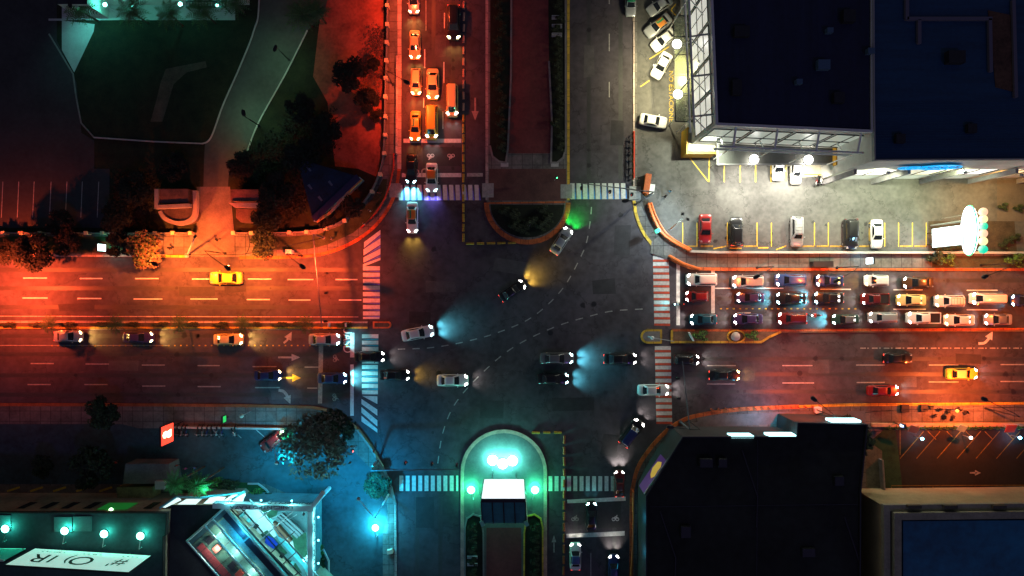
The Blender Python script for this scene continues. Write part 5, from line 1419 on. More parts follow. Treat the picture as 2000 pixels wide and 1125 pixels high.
for i,(y,cc) in enumerate(((414,(1,.55,.35)),(428,(1,.85,.4)),(442,(.0,1,.6)),(456,(1,.6,.35)),(471,(1,.85,.4)),(487,(.0,1,.6)))):
    p = W(1920,y,10.2)
    tt = thing("glowing_ball", ("red-rimmed glowing ball, topmost of the row behind the oval","amber glowing ball, second of the row behind the oval","green glowing ball, third of the row behind the oval","red-rimmed glowing ball, fourth of the row behind the oval","amber glowing ball, fifth of the row behind the oval","green glowing ball, lowest of the row behind the oval")[i], "illuminated ball", (p.x,p.y,KZ))
    mb = MB(); mb.sphere((0,0,10.2-KZ),.62,16); mb.build("ball",mat("glow_ball%d"%(i%3 if cc[0]>0.5 else 2),(.12,.10,.07),.4,emit=cc,es=1.25 if cc[0]>.5 else .8),tt,smooth=True,world=False)
    mb = MB(); mb.tube([(0,0,0),(0,0,9.6)],.05,6); mb.build("stem",STEEL,tt,world=False)
    if i in (0,3,5): lamp('POINT', tt, (.9,.3,9.0), 140, ((1,.1,.05),0,0,(1,.1,.05),0,(.05,1,.3))[i] , radius=.3)
# flood-lit billboard on the southern median
t,q,n,d = standing_panel("billboard","floodlit white billboard with a deep blue back on the southern median","billboard",(945,936),(1024,936),5.0,15.2,mat("billboard_face_glow",(.85,.87,.87),.6,emit=(.85,1,1),es=1.2),normal=(0,1,0),thick=.5)  # white face emits, standing in for the floodlight on it
bb = [q(0,15.2,-.5), q(1,15.2,-.5)]
k1 = W(942,1022,15.0); k2 = W(1028,1022,15.0)
mb = MB(); 
n_=14
for i in range(n_):
    pass
mb.prism([bb[0].xy[:],bb[1].xy[:],(k2.x,k2.y),(k1.x,k1.y)], 14.4, 14.9); mb.build("back_roof", mat("billboard_roof_blue",(.02,.20,.22),.6,vary=.3,scale=.5), t)
mb = MB()
for s in (0,.25,.5,.75,1):
    a = bb[0]*(1-s)+bb[1]*s; b = k1*(1-s)+k2*s
    mb.tube([(a.x,a.y,14.98),(b.x,b.y,15.02)],.07,6)
mb.build("roof_beam", DARKMETAL, t)
for kk in (k1,k2):
    mb = MB(); mb.tube([(kk.x,kk.y,KZ),(kk.x,kk.y,14.5)],.22,10); mb.build("support_column", STEEL, t)
    mb = MB(); mb.obox((kk.x,kk.y,15.1),.5,.7,.3,.4); mb.build("bracket",mat("bracket_green",(.2,.7,.5),.5),t)
def flood(px, py, z, base, label, energy, color, glass, r=.5, group=None, aim=None, spot=None, zbase=0.0, name="floodlight", soff=0, xoff=0, dish=None):
    c = W(px,py,z); b = W(*base, zbase)
    t = thing(name, label, "floodlight", (b.x,b.y,zbase), 0, group)
    mb = MB(); mb.tube([(b.x,b.y,zbase),(b.x,b.y,zbase+(z-zbase)*.7),(c.x,c.y,z-.15)],.06,8); mb.build("arm",STEEL,t)
    mb = MB(); mb.disc(c.xy, r*1.08, z-.25, z-.02, 18); o = mb.build("lamp_housing",DARKMETAL,t)
    mb = MB(); mb.sphere((c.x,c.y,z-.02), r, 18, .5, half=True); mb.build("lamp_glass",glass,o,smooth=True)
    if energy:
        lamp('POINT', t, Vector((c.x,c.y,z-.45))-Vector((b.x,b.y,zbase)), energy, color, radius=.2)
        if spot: lamp('SPOT', t, Vector((c.x+xoff,c.y-soff,z-.4))-Vector((b.x,b.y,zbase)), spot, color, size=150, blend=.9, radius=.3, aim=aim or (0,0,-1))
    return t
FG = "floodlights of the southern median billboard"
for x,y,l in ((962,899,"outer western lamp of the triple floodlight before the billboard"),(982,906,"middle lamp of the triple floodlight before the billboard"),(1001,900,"outer eastern lamp of the triple floodlight before the billboard")):
    flood(x,y,1.4,(x,916),l,1700,(.14,1,.84),LIT_TEAL,r=.85,zbase=0.0)
flood(920,957,1.6,(925,972),"teal floodlight on the western side of the billboard",1250,(.05,1,.45),LIT_TEAL,r=.6)
flood(1045,957,1.6,(1040,972),"teal floodlight on the eastern side of the billboard",1250,(.05,1,.45),LIT_TEAL,r=.6)
flood(733,1031,1.8,(737,1044),"teal floodlight on a short post at the plaza exit",2600,(.05,.75,1),LIT_TEAL,r=.55)
lamp('SPOT', None, W(640,975,13.5), 1, CYAN_L) if False else None
# shopping centre canopy and wall floods
CG = "shopping centre canopy floodlights"
flood(1322,86,6.6,(1352,86),"upper white floodlight over the glass canopy",150,(1,.9,.55),LIT_WHITE,r=.7,zbase=5.1,spot=4200,aim=(-.25,0,-1),xoff=-1.3)
flood(1324,184,6.6,(1352,184),"lower white floodlight over the glass canopy",150,(1,.9,.55),LIT_WHITE,r=.7,zbase=5.1,spot=4200,aim=(-.25,0,-1),xoff=-1.3)
flood(1473,311,6.4,(1473,283),"white floodlight over the middle of the grey canopy",260,(1,.95,.78),LIT_WHITE,r=.7,zbase=5.3,spot=12000,aim=(0,-.85,-1),soff=1.3)
flood(1579,312,6.4,(1579,284),"white floodlight over the end of the grey canopy",260,(1,.95,.78),LIT_WHITE,r=.7,zbase=5.3,spot=12000,aim=(0,-.85,-1),soff=1.3)
def wall_flood(px, py, z, color, energy, label, aim, size=140):
    c = W(px,py,z); t = thing("wall_lamp", label, "wall lamp", (c.x,c.y,z))
    mb = MB(); mb.obox((0,0,0),.5,.35,.22); mb.build("lamp_housing",STEEL,t,world=False)
    mb = MB(); mb.obox((0,-.0,-.13),.4,.26,.04); mb.build("lamp_glass",LIT_WHITE,t,world=False)
    lamp('SPOT', t, (0,0,-.25), energy, color, size=size, blend=.8, radius=.3, aim=aim)
wall_flood(1404,272,11,(.95,1,.75),12000,"steel wall lamp under the roof corner of the shopping centre",(-.35,-.75,-1))
wall_flood(1735,337,12,(.95,1,.68),19000,"steel wall lamp on the white facade near the grey canopy",(.0,-.75,-1))
wall_flood(1885,337,12,(.9,1,.55),13000,"steel wall lamp on the facade beyond the neon oval",(.1,-.6,-1))
wall_flood(1366,120,10,(1,.85,.40),20000,"steel wall lamp on the glass-canopy facade",(-.30,-.1,-1),size=82)
wall_flood(1995,342,10,(1,.48,.10),7000,"amber wall lamp at the far end of the facade",(.1,-.5,-1))
# corner lot lamp with two heads
c = W(1333,428,7); b = W(1308,448,0); t = thing("twin_floodlight","tall twin-headed lot lamp standing over the empty bay beside the red sedan","floodlight",(b.x,b.y,KZ))
mb=MB(); mb.tube([(b.x,b.y,KZ),(c.x,c.y,7)],.09,8); mb.build("pole",STEEL_W,t)
for dx,dy in ((0,.75),(.75,-.05)):
    mb=MB(); mb.obox((c.x+dx,c.y+dy,7.1),.42,.42,.25); o=mb.build("lamp_housing",DARKMETAL,t)
    mb=MB(); mb.obox((c.x+dx,c.y+dy,6.94),.34,.34,.05); mb.build("lamp_glass",LIT_WHITE,o)
lamp('SPOT', t, Vector((c.x,c.y,6.8))-Vector((b.x,b.y,KZ)), 6500, (.72,.95,1), size=130, blend=.9, radius=.3, aim=(-.45,-.1,-1))
c = W(1286,450,4); t = thing("green_lantern","small teal-green lit lantern on the corner pavement","lantern",(c.x,c.y,KZ))
mb=MB(); mb.tube([(0,0,0),(0,0,3)],.06,8); mb.build("pole",STEEL,t,world=False); mb=MB(); mb.obox((0,0,3.2),.8,.6,.4,.5); mb.build("lantern_glass",mat("lantern_green",(.05,.5,.3),.4,emit=(.02,.8,.4),es=.6),t,world=False)

# ------------------------------------------------------------------ shopping centre
def building(label, roof_px, z, wall_m, roof_m, name="building", parapet=None, pm=None, z0=0.0, inset=None):
    pts = pw(roof_px, z); cx = sum(p[0] for p in pts)/len(pts); cy = sum(p[1] for p in pts)/len(pts)
    t = thing(name, label, "building", (cx,cy,z0))
    MB().prism(pts, z0, z-.02).build("wall", wall_m, t)
    MB().prism(pw(roof_px, z), z-.012, z).build("roof", roof_m, t)
    if parapet:
        MB().ribbon(pw(roof_px, z), parapet, z-.4, z+.35, closed=True).build("parapet", pm or wall_m, t)
    return t
ROOF_N = mat("roof_navy", (0.008,0.014,0.045), 0.7, vary=0.35, scale=0.15, stretch=(4,.3,1))
ROOF_B = mat("roof_blue", (0.006,0.045,0.11), 0.6, vary=0.3, scale=0.2, stretch=(.3,4,1))
mall = building("vast shopping centre wing with a dark navy roof and bright framed glass facade", [(1379,Y0),(1399,243),(1702,257),(1702,Y0)], 17.0, WALL_W, ROOF_N, "shopping_centre", .35, STEEL_W)
wing = building("shopping centre wing with a blue ribbed roof and neon oval on its white facade", [(1705,196),(1707,313),(X1,309),(X1,Y0),(1703,Y0)], 17.2, WALL_W, ROOF_B, "shopping_centre", .18, mat("parapet_grey",(.3,.3,.3),.7))  # grey parapet strip along the roof edge
# roof ribs and service runs
mb = MB()
for i in range(22): 
    a = W(1712,200+5*i,17.24); b = W(X1,197+5*i,17.24); mb.ribbon([a.xy[:],b.xy[:]],.06,17.2,17.26)
mb.build("roof_rib", mat("roof_rib_blue",(.01,.06,.13),.6), wing)
mb = MB()
for a,b in (((1772,-10),(1772,38)),((1772,36),(1938,36)),((1934,36),(1936,140)),((1796,38),(1796,85)),((1980,0),(1985,190))):
    mb.ribbon(pw([a,b],17.6), .45, 17.2, 17.65)
mb.build("roof_duct", mat("roof_duct_grey",(.12,.11,.16),.6), wing)
MB().prism(pw([(1930,20),(1978,30),(1983,180),(1945,170)],17.3),17.2,17.3).build("roof_court", mat("roof_court_brown",(.10,.05,.03),.9,vary=.6,scale=.3), wing)
for x,y,w in ((1608,127,1.6),(1700,100,.9),(1560,160,.8),(1620,60,.8)):
    c = W(x,y,17.6); u = MB().obox((c.x,c.y,17.5),w,w*.8,.9).build("roof_unit", mat("roof_unit_blue",(.06,.12,.2),.6), mall)
for i in range(14):
    a = W(1400,15+17*i,17.02); b = W(1700,20+17*i,17.02)
# lit facade: west side, between canopy and roof edge
LITWALL = mat("lit_glass_wall", (.8,.8,.74), .3, emit=(1,.98,.86), es=.55)
ww = pw([(1379,Y0),(1399,243),(1702,257)], 17.0)
wa, wb, wc = (Vector((*p,0)) for p in ww)
dW = (wb-wa).normalized(); nW = Vector((dW.y,-dW.x,0)); nW = nW if nW.x < 0 else -nW
dS = (wc-wb).normalized(); nS = Vector((dS.y,-dS.x,0)); nS = nS if nS.y < 0 else -nS
def panel_on(base, d, n, s0, s1, z0, z1, m, name, parent, off=.02):
    a = base+d*s0+n*off; b = base+d*s1+n*off
    return MB().add([(a.x,a.y,z0),(b.x,b.y,z0),(b.x,b.y,z1),(a.x,a.y,z1)],[(0,1,2,3)]).build(name,m,parent)
for k in range(7):
    s = .6+k*4.6
    f = panel_on(wb,-dW,nW,s,s+4.1,6.2,15.2,LITWALL,"window",mall)
    mbf = MB()
    for ss in (s,s+2.05,s+4.1):
        a = wb-dW*ss+nW*.06; mbf.tube([(a.x,a.y,6.2),(a.x,a.y,15.2)],.07,4)
    for z in (6.2,9.5,12.5,15.2):
        a = wb-dW*s+nW*.06; b = wb-dW*(s+4.1)+nW*.06; mbf.tube([(a.x,a.y,z),(b.x,b.y,z)],.06,4)
    mbf.build("window_frame",DARKMETAL,f)
for k in range(4):
    s = .4+k*5.6
    f = panel_on(wb,dS,nS,s,s+5.1,6.4,14.6,mat("lit_glass_wall_dim",(.6,.62,.58),.3,emit=(.9,1,.85),es=.22),"window",mall)
    mbf = MB()
    for ss in (s,s+2.5,s+5.1):
        a = wb+dS*ss+nS*.06; mbf.tube([(a.x,a.y,6.4),(a.x,a.y,14.6)],.08,4)
    for z in (6.4,10,14.6):
        a = wb+dS*s+nS*.06; b = wb+dS*(s+5.1)+nS*.06; mbf.tube([(a.x,a.y,z),(b.x,b.y,z)],.08,4)
    mbf.build("window_frame",DARKMETAL,f)
# steel outriggers and rails around the roof edge
mb = MB()
for z,o in ((15.6,2.6),(12.2,2.3)):
    a = wb+dS*1+nS*o; b = wb+dS*20.4+nS*o; mb.tube([(a.x,a.y,z),(b.x,b.y,z)],.16,6)
    a = wb+nW*o-dW*0; b = wb+nW*o-dW*33; mb.tube([(a.x,a.y,z),(b.x,b.y,z)],.15,6)
mb.build("facade_rail", STEEL_W, mall)
for k in range(4):
    mb = MB(); a = wb+dS*(2.8+k*5.6); b = a+nS*2.6
    mb.tube([(a.x,a.y,16.4),(b.x,b.y,15.6)],.16,6); mb.tube([(b.x,b.y,15.6),(b.x,b.y,6)],.10,6); mb.tube([(a.x,a.y,9),(b.x,b.y,12.2)],.10,6); mb.build("outrigger", STEEL_W, mall)
for k in range(6):
    mb = MB(); a = wb-dW*(1.5+k*5.4); b = a+nW*2.6
    mb.tube([(a.x,a.y,16.4),(b.x,b.y,15.6)],.14,6); mb.tube([(b.x,b.y,15.6),(b.x,b.y,5.2)],.09,6); mb.tube([(a.x-.0,a.y-1.6,13),(b.x,b.y,15.4)],.09,6); mb.build("outrigger", STEEL, mall)
# canopies
CGL = mat("canopy_glass", (.20,.23,.15), .15, alpha=.62, vary=.35, scale=.5)
can = thing("glass_canopy","long pale glass canopy with dark ribs along the shopping centre's western side","canopy",tuple(W(1338,134,0)))
p = pw([(1315,31),(1358,31),(1360,238),(1319,237)],5.0)
MB().prism(p,4.94,5.0).build("glass_panel",CGL,can)
mb = MB(); mb.ribbon(p,.14,4.86,5.08,closed=True)
for y in (72,107,147,186): mb.ribbon(pw([(1316,y),(1359,y)],5.0),.09,4.9,5.06)
mb.ribbon(pw([(1345,31),(1347,237)],5.0),.08,4.9,5.05)
mb.build("canopy_frame",DARKMETAL,can)
for y in (36,134,230):
    a = W(1320,y,5); mb=MB(); mb.tube([(a.x,a.y,KZ),(a.x,a.y,4.9)],.09,8); mb.build("post",STEEL,can)
can2 = thing("grey_canopy","flat grey canopy with two floodlights over the southern shop doors","canopy",tuple(W(1510,300,0)))
p = pw([(1401,280),(1632,280),(1632,320),(1401,321)],5.2)
MB().prism(p,5.0,5.2).build("canopy_deck",mat("canopy_grey",(.09,.093,.09),.6,vary=.2,scale=.4),can2)
mb = MB(); mb.ribbon(p,.25,4.9,5.3,closed=True); [mb.ribbon(pw([(x,281),(x,320)],5.2),.08,5.19,5.24) for x in (1482,1554)]
mb.build("canopy_frame",mat("canopy_edge",(.22,.22,.23),.5),can2)
for x in (1404,1482,1556,1628):
    a = W(x,316,5); mb=MB(); mb.tube([(a.x,a.y,KZ),(a.x,a.y,5.0)],.1,8); mb.build("post",STEEL,can2)
YEL = mat("yellow_trim", (.62,.32,.03), .5, vary=.1, scale=1)
por = thing("entrance_porch","yellow-edged cream porch at the corner between both canopies","porch",tuple(W(1370,275,0)))
MB().prism(pw([(1345,252),(1398,250),(1398,296),(1344,296)],3.6),KZ,3.6).build("porch_roof",WALL_C,por)
MB().ribbon(pw([(1359,252),(1343,250),(1342,299),(1399,299)],3.8),.22,KZ,3.8).build("trim",YEL,por)
por2 = thing("entrance_porch","yellow porch block at the eastern end of the grey canopy","porch",tuple(W(1645,290,0)))
MB().prism(pw([(1637,256),(1657,256),(1660,318),(1637,320)],6.0),KZ,6.0).build("porch_roof",mat("porch_yellow",(.60,.42,.12),.6,vary=.2,scale=.6),por2)
MB().ribbon(pw([(1634,256),(1634,322)],6.3),.22,5.2,6.3).build("trim",YEL,por2); MB().ribbon(pw([(1651,256),(1651,320)],6.3),.18,6.0,6.35).build("trim",YEL,por2)
low = thing("entrance_ramp","pale yellow-edged ramp deck beside the parked white pickup","ramp",tuple(W(1600,333,0)))
MB().prism(pw([(1567,322),(1640,322),(1622,343),(1567,346)],.5),KZ,.5).build("ramp_deck",WALL_C,low); MB().ribbon(pw([(1567,322),(1567,341),(1612,341)],.6),.15,KZ,.62).build("trim",YEL,low)
# wing facade windows and pilasters
fa = Vector((*pw([(1707,313)],17.2)[0],0)); fb = Vector((*pw([(X1,309)],17.2)[0],0)); dF=(fb-fa).normalized(); nF = Vector((dF.y,-dF.x,0)); nF = nF if nF.y<0 else -nF
for k,(s,w) in enumerate(((1.5,6.0),(9.0,5.5),(16.5,5.5),(24.0,3.5))):
    f = panel_on(fa,dF,nF,s,s+w,4.5,9.0,mat("shop_window_lit%d"%(k%2),(.8,.78,.7),.3,emit=((1,.98,.9),(1,.9,.62))[k%2],es=(1.1,.55)[k%2]),"window",wing,.02)
    mbf=MB()
    for ss in (s,s+w/2,s+w):
        a = fa+dF*ss+nF*.06; mbf.tube([(a.x,a.y,4.5),(a.x,a.y,9)],.07,4)
    mbf.build("window_frame",DARKMETAL,f)
    f = panel_on(fa,dF,nF,s+.3,s+w+.2,KZ,3.4,mat("shop_window_lower",(.55,.6,.55),.25,emit=(.9,1,.8),es=.35),"window",wing,.02)
for k in range(5):
    a = fa+dF*(.4+7.6*k)+nF*.55; MB().obox((a.x,a.y,5.6),.4,.7,11.0).build("pilaster",WALL_G,wing)
NS=.60
neon = thing("neon_oval_sign","cyan neon oval logo on the blue-roofed wing's facade","sign",tuple(fa+dF*9.4+nF*.3+Vector((0,0,13.2))))
NE = mat("neon_cyan",(.05,.5,.8),.3,emit=(.0,.45,1),es=.9); NP = mat("neon_backing_blue",(.01,.07,.16),.5,emit=(0,.06,.16),es=.8)
def ell(cx,cz,rx,rz,n=36,off=0,a0=0,a1=360): return [dF*(cx+rx*math.cos(R(a0+(a1-a0)*k/n)))+Vector((0,0,cz+rz*math.sin(R(a0+(a1-a0)*k/n))))+nF*off for k in range(n+1)]
mb=MB(); e=ell(2.6,0,4.6,2.2,36,.05)[:-1]; mb.add([v for v in e],[tuple(range(36))]); e=ell(-3.2,-.4,2.9,1.3,36,.03)[:-1]; mb.add([v for v in e],[tuple(range(36))]); mb.build("sign_back",NP,neon,world=False)
mb=MB(); mb.tube(ell(2.6,0,4.6,2.2,36,.15),.13,6); mb.build("neon_ring",NE,neon,world=False)
mb=MB(); mb.tube(ell(-3.2,-.4,2.9,1.3,30,.15,70,330),.12,6); mb.build("neon_ring",NE,neon,world=False)
mb=MB(); pts=[dF*(-5.4+u*.28)+Vector((0,0,-.35+.75*math.sin(u*1.15)*(.6+.4*math.cos(u*.37))))+nF*.18 for u in range(44)]; mb.tube(pts,.13,5); mb.build("neon_script",NE,neon,world=False)
mb=MB(); pts=[dF*(-1+u*.3)+Vector((0,0,1.25+.15*math.sin(u*1.4)))+nF*.18 for u in range(22)]; mb.tube(pts,.10,5); mb.build("neon_script",NE,neon,world=False)
neon.scale=(NS*1.05,NS,.85)

# ------------------------------------------------------------------ south-eastern buildings
BLK = mat("roof_black", (0.004,0.006,0.008), 0.9, vary=0.7, scale=0.10, col2=(.016,.020,.020))
dark = building("large black-roofed building with cyan lit panels on its edges", [(1333,853),(1555,853),(1557,826),(1692,829),(1688,870),(1679,960),(1677,Y1),(1262,Y1),(1262,968)], 8.0, mat("black_render",(.022,.022,.025),.8,vary=.3,scale=.5), BLK, "office_building", .18, mat("black_parapet",(.02,.02,.03),.7))
for a,b,l in (((1420,849.5),(1463,849.5),"upper cyan lit panel on the black building's north face, nearer the crosswalk"),((1492,848),(1545,848),"upper cyan lit panel on the black building's north face, beside the stepped corner"),((1612,820),(1668,820),"cyan lit panel on the black building's north face by the round tree")):
    A = W(*a,6.0); B = W(*b,6.0); t = thing("wall_sign",l,"sign",tuple(A))
    MB().add([A+Vector((0,.3,0)),B+Vector((0,.3,0)),B+Vector((0,.3,2.2)),A+Vector((0,.3,2.2)),A,B,B+Vector((0,0,2.2)),A+Vector((0,0,2.2))],[(0,1,2,3),(4,7,6,5),(0,4,5,1),(2,6,7,3),(1,5,6,2),(0,3,7,4)]).build("sign_panel",PANEL_C,t)
for a,b,l in (((1258.5,978),(1258.5,1036),"cyan lit panel on the black building's west face, beside the stop lines"),((1258.5,1044),(1257.5,1101),"cyan lit panel on the black building's west face, beside the waiting cars")):
    A = W(*a,5.0); B = W(*b,5.0); t = thing("wall_sign",l,"sign",tuple(A)); v = Vector((.15,0,0)); u=Vector((0,0,2.8))
    MB().add([A,B,B+u,A+u,A+v,B+v,B+v+u,A+v+u],[(0,1,2,3),(4,7,6,5),(0,4,5,1),(2,6,7,3),(1,5,6,2),(0,3,7,4)]).build("sign_panel",PANEL_C,t)
    lamp('POINT', t, Vector((-1.0,-2.2,1)), 60, CYAN_L, radius=.5)
A = W(1322,868,6.4); B = W(1258,962,6.4); t = thing("wall_billboard","violet wall billboard with a yellow figure on the chamfered corner","billboard",tuple((A+B)/2))
dd=(B-A).normalized(); nn=Vector((dd.y,-dd.x,0)); nn = nn if nn.x<0 else -nn
def qq(s,z,o=0): return A+(B-A)*s+nn*(.25+o)+Vector((0,0,z))
MB().add([qq(0,-3.2),qq(1,-3.2),qq(1,1.2),qq(0,1.2)],[(0,1,2,3)]).build("sign_face",mat("billboard_violet",(.08,.03,.14),.5,emit=(.25,.05,.5),es=.10),t)
f = [(.45,-2.2),(.40,-.4),(.47,.6),(.56,.4),(.66,.7),(.74,-.3),(.70,-1.6),(.60,-2.6)]
MB().add([qq(s,z,.02) for s,z in f],[tuple(range(len(f)))]).build("sign_emblem",mat("billboard_yellow",(.5,.35,.05),.5,emit=(1,.6,.1),es=.35),t)
mb=MB(); mb.tube([qq(0,1.3),qq(1,1.3)],.12,6); mb.build("sign_rail",STEEL,t)
cyb = thing("lit_cabin","cyan-lit side wall of a small cabin at the black roof's step","cabin",tuple(W(1560,835,0)))
MB().prism(pw([(1549,826),(1563,828),(1563,852),(1549,850)],4.5),KZ,4.5).build("cabin_wall",mat("cabin_cyan_glow",(.2,.5,.6),.5,emit=(.02,.45,.65),es=.45),cyb)  # cyan light on the wall is put in as emission
MB().prism(pw([(1561,827),(1690,827),(1690,829),(1561,829)],5),KZ,5).build("cabin_beam",DARKMETAL,cyb)
lamp('SPOT', cyb, W(1500,822,5)-Vector(cyb.location), 1500, (.05,.6,.9), size=150, blend=.9, radius=.3, aim=(.1,.45,-1))
pool = building("building with a stepped cream parapet round a deep blue roof", [(1730,991),(X1,985),(X1,Y1),(1732,Y1)], 10.0, mat("amber_render",(.40,.30,.17),.8,vary=.2,scale=.4), mat("roof_gutter_dark",(.05,.04,.05),.8), "office_building", .9, mat("parapet_cream",(.28,.26,.19),.8,vary=.3,scale=.4))
MB().ribbon(pw([(X1,1003),(1754,1009),(1754,Y1)],11.0),1.0,10.0,11.0).build("inner_parapet",mat("parapet_cream",(0,0,0)),pool)
MB().prism(pw([(1764,1018),(X1,1014),(X1,Y1),(1764,Y1)],10.6),10.0,10.6).build("inner_roof",mat("roof_deep_blue",(.0,.13,.26),.6,vary=.5,scale=.12,col2=(.002,.18,.34)),pool)
mb=MB()
for x in (1770,1840,1935): mb.box(*(lambda a,b:(a.x,a.y,10.3,b.x,b.y,10.9))(W(x,991,10.3),W(x+26,985,10.3)))
mb.build("parapet_block",mat("parapet_dark",(.08,.07,.05),.8),pool)
RU = mat("roof_unit_dark",(.014,.016,.022),.6,vary=.3,scale=2)
def roof_unit(px,py,z,w,l,h,par,ang=0):
    c=W(px,py,z+h); MB().obox((c.x,c.y,z+h/2),w,l,h,R(ang)).build("roof_unit",RU,par)
for x,y,w,l,h in ((1380,905,1.8,1.2,.9),(1412,905,1.2,1.2,.8),(1640,940,1.3,1.3,.6),(1340,1040,1.4,1.6,.6),(1580,1080,1.8,1.2,.5)): roof_unit(x,y,8.0,w,l,h,dark)
for x,y in ((1290,1000),(1450,880),(1650,1010)):
    MB().ribbon(pw([(x,y),(x+30,y+90),(x+28,y+150)],8.2),.14,8.0,8.16).build("roof_pipe",RU,dark)
MB().ribbon(pw([(1270,990),(1675,985)],8.02),.08,8.0,8.03).build("roof_seam",RU,dark); MB().ribbon(pw([(1480,860),(1478,1125)],8.02),.08,8.0,8.03).build("roof_seam",RU,dark)
for x,y,w,l,h in ((1450,60,2.0,1.4,.9),(1640,190,1.4,1.4,.9),(1660,30,1.6,1.6,1.0),(1440,170,1.2,2.0,.8)): roof_unit(x,y,17.0,w,l,h,mall)
for x,y,w,l,h in ((1870,110,2.2,1.6,1.1),(1760,270,1.2,1.2,.7),(1900,250,1.2,1.2,.7)): roof_unit(x,y,17.2,w,l,h,wing)
# small lamps and signs in the striped lot
for x,y,l,c_,e in ((1801,857,"small cyan bollard lamp in the striped lot, nearest the alley",(.1,.6,1),60),(1896,855,"small white bollard lamp in the middle of the striped lot",(1,.9,.8),40),(1992,855,"small blue-white bollard lamp at the frame edge of the striped lot",(.4,.55,1),90)):
    c = W(x,y,2.2); t = thing("bollard_lamp",l,"lamp",(c.x,c.y,KZ))
    mb=MB(); mb.tube([(0,0,0),(0,0,1.9)],.06,8); mb.build("pole",STEEL,t,world=False)
    mb=MB(); mb.sphere((0,0,2.1),.24,12); mb.build("lamp_globe",LIT_WHITE if c_[0]>.5 else mat("globe_cyan_lit",(.6,.9,1),.3,emit=(.2,.75,1),es=14),t,smooth=True,world=False)
    lamp('SPOT',t,(0,0,1.8),e*3,c_,size=160,blend=.9,radius=.2,aim=(0,0,-1))
def yard_sign(px,py,w,d,ang,m,label):
    c = W(px,py,2.5); t = thing("yard_sign",label,"sign",(c.x,c.y,KZ),R(ang))
    mb=MB(); mb.tube([(0,0,0),(0,0,2.3)],.05,6); mb.build("post",STEEL,t,world=False)
    mb=MB(); mb.obox((0,0,2.5),w,.12,d,0,R(-62)); mb.build("sign_board",m,t,world=False)
yard_sign(1878,836,1.2,1.1,-20,mat("sign_mint",(.30,.50,.40),.6),"pale mint leaf-shaped board in the clipped hedge")
yard_sign(1973,837,1.5,1.3,0,mat("sign_red",(.55,.08,.05),.6),"red and cream board in the clipped hedge")
yard_sign(1784,838,1.3,1.2,-15,mat("sign_brown",(.35,.22,.15),.6),"brownish board in the clipped hedge")
t,q,n,d = standing_panel("lit_sign","small blue-white lit figure sign at the hedge corner","sign",(1757,826),(1757,834),2.2,3.6,mat("sign_blue_lit",(.05,.2,.5),.4,emit=(.0,.12,.4),es=.8),normal=(-1,0,0))
MB().add([q(.5+.38*math.cos(R(a)),2.65+.32*math.sin(R(a)),.03) for a in range(0,360,30)],[tuple(range(12))]).build("sign_emblem",PANEL_W,t); MB().add([q(.5+.25*math.cos(R(a)),3.2+.2*math.sin(R(a)),.03) for a in range(0,360,30)],[tuple(range(12))]).build("sign_emblem",PANEL_W,t)
# pavement clutter lamp
for x,y,l in ((1869,803,"warm globe lamp among the chairs"),):
    c = W(x,y,3); t = thing("globe_lamp",l,"lamp",(c.x,c.y,KZ)); mb=MB(); mb.tube([(0,0,0),(0,0,2.7)],.05,6); mb.build("pole",STEEL,t,world=False); mb=MB(); mb.sphere((0,0,2.9),.3,12,.5); mb.build("lamp_globe",mat("globe_warm_pale",(.8,.7,.35),.4),t,smooth=True,world=False)

c=W(1722,1000,7); t=thing("wall_lamp","amber wall lamp over the alley beside the blue-roofed building","wall lamp",(c.x,c.y,7)); MB().obox((-.2,0,0),.35,.4,.2).build("lamp_housing",STEEL,t,world=False); MB().obox((-.2,0,-.12),.28,.3,.04).build("lamp_glass",LIT_ORANGE,t,world=False)
lamp('SPOT',t,(-.2,0,-.3),5000,(1,.32,.05),size=160,blend=.8,radius=.25,aim=(-.3,.1,-1))
# ------------------------------------------------------------------ south-western plaza
ROOF_G = mat("roof_dark_green", (0.035,0.050,0.060), 0.8, vary=0.45, scale=0.25)
ROOF_K = mat("roof_charcoal", (0.020,0.026,0.036), 0.8, vary=0.4, scale=0.3)
sb = building("flat-roofed shop block carrying the white billboard and four teal lamps", [(X0,1000),(327,1001),(325,1044),(320,1046),(318,Y1),(X0,Y1)], 10.0, mat("shop_render",(.30,.28,.20),.8,vary=.4,scale=.3), ROOF_G, "shop_building", .15, mat("parapet_black_green",(.02,.03,.03),.8))
fa2 = Vector((*pw([(0,1000)],10)[0],0)); 
for k,x in enumerate((16,62,104,148,268,306)):
    p = pw([(x,1000),(x+16,1000)],10); y = p[0][1]
    MB().add([(p[0][0],y+.03,5.2),(p[1][0],y+.03,5.2),(p[1][0],y+.03,8.4),(p[0][0],y+.03,8.4)],[(0,1,2,3)]).build("window",mat("dark_window",(.02,.025,.03),.2),sb)
p = pw([(180,1000),(240,1000)],10); y=p[0][1]
MB().add([(p[0][0],y+.04,5.6),(p[1][0],y+.04,5.6),(p[1][0],y+.04,9),(p[0][0],y+.04,9)],[(0,1,2,3)]).build("window",mat("green_lit_shopfront",(.05,.4,.12),.5,emit=(.02,.5,.06),es=.16),sb)
c = W(217,996,8.8); o=MB().sphere((c.x,c.y,8.8),.28,12).build("green_wall_lamp",mat("globe_green_lit",(.6,1,.7),.3,emit=(.6,1,.55),es=12),None,smooth=True); tag(o,"small green-white lamp on the shop block's front wall","lamp")
for a,b in (((-20,1007),(20,1007)),((105,1010),(140,1010)),((142,1009),(178,1009))):
    MB().prism(pw([a,b,(b[0],b[1]+29),(a[0],a[1]+29)],10.2),10,10.15).build("skylight",mat("skylight_grey",(.10,.17,.18),.4,vary=.2,scale=.6),sb)
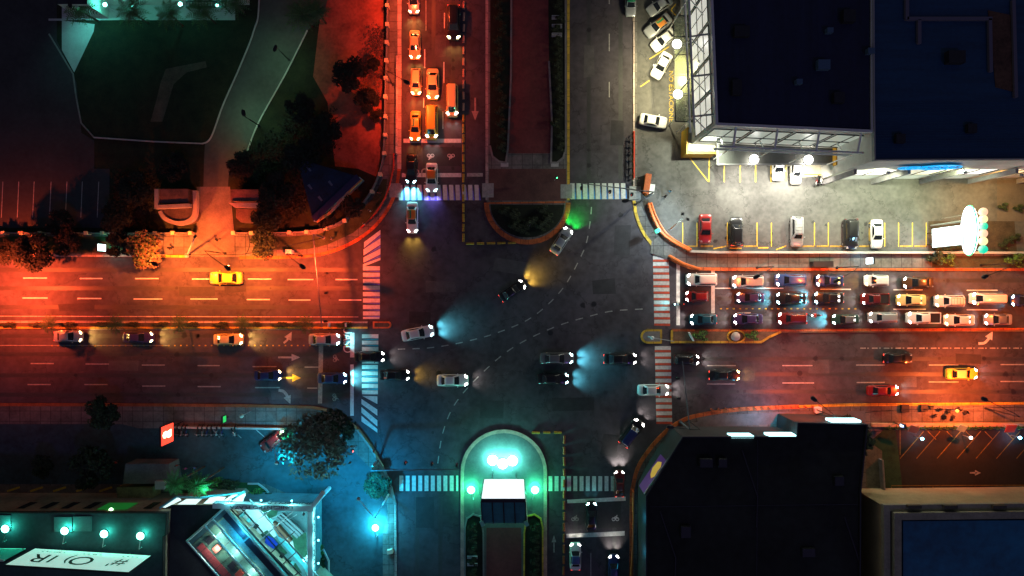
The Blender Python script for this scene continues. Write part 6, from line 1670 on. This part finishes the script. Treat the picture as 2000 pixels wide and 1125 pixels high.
t,q,n,d = standing_panel("billboard","white rooftop billboard with dark letters on the shop block","billboard",(68,1071),(296,1085),10.6,16.8,PANEL_T,normal=(0,1,0),zb=10.0)
for s,txt,sz in ((.20,"#'",3.1),(.55,"O)",3.6),(.90,"IR",3.4)): pass
A_ = q(0,10.6,.03); B_ = q(1,10.6,.03); xb = (A_-B_).normalized()
for s,txt,sz in ((.17,"#",3.2),(.24,"'",3.2),(.48,"O",4.2),(.60,")",3.2),(.72,"I",3.6),(.83,"R",4.0)):
    P_ = B_+(A_-B_)*s+Vector((0,0,3.3)); letters("lettering",txt,sz,INK,t,P_+n*.02,(xb,(0,0,1)),.01)
for s,txt in ((.15,"TETRA"),(.47,"EL MURO"),(.80,"PARA VALLAS 24")): 
    P_ = B_+(A_-B_)*s+Vector((0,0,1.1)); letters("lettering",("- - - -","- -- - -","- --- -- -")[("TETRA","EL MURO","PARA VALLAS 24").index(txt)],1.1,INK,t,P_+n*.02,(xb,(0,0,1)),.01)
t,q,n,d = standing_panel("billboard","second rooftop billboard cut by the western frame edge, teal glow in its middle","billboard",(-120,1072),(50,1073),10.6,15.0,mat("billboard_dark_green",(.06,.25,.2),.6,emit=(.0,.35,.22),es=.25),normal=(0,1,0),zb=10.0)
mb=MB(); mb.tube([q(0,15,.05),q(1,15,.05)],.15,6); mb.tube([q(0,10.7,.05),q(1,10.7,.05)],.15,6); mb.build("sign_rail",mat("rail_mint",(.5,.85,.7),.5),t)
for i,(x,y) in enumerate(((10,1033),(126,1037),(203,1043),(274,1047))):
    l = ("teal roof lamp nearest the western frame edge","teal roof lamp below the twin skylights","teal roof lamp third from the frame edge, before the O of the billboard","teal roof lamp nearest the shop block's corner")[i]
    flood(x,y,11.1,(x+3,y+22),l,300,(.06,1,.70),LIT_TEAL,r=.55,zbase=10.0)
# courtyard block with the diagonal glazed hall
blk = building("charcoal-roofed plaza block behind the diagonal glazed hall", [(334,986),(437,986),(640,1190),(640,Y1),(322,Y1)], 9.0, mat("plaza_render",(.34,.31,.22),.8,vary=.3,scale=.4), ROOF_K, "plaza_building")
def P(u,v,z):  # frame of the diagonal hall: u along it (down-right), v across (up-right), pixels at height z
    ux,uy = .665,.747; vx,vy = .747,-.665
    return W(365+u*ux+v*vx, 1057+u*uy+v*vy, z)
HZ=10.5
hall = thing("glazed_hall","long glazed hall set diagonally, its red and green shop floor showing through","glazed hall",tuple(P(60,40,0)))
def hq(u0,u1,v0,v1,z,th,m,name,par=None):
    pts=[P(u0,v0,z).xy[:],P(u1,v0,z).xy[:],P(u1,v1,z).xy[:],P(u0,v1,z).xy[:]]
    return MB().prism(pts,z-th,z).build(name,m,par or hall)
hq(-2,220,-2,102,9.25,.2,mat("hall_floor_green",(.10,.22,.17),.6,vary=.6,scale=.8),"shop_floor")
hq(22,220,6,20,9.42,.1,mat("hall_carpet_red",(.45,.06,.07),.7,vary=.5,scale=.8),"red_carpet")
hq(30,215,46,62,9.55,.3,mat("hall_counter_teal",(.12,.3,.28),.4,vary=.4,scale=.8),"display_counter")
for k in range(9):
    hq(22+22*k,34+22*k,26,40,9.75,.4,mat("hall_shelf%d"%(k%3),((.02,.02,.03),(.45,.06,.04),(.10,.25,.20))[k%3],.5),"display_shelf")
hq(-2,12,0,100,9.9,.3,mat("hall_teal_strip",(.05,.16,.20),.5),"end_panel")
hq(14,220,70,100,10.0,.3,mat("hall_roof_teal",(.06,.30,.36),.5,vary=.6,scale=.5),"side_roof")
hq(10,70,84,96,10.3,.25,mat("hall_dark_slot",(.015,.03,.05),.5),"roof_vent"); hq(76,215,82,94,10.3,.25,mat("hall_dark_slot",(0,0,0)),"roof_vent")
mb=MB(); 
for a,b in (((0,0),(225,0)),((0,0),(0,98)),((0,98),(225,98)),((0,66),(225,66)),((0,46),(225,46))):
    mb.tube([P(a[0],a[1],HZ),P(b[0],b[1],HZ)],.16,6)
mb.build("hall_frame",mat("hall_frame_mint",(.45,.65,.60),.5),hall)
mb=MB()
for k in range(10): mb.tube([P(12+22*k,0,HZ),P(12+22*k,66,HZ)],.035,4)
mb.build("glazing_bar",DARKMETAL,hall)
MB().prism([P(2,2,HZ).xy[:],P(222,2,HZ).xy[:],P(222,66,HZ).xy[:],P(2,66,HZ).xy[:]],HZ-.06,HZ-.02).build("glass_panel",mat("hall_glass",(.3,.4,.4),.1,alpha=.12),hall)
for u_ in (30,80,130): lamp('POINT',hall,P(u_,52,10.3)-Vector(hall.location),150,(.75,1,.85),radius=.2)
lamp('POINT',hall,P(60,85,11.2)-Vector(hall.location),420,CYAN_L,radius=.4)
lamp('POINT',hall,P(50,30,10.3)-Vector(hall.location),330,(.85,1,.85),radius=.4)
lamp('POINT',hall,P(140,30,10.2)-Vector(hall.location),60,(.7,1,.9),radius=.4)
c=W(551,843,2.6); t=thing("globe_lamp","small bright white globe lamp between the parked red hatchback and the lime palm","lamp",(c.x,c.y,KZ)); MB().tube([(0,0,0),(0,0,2.3)],.05,6).build("pole",STEEL,t,world=False); MB().sphere((0,0,2.5),.26,12).build("lamp_globe",LIT_WHITE,t,smooth=True,world=False)
lamp('POINT',t,(-.5,-.5,2.5),120,(.8,1,.8),radius=.2)
# white name beams
BEAM = mat("beam_white", (.62,.66,.66), .5, vary=.08, scale=1)
BZ=11.0
fr = thing("name_beam_frame","white corner frame of two name beams with a slanted strut over the plaza","portal frame",tuple(W(607,990,0)))
a=W(415,988,BZ); b=W(606,994,BZ); c_=W(606,1200,BZ); e=W(629,964,BZ)
def beam(p0,p1,w,z0,z1,name):
    MB().ribbon([p0.xy[:],p1.xy[:]],w,z0,z1).build(name,BEAM,fr)
beam(a,b+Vector((.45,0,0)),.75,BZ-1.3,BZ,"beam"); beam(b+Vector((0,-.4,0)),c_,.75,BZ-1.3,BZ,"beam")
beam(b+Vector((.3,.3,0)),e,.6,BZ-1.1,BZ-.05,"strut")
MB().tube([(b.x,b.y,KZ),(b.x,b.y,BZ-1.3)],.3,12).build("column",BEAM,fr)
mb=MB(); mb.sphere((b.x-.9,b.y-.7,BZ+.1),.24,12); mb.build("camera_dome",DARKMETAL,fr,smooth=True)
INKB = mat("letter_black",(.01,.015,.02),.6)
letters("lettering","UNICENTRO PLAZA",1.15,INKB,fr,Vector(((a.x+b.x)/2+1.1,(a.y+b.y)/2+.42,BZ-.62)),((-1,-.0,0),(0,0,1)),.01,1.25)
letters("lettering","UNICENTRO PLAZA",1.15,INKB,fr,Vector((b.x+.40,b.y-6.8,BZ-.62)),((0,1,0),(0,0,1)),.01,1.1)
letters("lettering","UNICENTRO PLAZA",.62,INKB,fr,Vector(((a.x+b.x)/2,(a.y+b.y)/2+.02,BZ+.01)),((-1,0,0),(0,-1,0)),.005,1.6)
for i,(x,y,px_,py_) in enumerate(((450,976,0,1),(510,977,0,1),(570,978,0,1),(622,1010,1,0),(622,1055,1,0),(622,1100,1,0))):  # small lamps added to brighten the name beams
    q_=W(x,y,BZ-.3); mb=MB(); mb.obox(q_,.3,.3,.2); mb.tube([q_,q_+Vector((-1.2*px_,-1.2*py_,-.3))],.03,5); mb.build("added_beam_lamp",DARKMETAL,fr)
    lamp('POINT',fr,q_+Vector((0,0,.35))-Vector(fr.location),420,(.16,.9,1),radius=.15)
# truss grid over the court
tr = thing("court_truss","dark steel truss grid spanning the lit court beside the hall","truss",tuple(W(540,1060,0)))
def PD(u,v,z): return P(u,106+v,z)
rails=[0,16,40]
for i,v in enumerate(rails):
    mb=MB(); L=260
    mb.tube([PD(8 if i<2 else 20,v,10.4),PD(L,v,10.4)],.10,5); 
    if i==1 or i==0:
        mb.tube([PD(14,v,9.7),PD(L,v,9.7)],.07,5)
        for k in range(18): mb.tube([PD(18+13*k,v,10.4),PD(24+13*k,v,9.7),PD(31+13*k,v,10.4)],.04,4)
    mb.build("truss_girder",DARKMETAL if i<2 else STEEL,tr)
for k,u in enumerate((30,62,94,126,158,190)):
    mb=MB(); vmax=min(92, 70+ (k*6)); e0=PD(u,0,10.4); 
    # cross beams end on the name beams
    e1=PD(u,8+ (32 if k==0 else 62 if k==1 else 80 if k==2 else 56 if k==3 else 30 if k==4 else 12),10.4)
    mb.tube([e0,e1],.09,5); mb.build("cross_beam",STEEL if k in (1,2) else DARKMETAL,tr)
for k in range(4):
    mb=MB(); p0=PD(44+k*18,52+6*k,10.5); pts=[]
    for j in range(9):
        aa=math.pi*j/8; pts.append(p0+Vector((1.3*math.cos(aa),.6*math.cos(aa),.9*math.sin(aa))))
    mb.tube(pts,.04,5); mb.build("hoop",STEEL,tr)
# white floor, planters and furniture in the court
WF = mat("court_floor_white",(.75,.76,.74),.4,vary=.1,scale=1)
def court(pts,z,m,name,label,cat): 
    c=W(*pts[0],7.5); o=MB().prism([(x-c.x,y-c.y) for x,y in pw(pts,7.5+z)],0,z).build(name,m); o.location=(c.x,c.y,7.53); return tag(o,label,cat)
DZ=7.5
def csheet(name,pts,m,k): return struct(name, MB().prism(pw(pts,DZ), DZ+.006*k, None), m)
deck = thing("court_deck","raised triangular court deck below the dark truss beside the glazed hall","deck",tuple(W(560,1050,0)))
MB().prism(pw([(440,987),(603,992),(603,1190),(636,1186)] if False else [(437,988),(603,992),(603,1152)],DZ),KZ,DZ).build("deck_slab",mat("deck_slab_teal",(.10,.22,.24),.7,vary=.4,scale=.5),deck)
csheet("court_floor",[(448,985),(500,985),(548,1040),(520,1062),(478,1020)],WF,1)
csheet("court_floor",[(505,1000),(520,1005),(603,1088),(603,1130),(590,1100)],WF,2)
csheet("court_floor",[(520,1005),(535,1018),(560,1058),(590,1085),(603,1100),(603,1125),(590,1104),(545,1055)],mat("court_edge_teal",(.10,.50,.55),.4,vary=.2,scale=1),3)
csheet("court_bed",[(502,1048),(522,1035),(562,1080),(543,1092)],mat("court_bed_green",(.02,.09,.05),.9,vary=.6,scale=1.5),4)
csheet("court_bed",[(570,1045),(598,1040),(600,1085),(588,1092),(575,1070)],mat("court_bed_green",(.02,.09,.05),.9),5)
csheet("court_bed",[(505,990),(545,990),(540,1008),(528,1014)],mat("court_bed_green",(.02,.09,.05),.9),6)
csheet("court_bed",[(558,1090),(578,1100),(590,1118),(575,1122),(556,1104)],mat("court_bed_green",(.02,.09,.05),.9),7)
court([(533,1020),(540,1024),(569,1056),(566,1060),(545,1048),(533,1030)],.9,mat("planter_brown",(.16,.07,.04),.8),"planter","long brown planter bed under the truss","planter")
for k in range(3):
    court([(538+5*k,1012-4*k),(541+5*k,1010-4*k),(583+5*k,1048-4*k),(580+5*k,1052-4*k)],.3+.12*k,mat("step_grey",(.16,.22,.24),.6,vary=.3,scale=1),"court_steps",("lowest","middle","uppermost")[k]+" grey strip of the steps between the truss and the eastern beam","steps")
court([(520,1050),(530,1054),(540,1066),(534,1072),(517,1060)],.8,mat("counter_blue",(.01,.05,.50),.5),"blue_counter","blue counter in the lit court","counter")
for i,(x,y) in enumerate(((484,1012),(497,1025),(470,1002),(548,1082),(568,1098))):
    court([(x,y),(x+6,y+4),(x+3,y+9),(x-3,y+5)],.75,DARKMETAL if i%2 else mat("table_teal",(.1,.4,.42),.5),"court_table","small table on the lit court floor","table")["group"]="court tables"
# lit entrance walls left of the beams
ent = thing("entrance_canopy","bright white zigzag canopy glowing at the roof edge below the palms","canopy",tuple(W(380,975,0)))
SCR = mat("screen_lit",(.85,.88,.86),.5,emit=(.72,1,.95),es=1.15)
for pts,h in (([(315,990),(345,972),(352,978),(322,992)],3),([(345,986),(362,976),(392,976),(380,987)],3),([(390,990),(412,970),(440,972),(424,990)],2.6),([(425,985),(455,966),(472,962),(478,970),(445,990)],3.2),([(446,978),(476,962),(478,966),(470,986)],3.8)):
    MB().prism(pw(pts,h+5.8),h+5.4,h+5.8).build("screen_panel",SCR,ent)
mb=MB()
for a_,b_ in (((312,992),(345,970)),((345,970),(395,972)),((395,972),(420,968)),((440,984),(478,960)),((420,968),(478,962))): mb.tube([W(*a_,9.7),W(*b_,9.7)],.16,6)
mb.build("screen_frame",mat("frame_cyan",(.15,.55,.6),.5),ent)
lamp('POINT',ent,W(400,958,10.3)-Vector(ent.location),160,(.08,.9,1),radius=.4)
lamp('POINT',ent,W(472,955,10.3)-Vector(ent.location),120,(.1,.85,1),radius=.4)
for x,y,e in ((488,1012,520),(515,1040,360),(540,1010,150),(562,1060,330),(588,1100,520),(592,1015,130)): lamp('POINT',tr,W(x,y,10.1)-Vector(tr.location),e,(.30,.93,1),radius=.2)
# kiosk and warm stair above the shop block
kio = thing("kiosk","grey gabled kiosk with a yellow-lit annex between the dark tree and the palms","kiosk",tuple(W(280,925,0)))
MB().prism(pw([(245,906),(330,906),(335,945),(240,945)],3.5),KZ,3.5).build("roof",mat("kiosk_roof",(.16,.15,.15),.8,vary=.4,scale=.5),kio)
MB().prism(pw([(228,952),(298,950),(298,982),(230,982)],2.8),KZ,2.8).build("annex_roof",mat("annex_yellow",(.26,.18,.07),.8,vary=.5,scale=.5),kio)
MB().prism(pw([(302,940),(322,940),(320,956),(303,956)],4.2),3.5,4.2).build("roof_unit",CONC_L,kio)
lamp('POINT',kio,W(262,990,2.5)-Vector(kio.location),60,(1,.7,.2),radius=.3)
def strut(px0,px1,z,label,name="pole_prop",m=STEEL):
    c=W(*px0,0); t=MB().tube([Vector((0,0,0)),W(*px1,z)-c],.12,8).build(name,m); t.location=(c.x,c.y,KZ); return tag(t,label,"pole")
strut((737,898),(728,910),3,"pale short pole at the foot of the southern signal mast")
strut((759,965),(748,985),5,"pale leaning pole beside the round olive tree",m=STEEL_W)
c = W(762,1077,.6); o=MB().obox((0,0,.4),.9,.6,.8,.2).build("litter_bin",mat("bin_orange",(.6,.35,.25),.6)); o.location=(c.x,c.y,KZ); tag(o,"pale orange litter bin on the southern road's western kerb","bin")
t,q,n,d = standing_panel("sign_frame","white frame of a parked trailer at the western frame edge of the plaza car park","frame",(-4,905),(-2,935),.6,2.2,STEEL_W,normal=(1,0,0)) if False else (None,)*4
def cable(pts,z,label):
    c=W(*pts[0],z); q_=[]
    for i in range(len(pts)-1):
        a_=W(*pts[i],z); b2=W(*pts[i+1],z)
        for k in range(9):
            u=k/8; q_.append(a_*(1-u)+b2*u-Vector((0,0,1.2*4*u*(1-u)))-c)
    o=MB().tube(q_,.05,5).build("power_cable",DARKMETAL); o.location=c; tag(o,label,"cable")
cable([(1690,806),(1850,800),(2100,796)],7.5,"dark power cable sagging along the amber pavement of the eastern arm")
cable([(300,497),(472,497),(632,464)],7.5,"thin power cable strung along the kerb by the westbound taxi")
cable([(480,497),(484,455)],6,"short power cable crossing the orange-lit pavement beside the driveway")
# lamps added to fill the plaza car park with cyan light
wall = None
c = W(640,952,9); 
flood(700,975,10.0,(748,985),"added cyan lot lamp reaching over the plaza exit",1,(.0,.36,.72),STEEL,r=.25,zbase=0,spot=15000)
flood(540,905,9.0,(560,850),"added cyan lot lamp reaching over the middle of the plaza car park",1,(.0,.36,.60),STEEL,r=.25,zbase=0,spot=11000)
bpy.data.objects.remove
lamp('SPOT',None,W(560,905,10),1,CYAN_L) if False else None
# ------------------------------------------------------------------ north-western park buildings
villa = building("pale villa lit teal at the top edge of the park", [(112,Y0),(112,8),(170,8),(170,-20),(460,-20),(460,Y0)], 6.0, mat("villa_render",(.45,.47,.44),.8,vary=.15,scale=.5), ROOF_K, "villa")
for x in (132,):
    p=W(x,8,5.9); MB().prism(pw([(x,0),(x+8,6),(x+8,16),(x,12)],6.1),6.0,6.05).build("roof_hatch",DARKMETAL,villa)
bar = thing("barred_gate","dark barred gate panel beside the villa's lit end","gate",tuple(W(402,8,0)))
mb=MB(); mb.ribbon(pw([(362,13),(440,13)],3),.2,2.8,3); mb.ribbon(pw([(362,2),(440,2)],3),.2,2.8,3)
for i in range(14): mb.ribbon(pw([(364+5.8*i,2),(364+5.8*i,13)],3),.09,2.8,2.95)
mb.ribbon(pw([(440,0),(440,13)],3),.2,2.8,3); mb.build("gate_panel",DARKMETAL,bar)
for s in (364,438):
    p=W(s,13,3); MB().tube([(p.x,p.y,KZ),(p.x,p.y,2.9)],.09,6).build("post",DARKMETAL,bar)
VG="teal wall lamps of the villa"
for x,y,l,e in ((205,9,"brightest teal villa lamp, nearest the wedge-shaped terrace",230),(258,12,"small teal villa lamp between two palms",90),(352,8,"teal villa lamp beside the barred gate",170),(424,10,"small teal villa lamp inside the barred gate",60),(140,-10,"teal villa lamp above the wedge-shaped terrace",230)):
    c=W(x,y,3.2); t=thing("garden_lamp",l,"lamp",(c.x,c.y,KZ)); mb=MB(); mb.tube([(0,0,0),(0,0,2.9)],.05,6); mb.build("pole",STEEL,t,world=False)
    mb=MB(); mb.sphere((0,0,3.05),.34 if e>150 else .24,12,.6); mb.build("lamp_glass",LIT_TEAL,t,smooth=True,world=False)
    lamp('POINT',t,(0,-.1,3.4),e*1.3,(.08,1,.72),radius=.25)
c=W(150,14,5.4); t=thing("wall_lamp","added teal wall lamp on the villa corner over the wedge-shaped terrace","wall lamp",(c.x,c.y,5.4)); MB().obox((0,0,0),.35,.3,.2).build("lamp_housing",STEEL,t,world=False); MB().obox((0,0,-.12),.28,.24,.04).build("lamp_glass",LIT_TEAL,t,world=False)
lamp('SPOT',t,(0,0,-.2),2600,(.12,.85,.75),size=120,blend=.9,radius=.25,aim=(-.05,-.7,-1))  # added lamp that washes the terrace in teal
sil = building("triangular dark blue roofed pavilion inside the wall bend", [(590,312),(701,345),(612,432),(585,330)], 4.5, WALL_G, mat("pavilion_blue",(.003,.014,.05),.6,vary=.7,scale=.4), "pavilion")
for a,b,m_ in (((706,350),(680,375),mat("amber_board",(.45,.25,.08),.7)),((668,388),(645,415),CONC),((645,415),(618,433),mat("amber_board",(0,0,0)))):
    MB().ribbon(pw([a,b],3.5),.35,3.3,3.6).build("eaves_board",m_,sil)
MB().ribbon(pw([(700,345),(612,428)],4.7),1.0,4.5,4.7).build("roof_band",mat("pavilion_band",(.03,.02,.08),.6),sil)
for x,y in ((598,327),(600,362),(640,355),(620,385)):
    MB().prism(pw([(x,y),(x+7,y+8),(x+10,y+6),(x+4,y-3)],4.6),4.5,4.56).build("skylight",mat("pavilion_skylight",(.10,.14,.22),.4),sil)
gate = thing("gatehouse","curved gatehouse wing west of the amber-lit driveway","gatehouse",tuple(W(343,400,0)))
GM = mat("gatehouse_render",(.40,.30,.26),.8,vary=.3,scale=.6)
MB().prism(pw([(305,369),(367,369),(367,396),(305,396)],3.6),KZ,3.6).build("roof",mat("gatehouse_roof",(.14,.07,.06),.8,vary=.6,scale=.8),gate)
MB().ribbon(pw([(305,369),(305,404),(370,401)],4.0),.55,3.0,4.0).build("parapet",GM,gate)
MB().prism(pw([(318,404)]+smooth_path([(312,412),(322,428),(348,437),(372,430),(378,415)],5)+[(374,402)],2.8),KZ,2.8).build("porch_roof",mat("gatehouse_porch",(.10,.06,.05),.8,vary=.5,scale=.7),gate)
MB().ribbon(pw(smooth_path([(312,412),(322,427),(348,436),(372,429),(380,412),(380,372)],5),3.1),.6,2.2,3.1).build("porch_rim",GM,gate)
gate2 = thing("gatehouse","flat gatehouse wing east of the amber-lit driveway","gatehouse",tuple(W(478,400,0)))
MB().prism(pw([(450,370),(505,370),(505,392),(450,392)],3.4),KZ,3.4).build("roof",mat("gatehouse_roof",(0,0,0)),gate2)
MB().prism(pw([(446,396),(504,396),(504,406),(458,405)],4.0),3.2,4.0).build("canopy",GM,gate2)
MB().prism(pw([(461,408),(503,408),(503,434),(470,434),(461,425)],2.4),KZ,2.4).build("porch_roof",mat("gatehouse_porch",(0,0,0)),gate2)
c=W(376,497,8)
t=thing("utility_pole","tall amber-lit pole leaning over the kerb beside the driveway","pole",(W(365,500).x,W(365,500).y,KZ))
MB().tube([W(365,500,0),W(381,462,8)],.16,8,.1).build("pole",CONC_L,t); MB().sphere(W(365,499,.5),.4,10).build("base",CONC_L,t)
p_=W(381,462,8.1); MB().obox(p_,.5,.3,.2,.8).build("lamp_housing",DARKMETAL,t); lamp('SPOT',t,p_-Vector((0,0,.3))-Vector(t.location),11000,RED_L,size=86,blend=1,radius=.25,aim=(.3,.62,-1))  # lamp head and spot added to redden the gatehouse driveway
t=thing("utility_pole","thin amber pole standing above the westbound taxi","pole",(W(448,533).x,W(448,533).y,0))
MB().tube([W(448,530,0),W(446,515,9)],.09,8).build("pole",CONC_L,t)
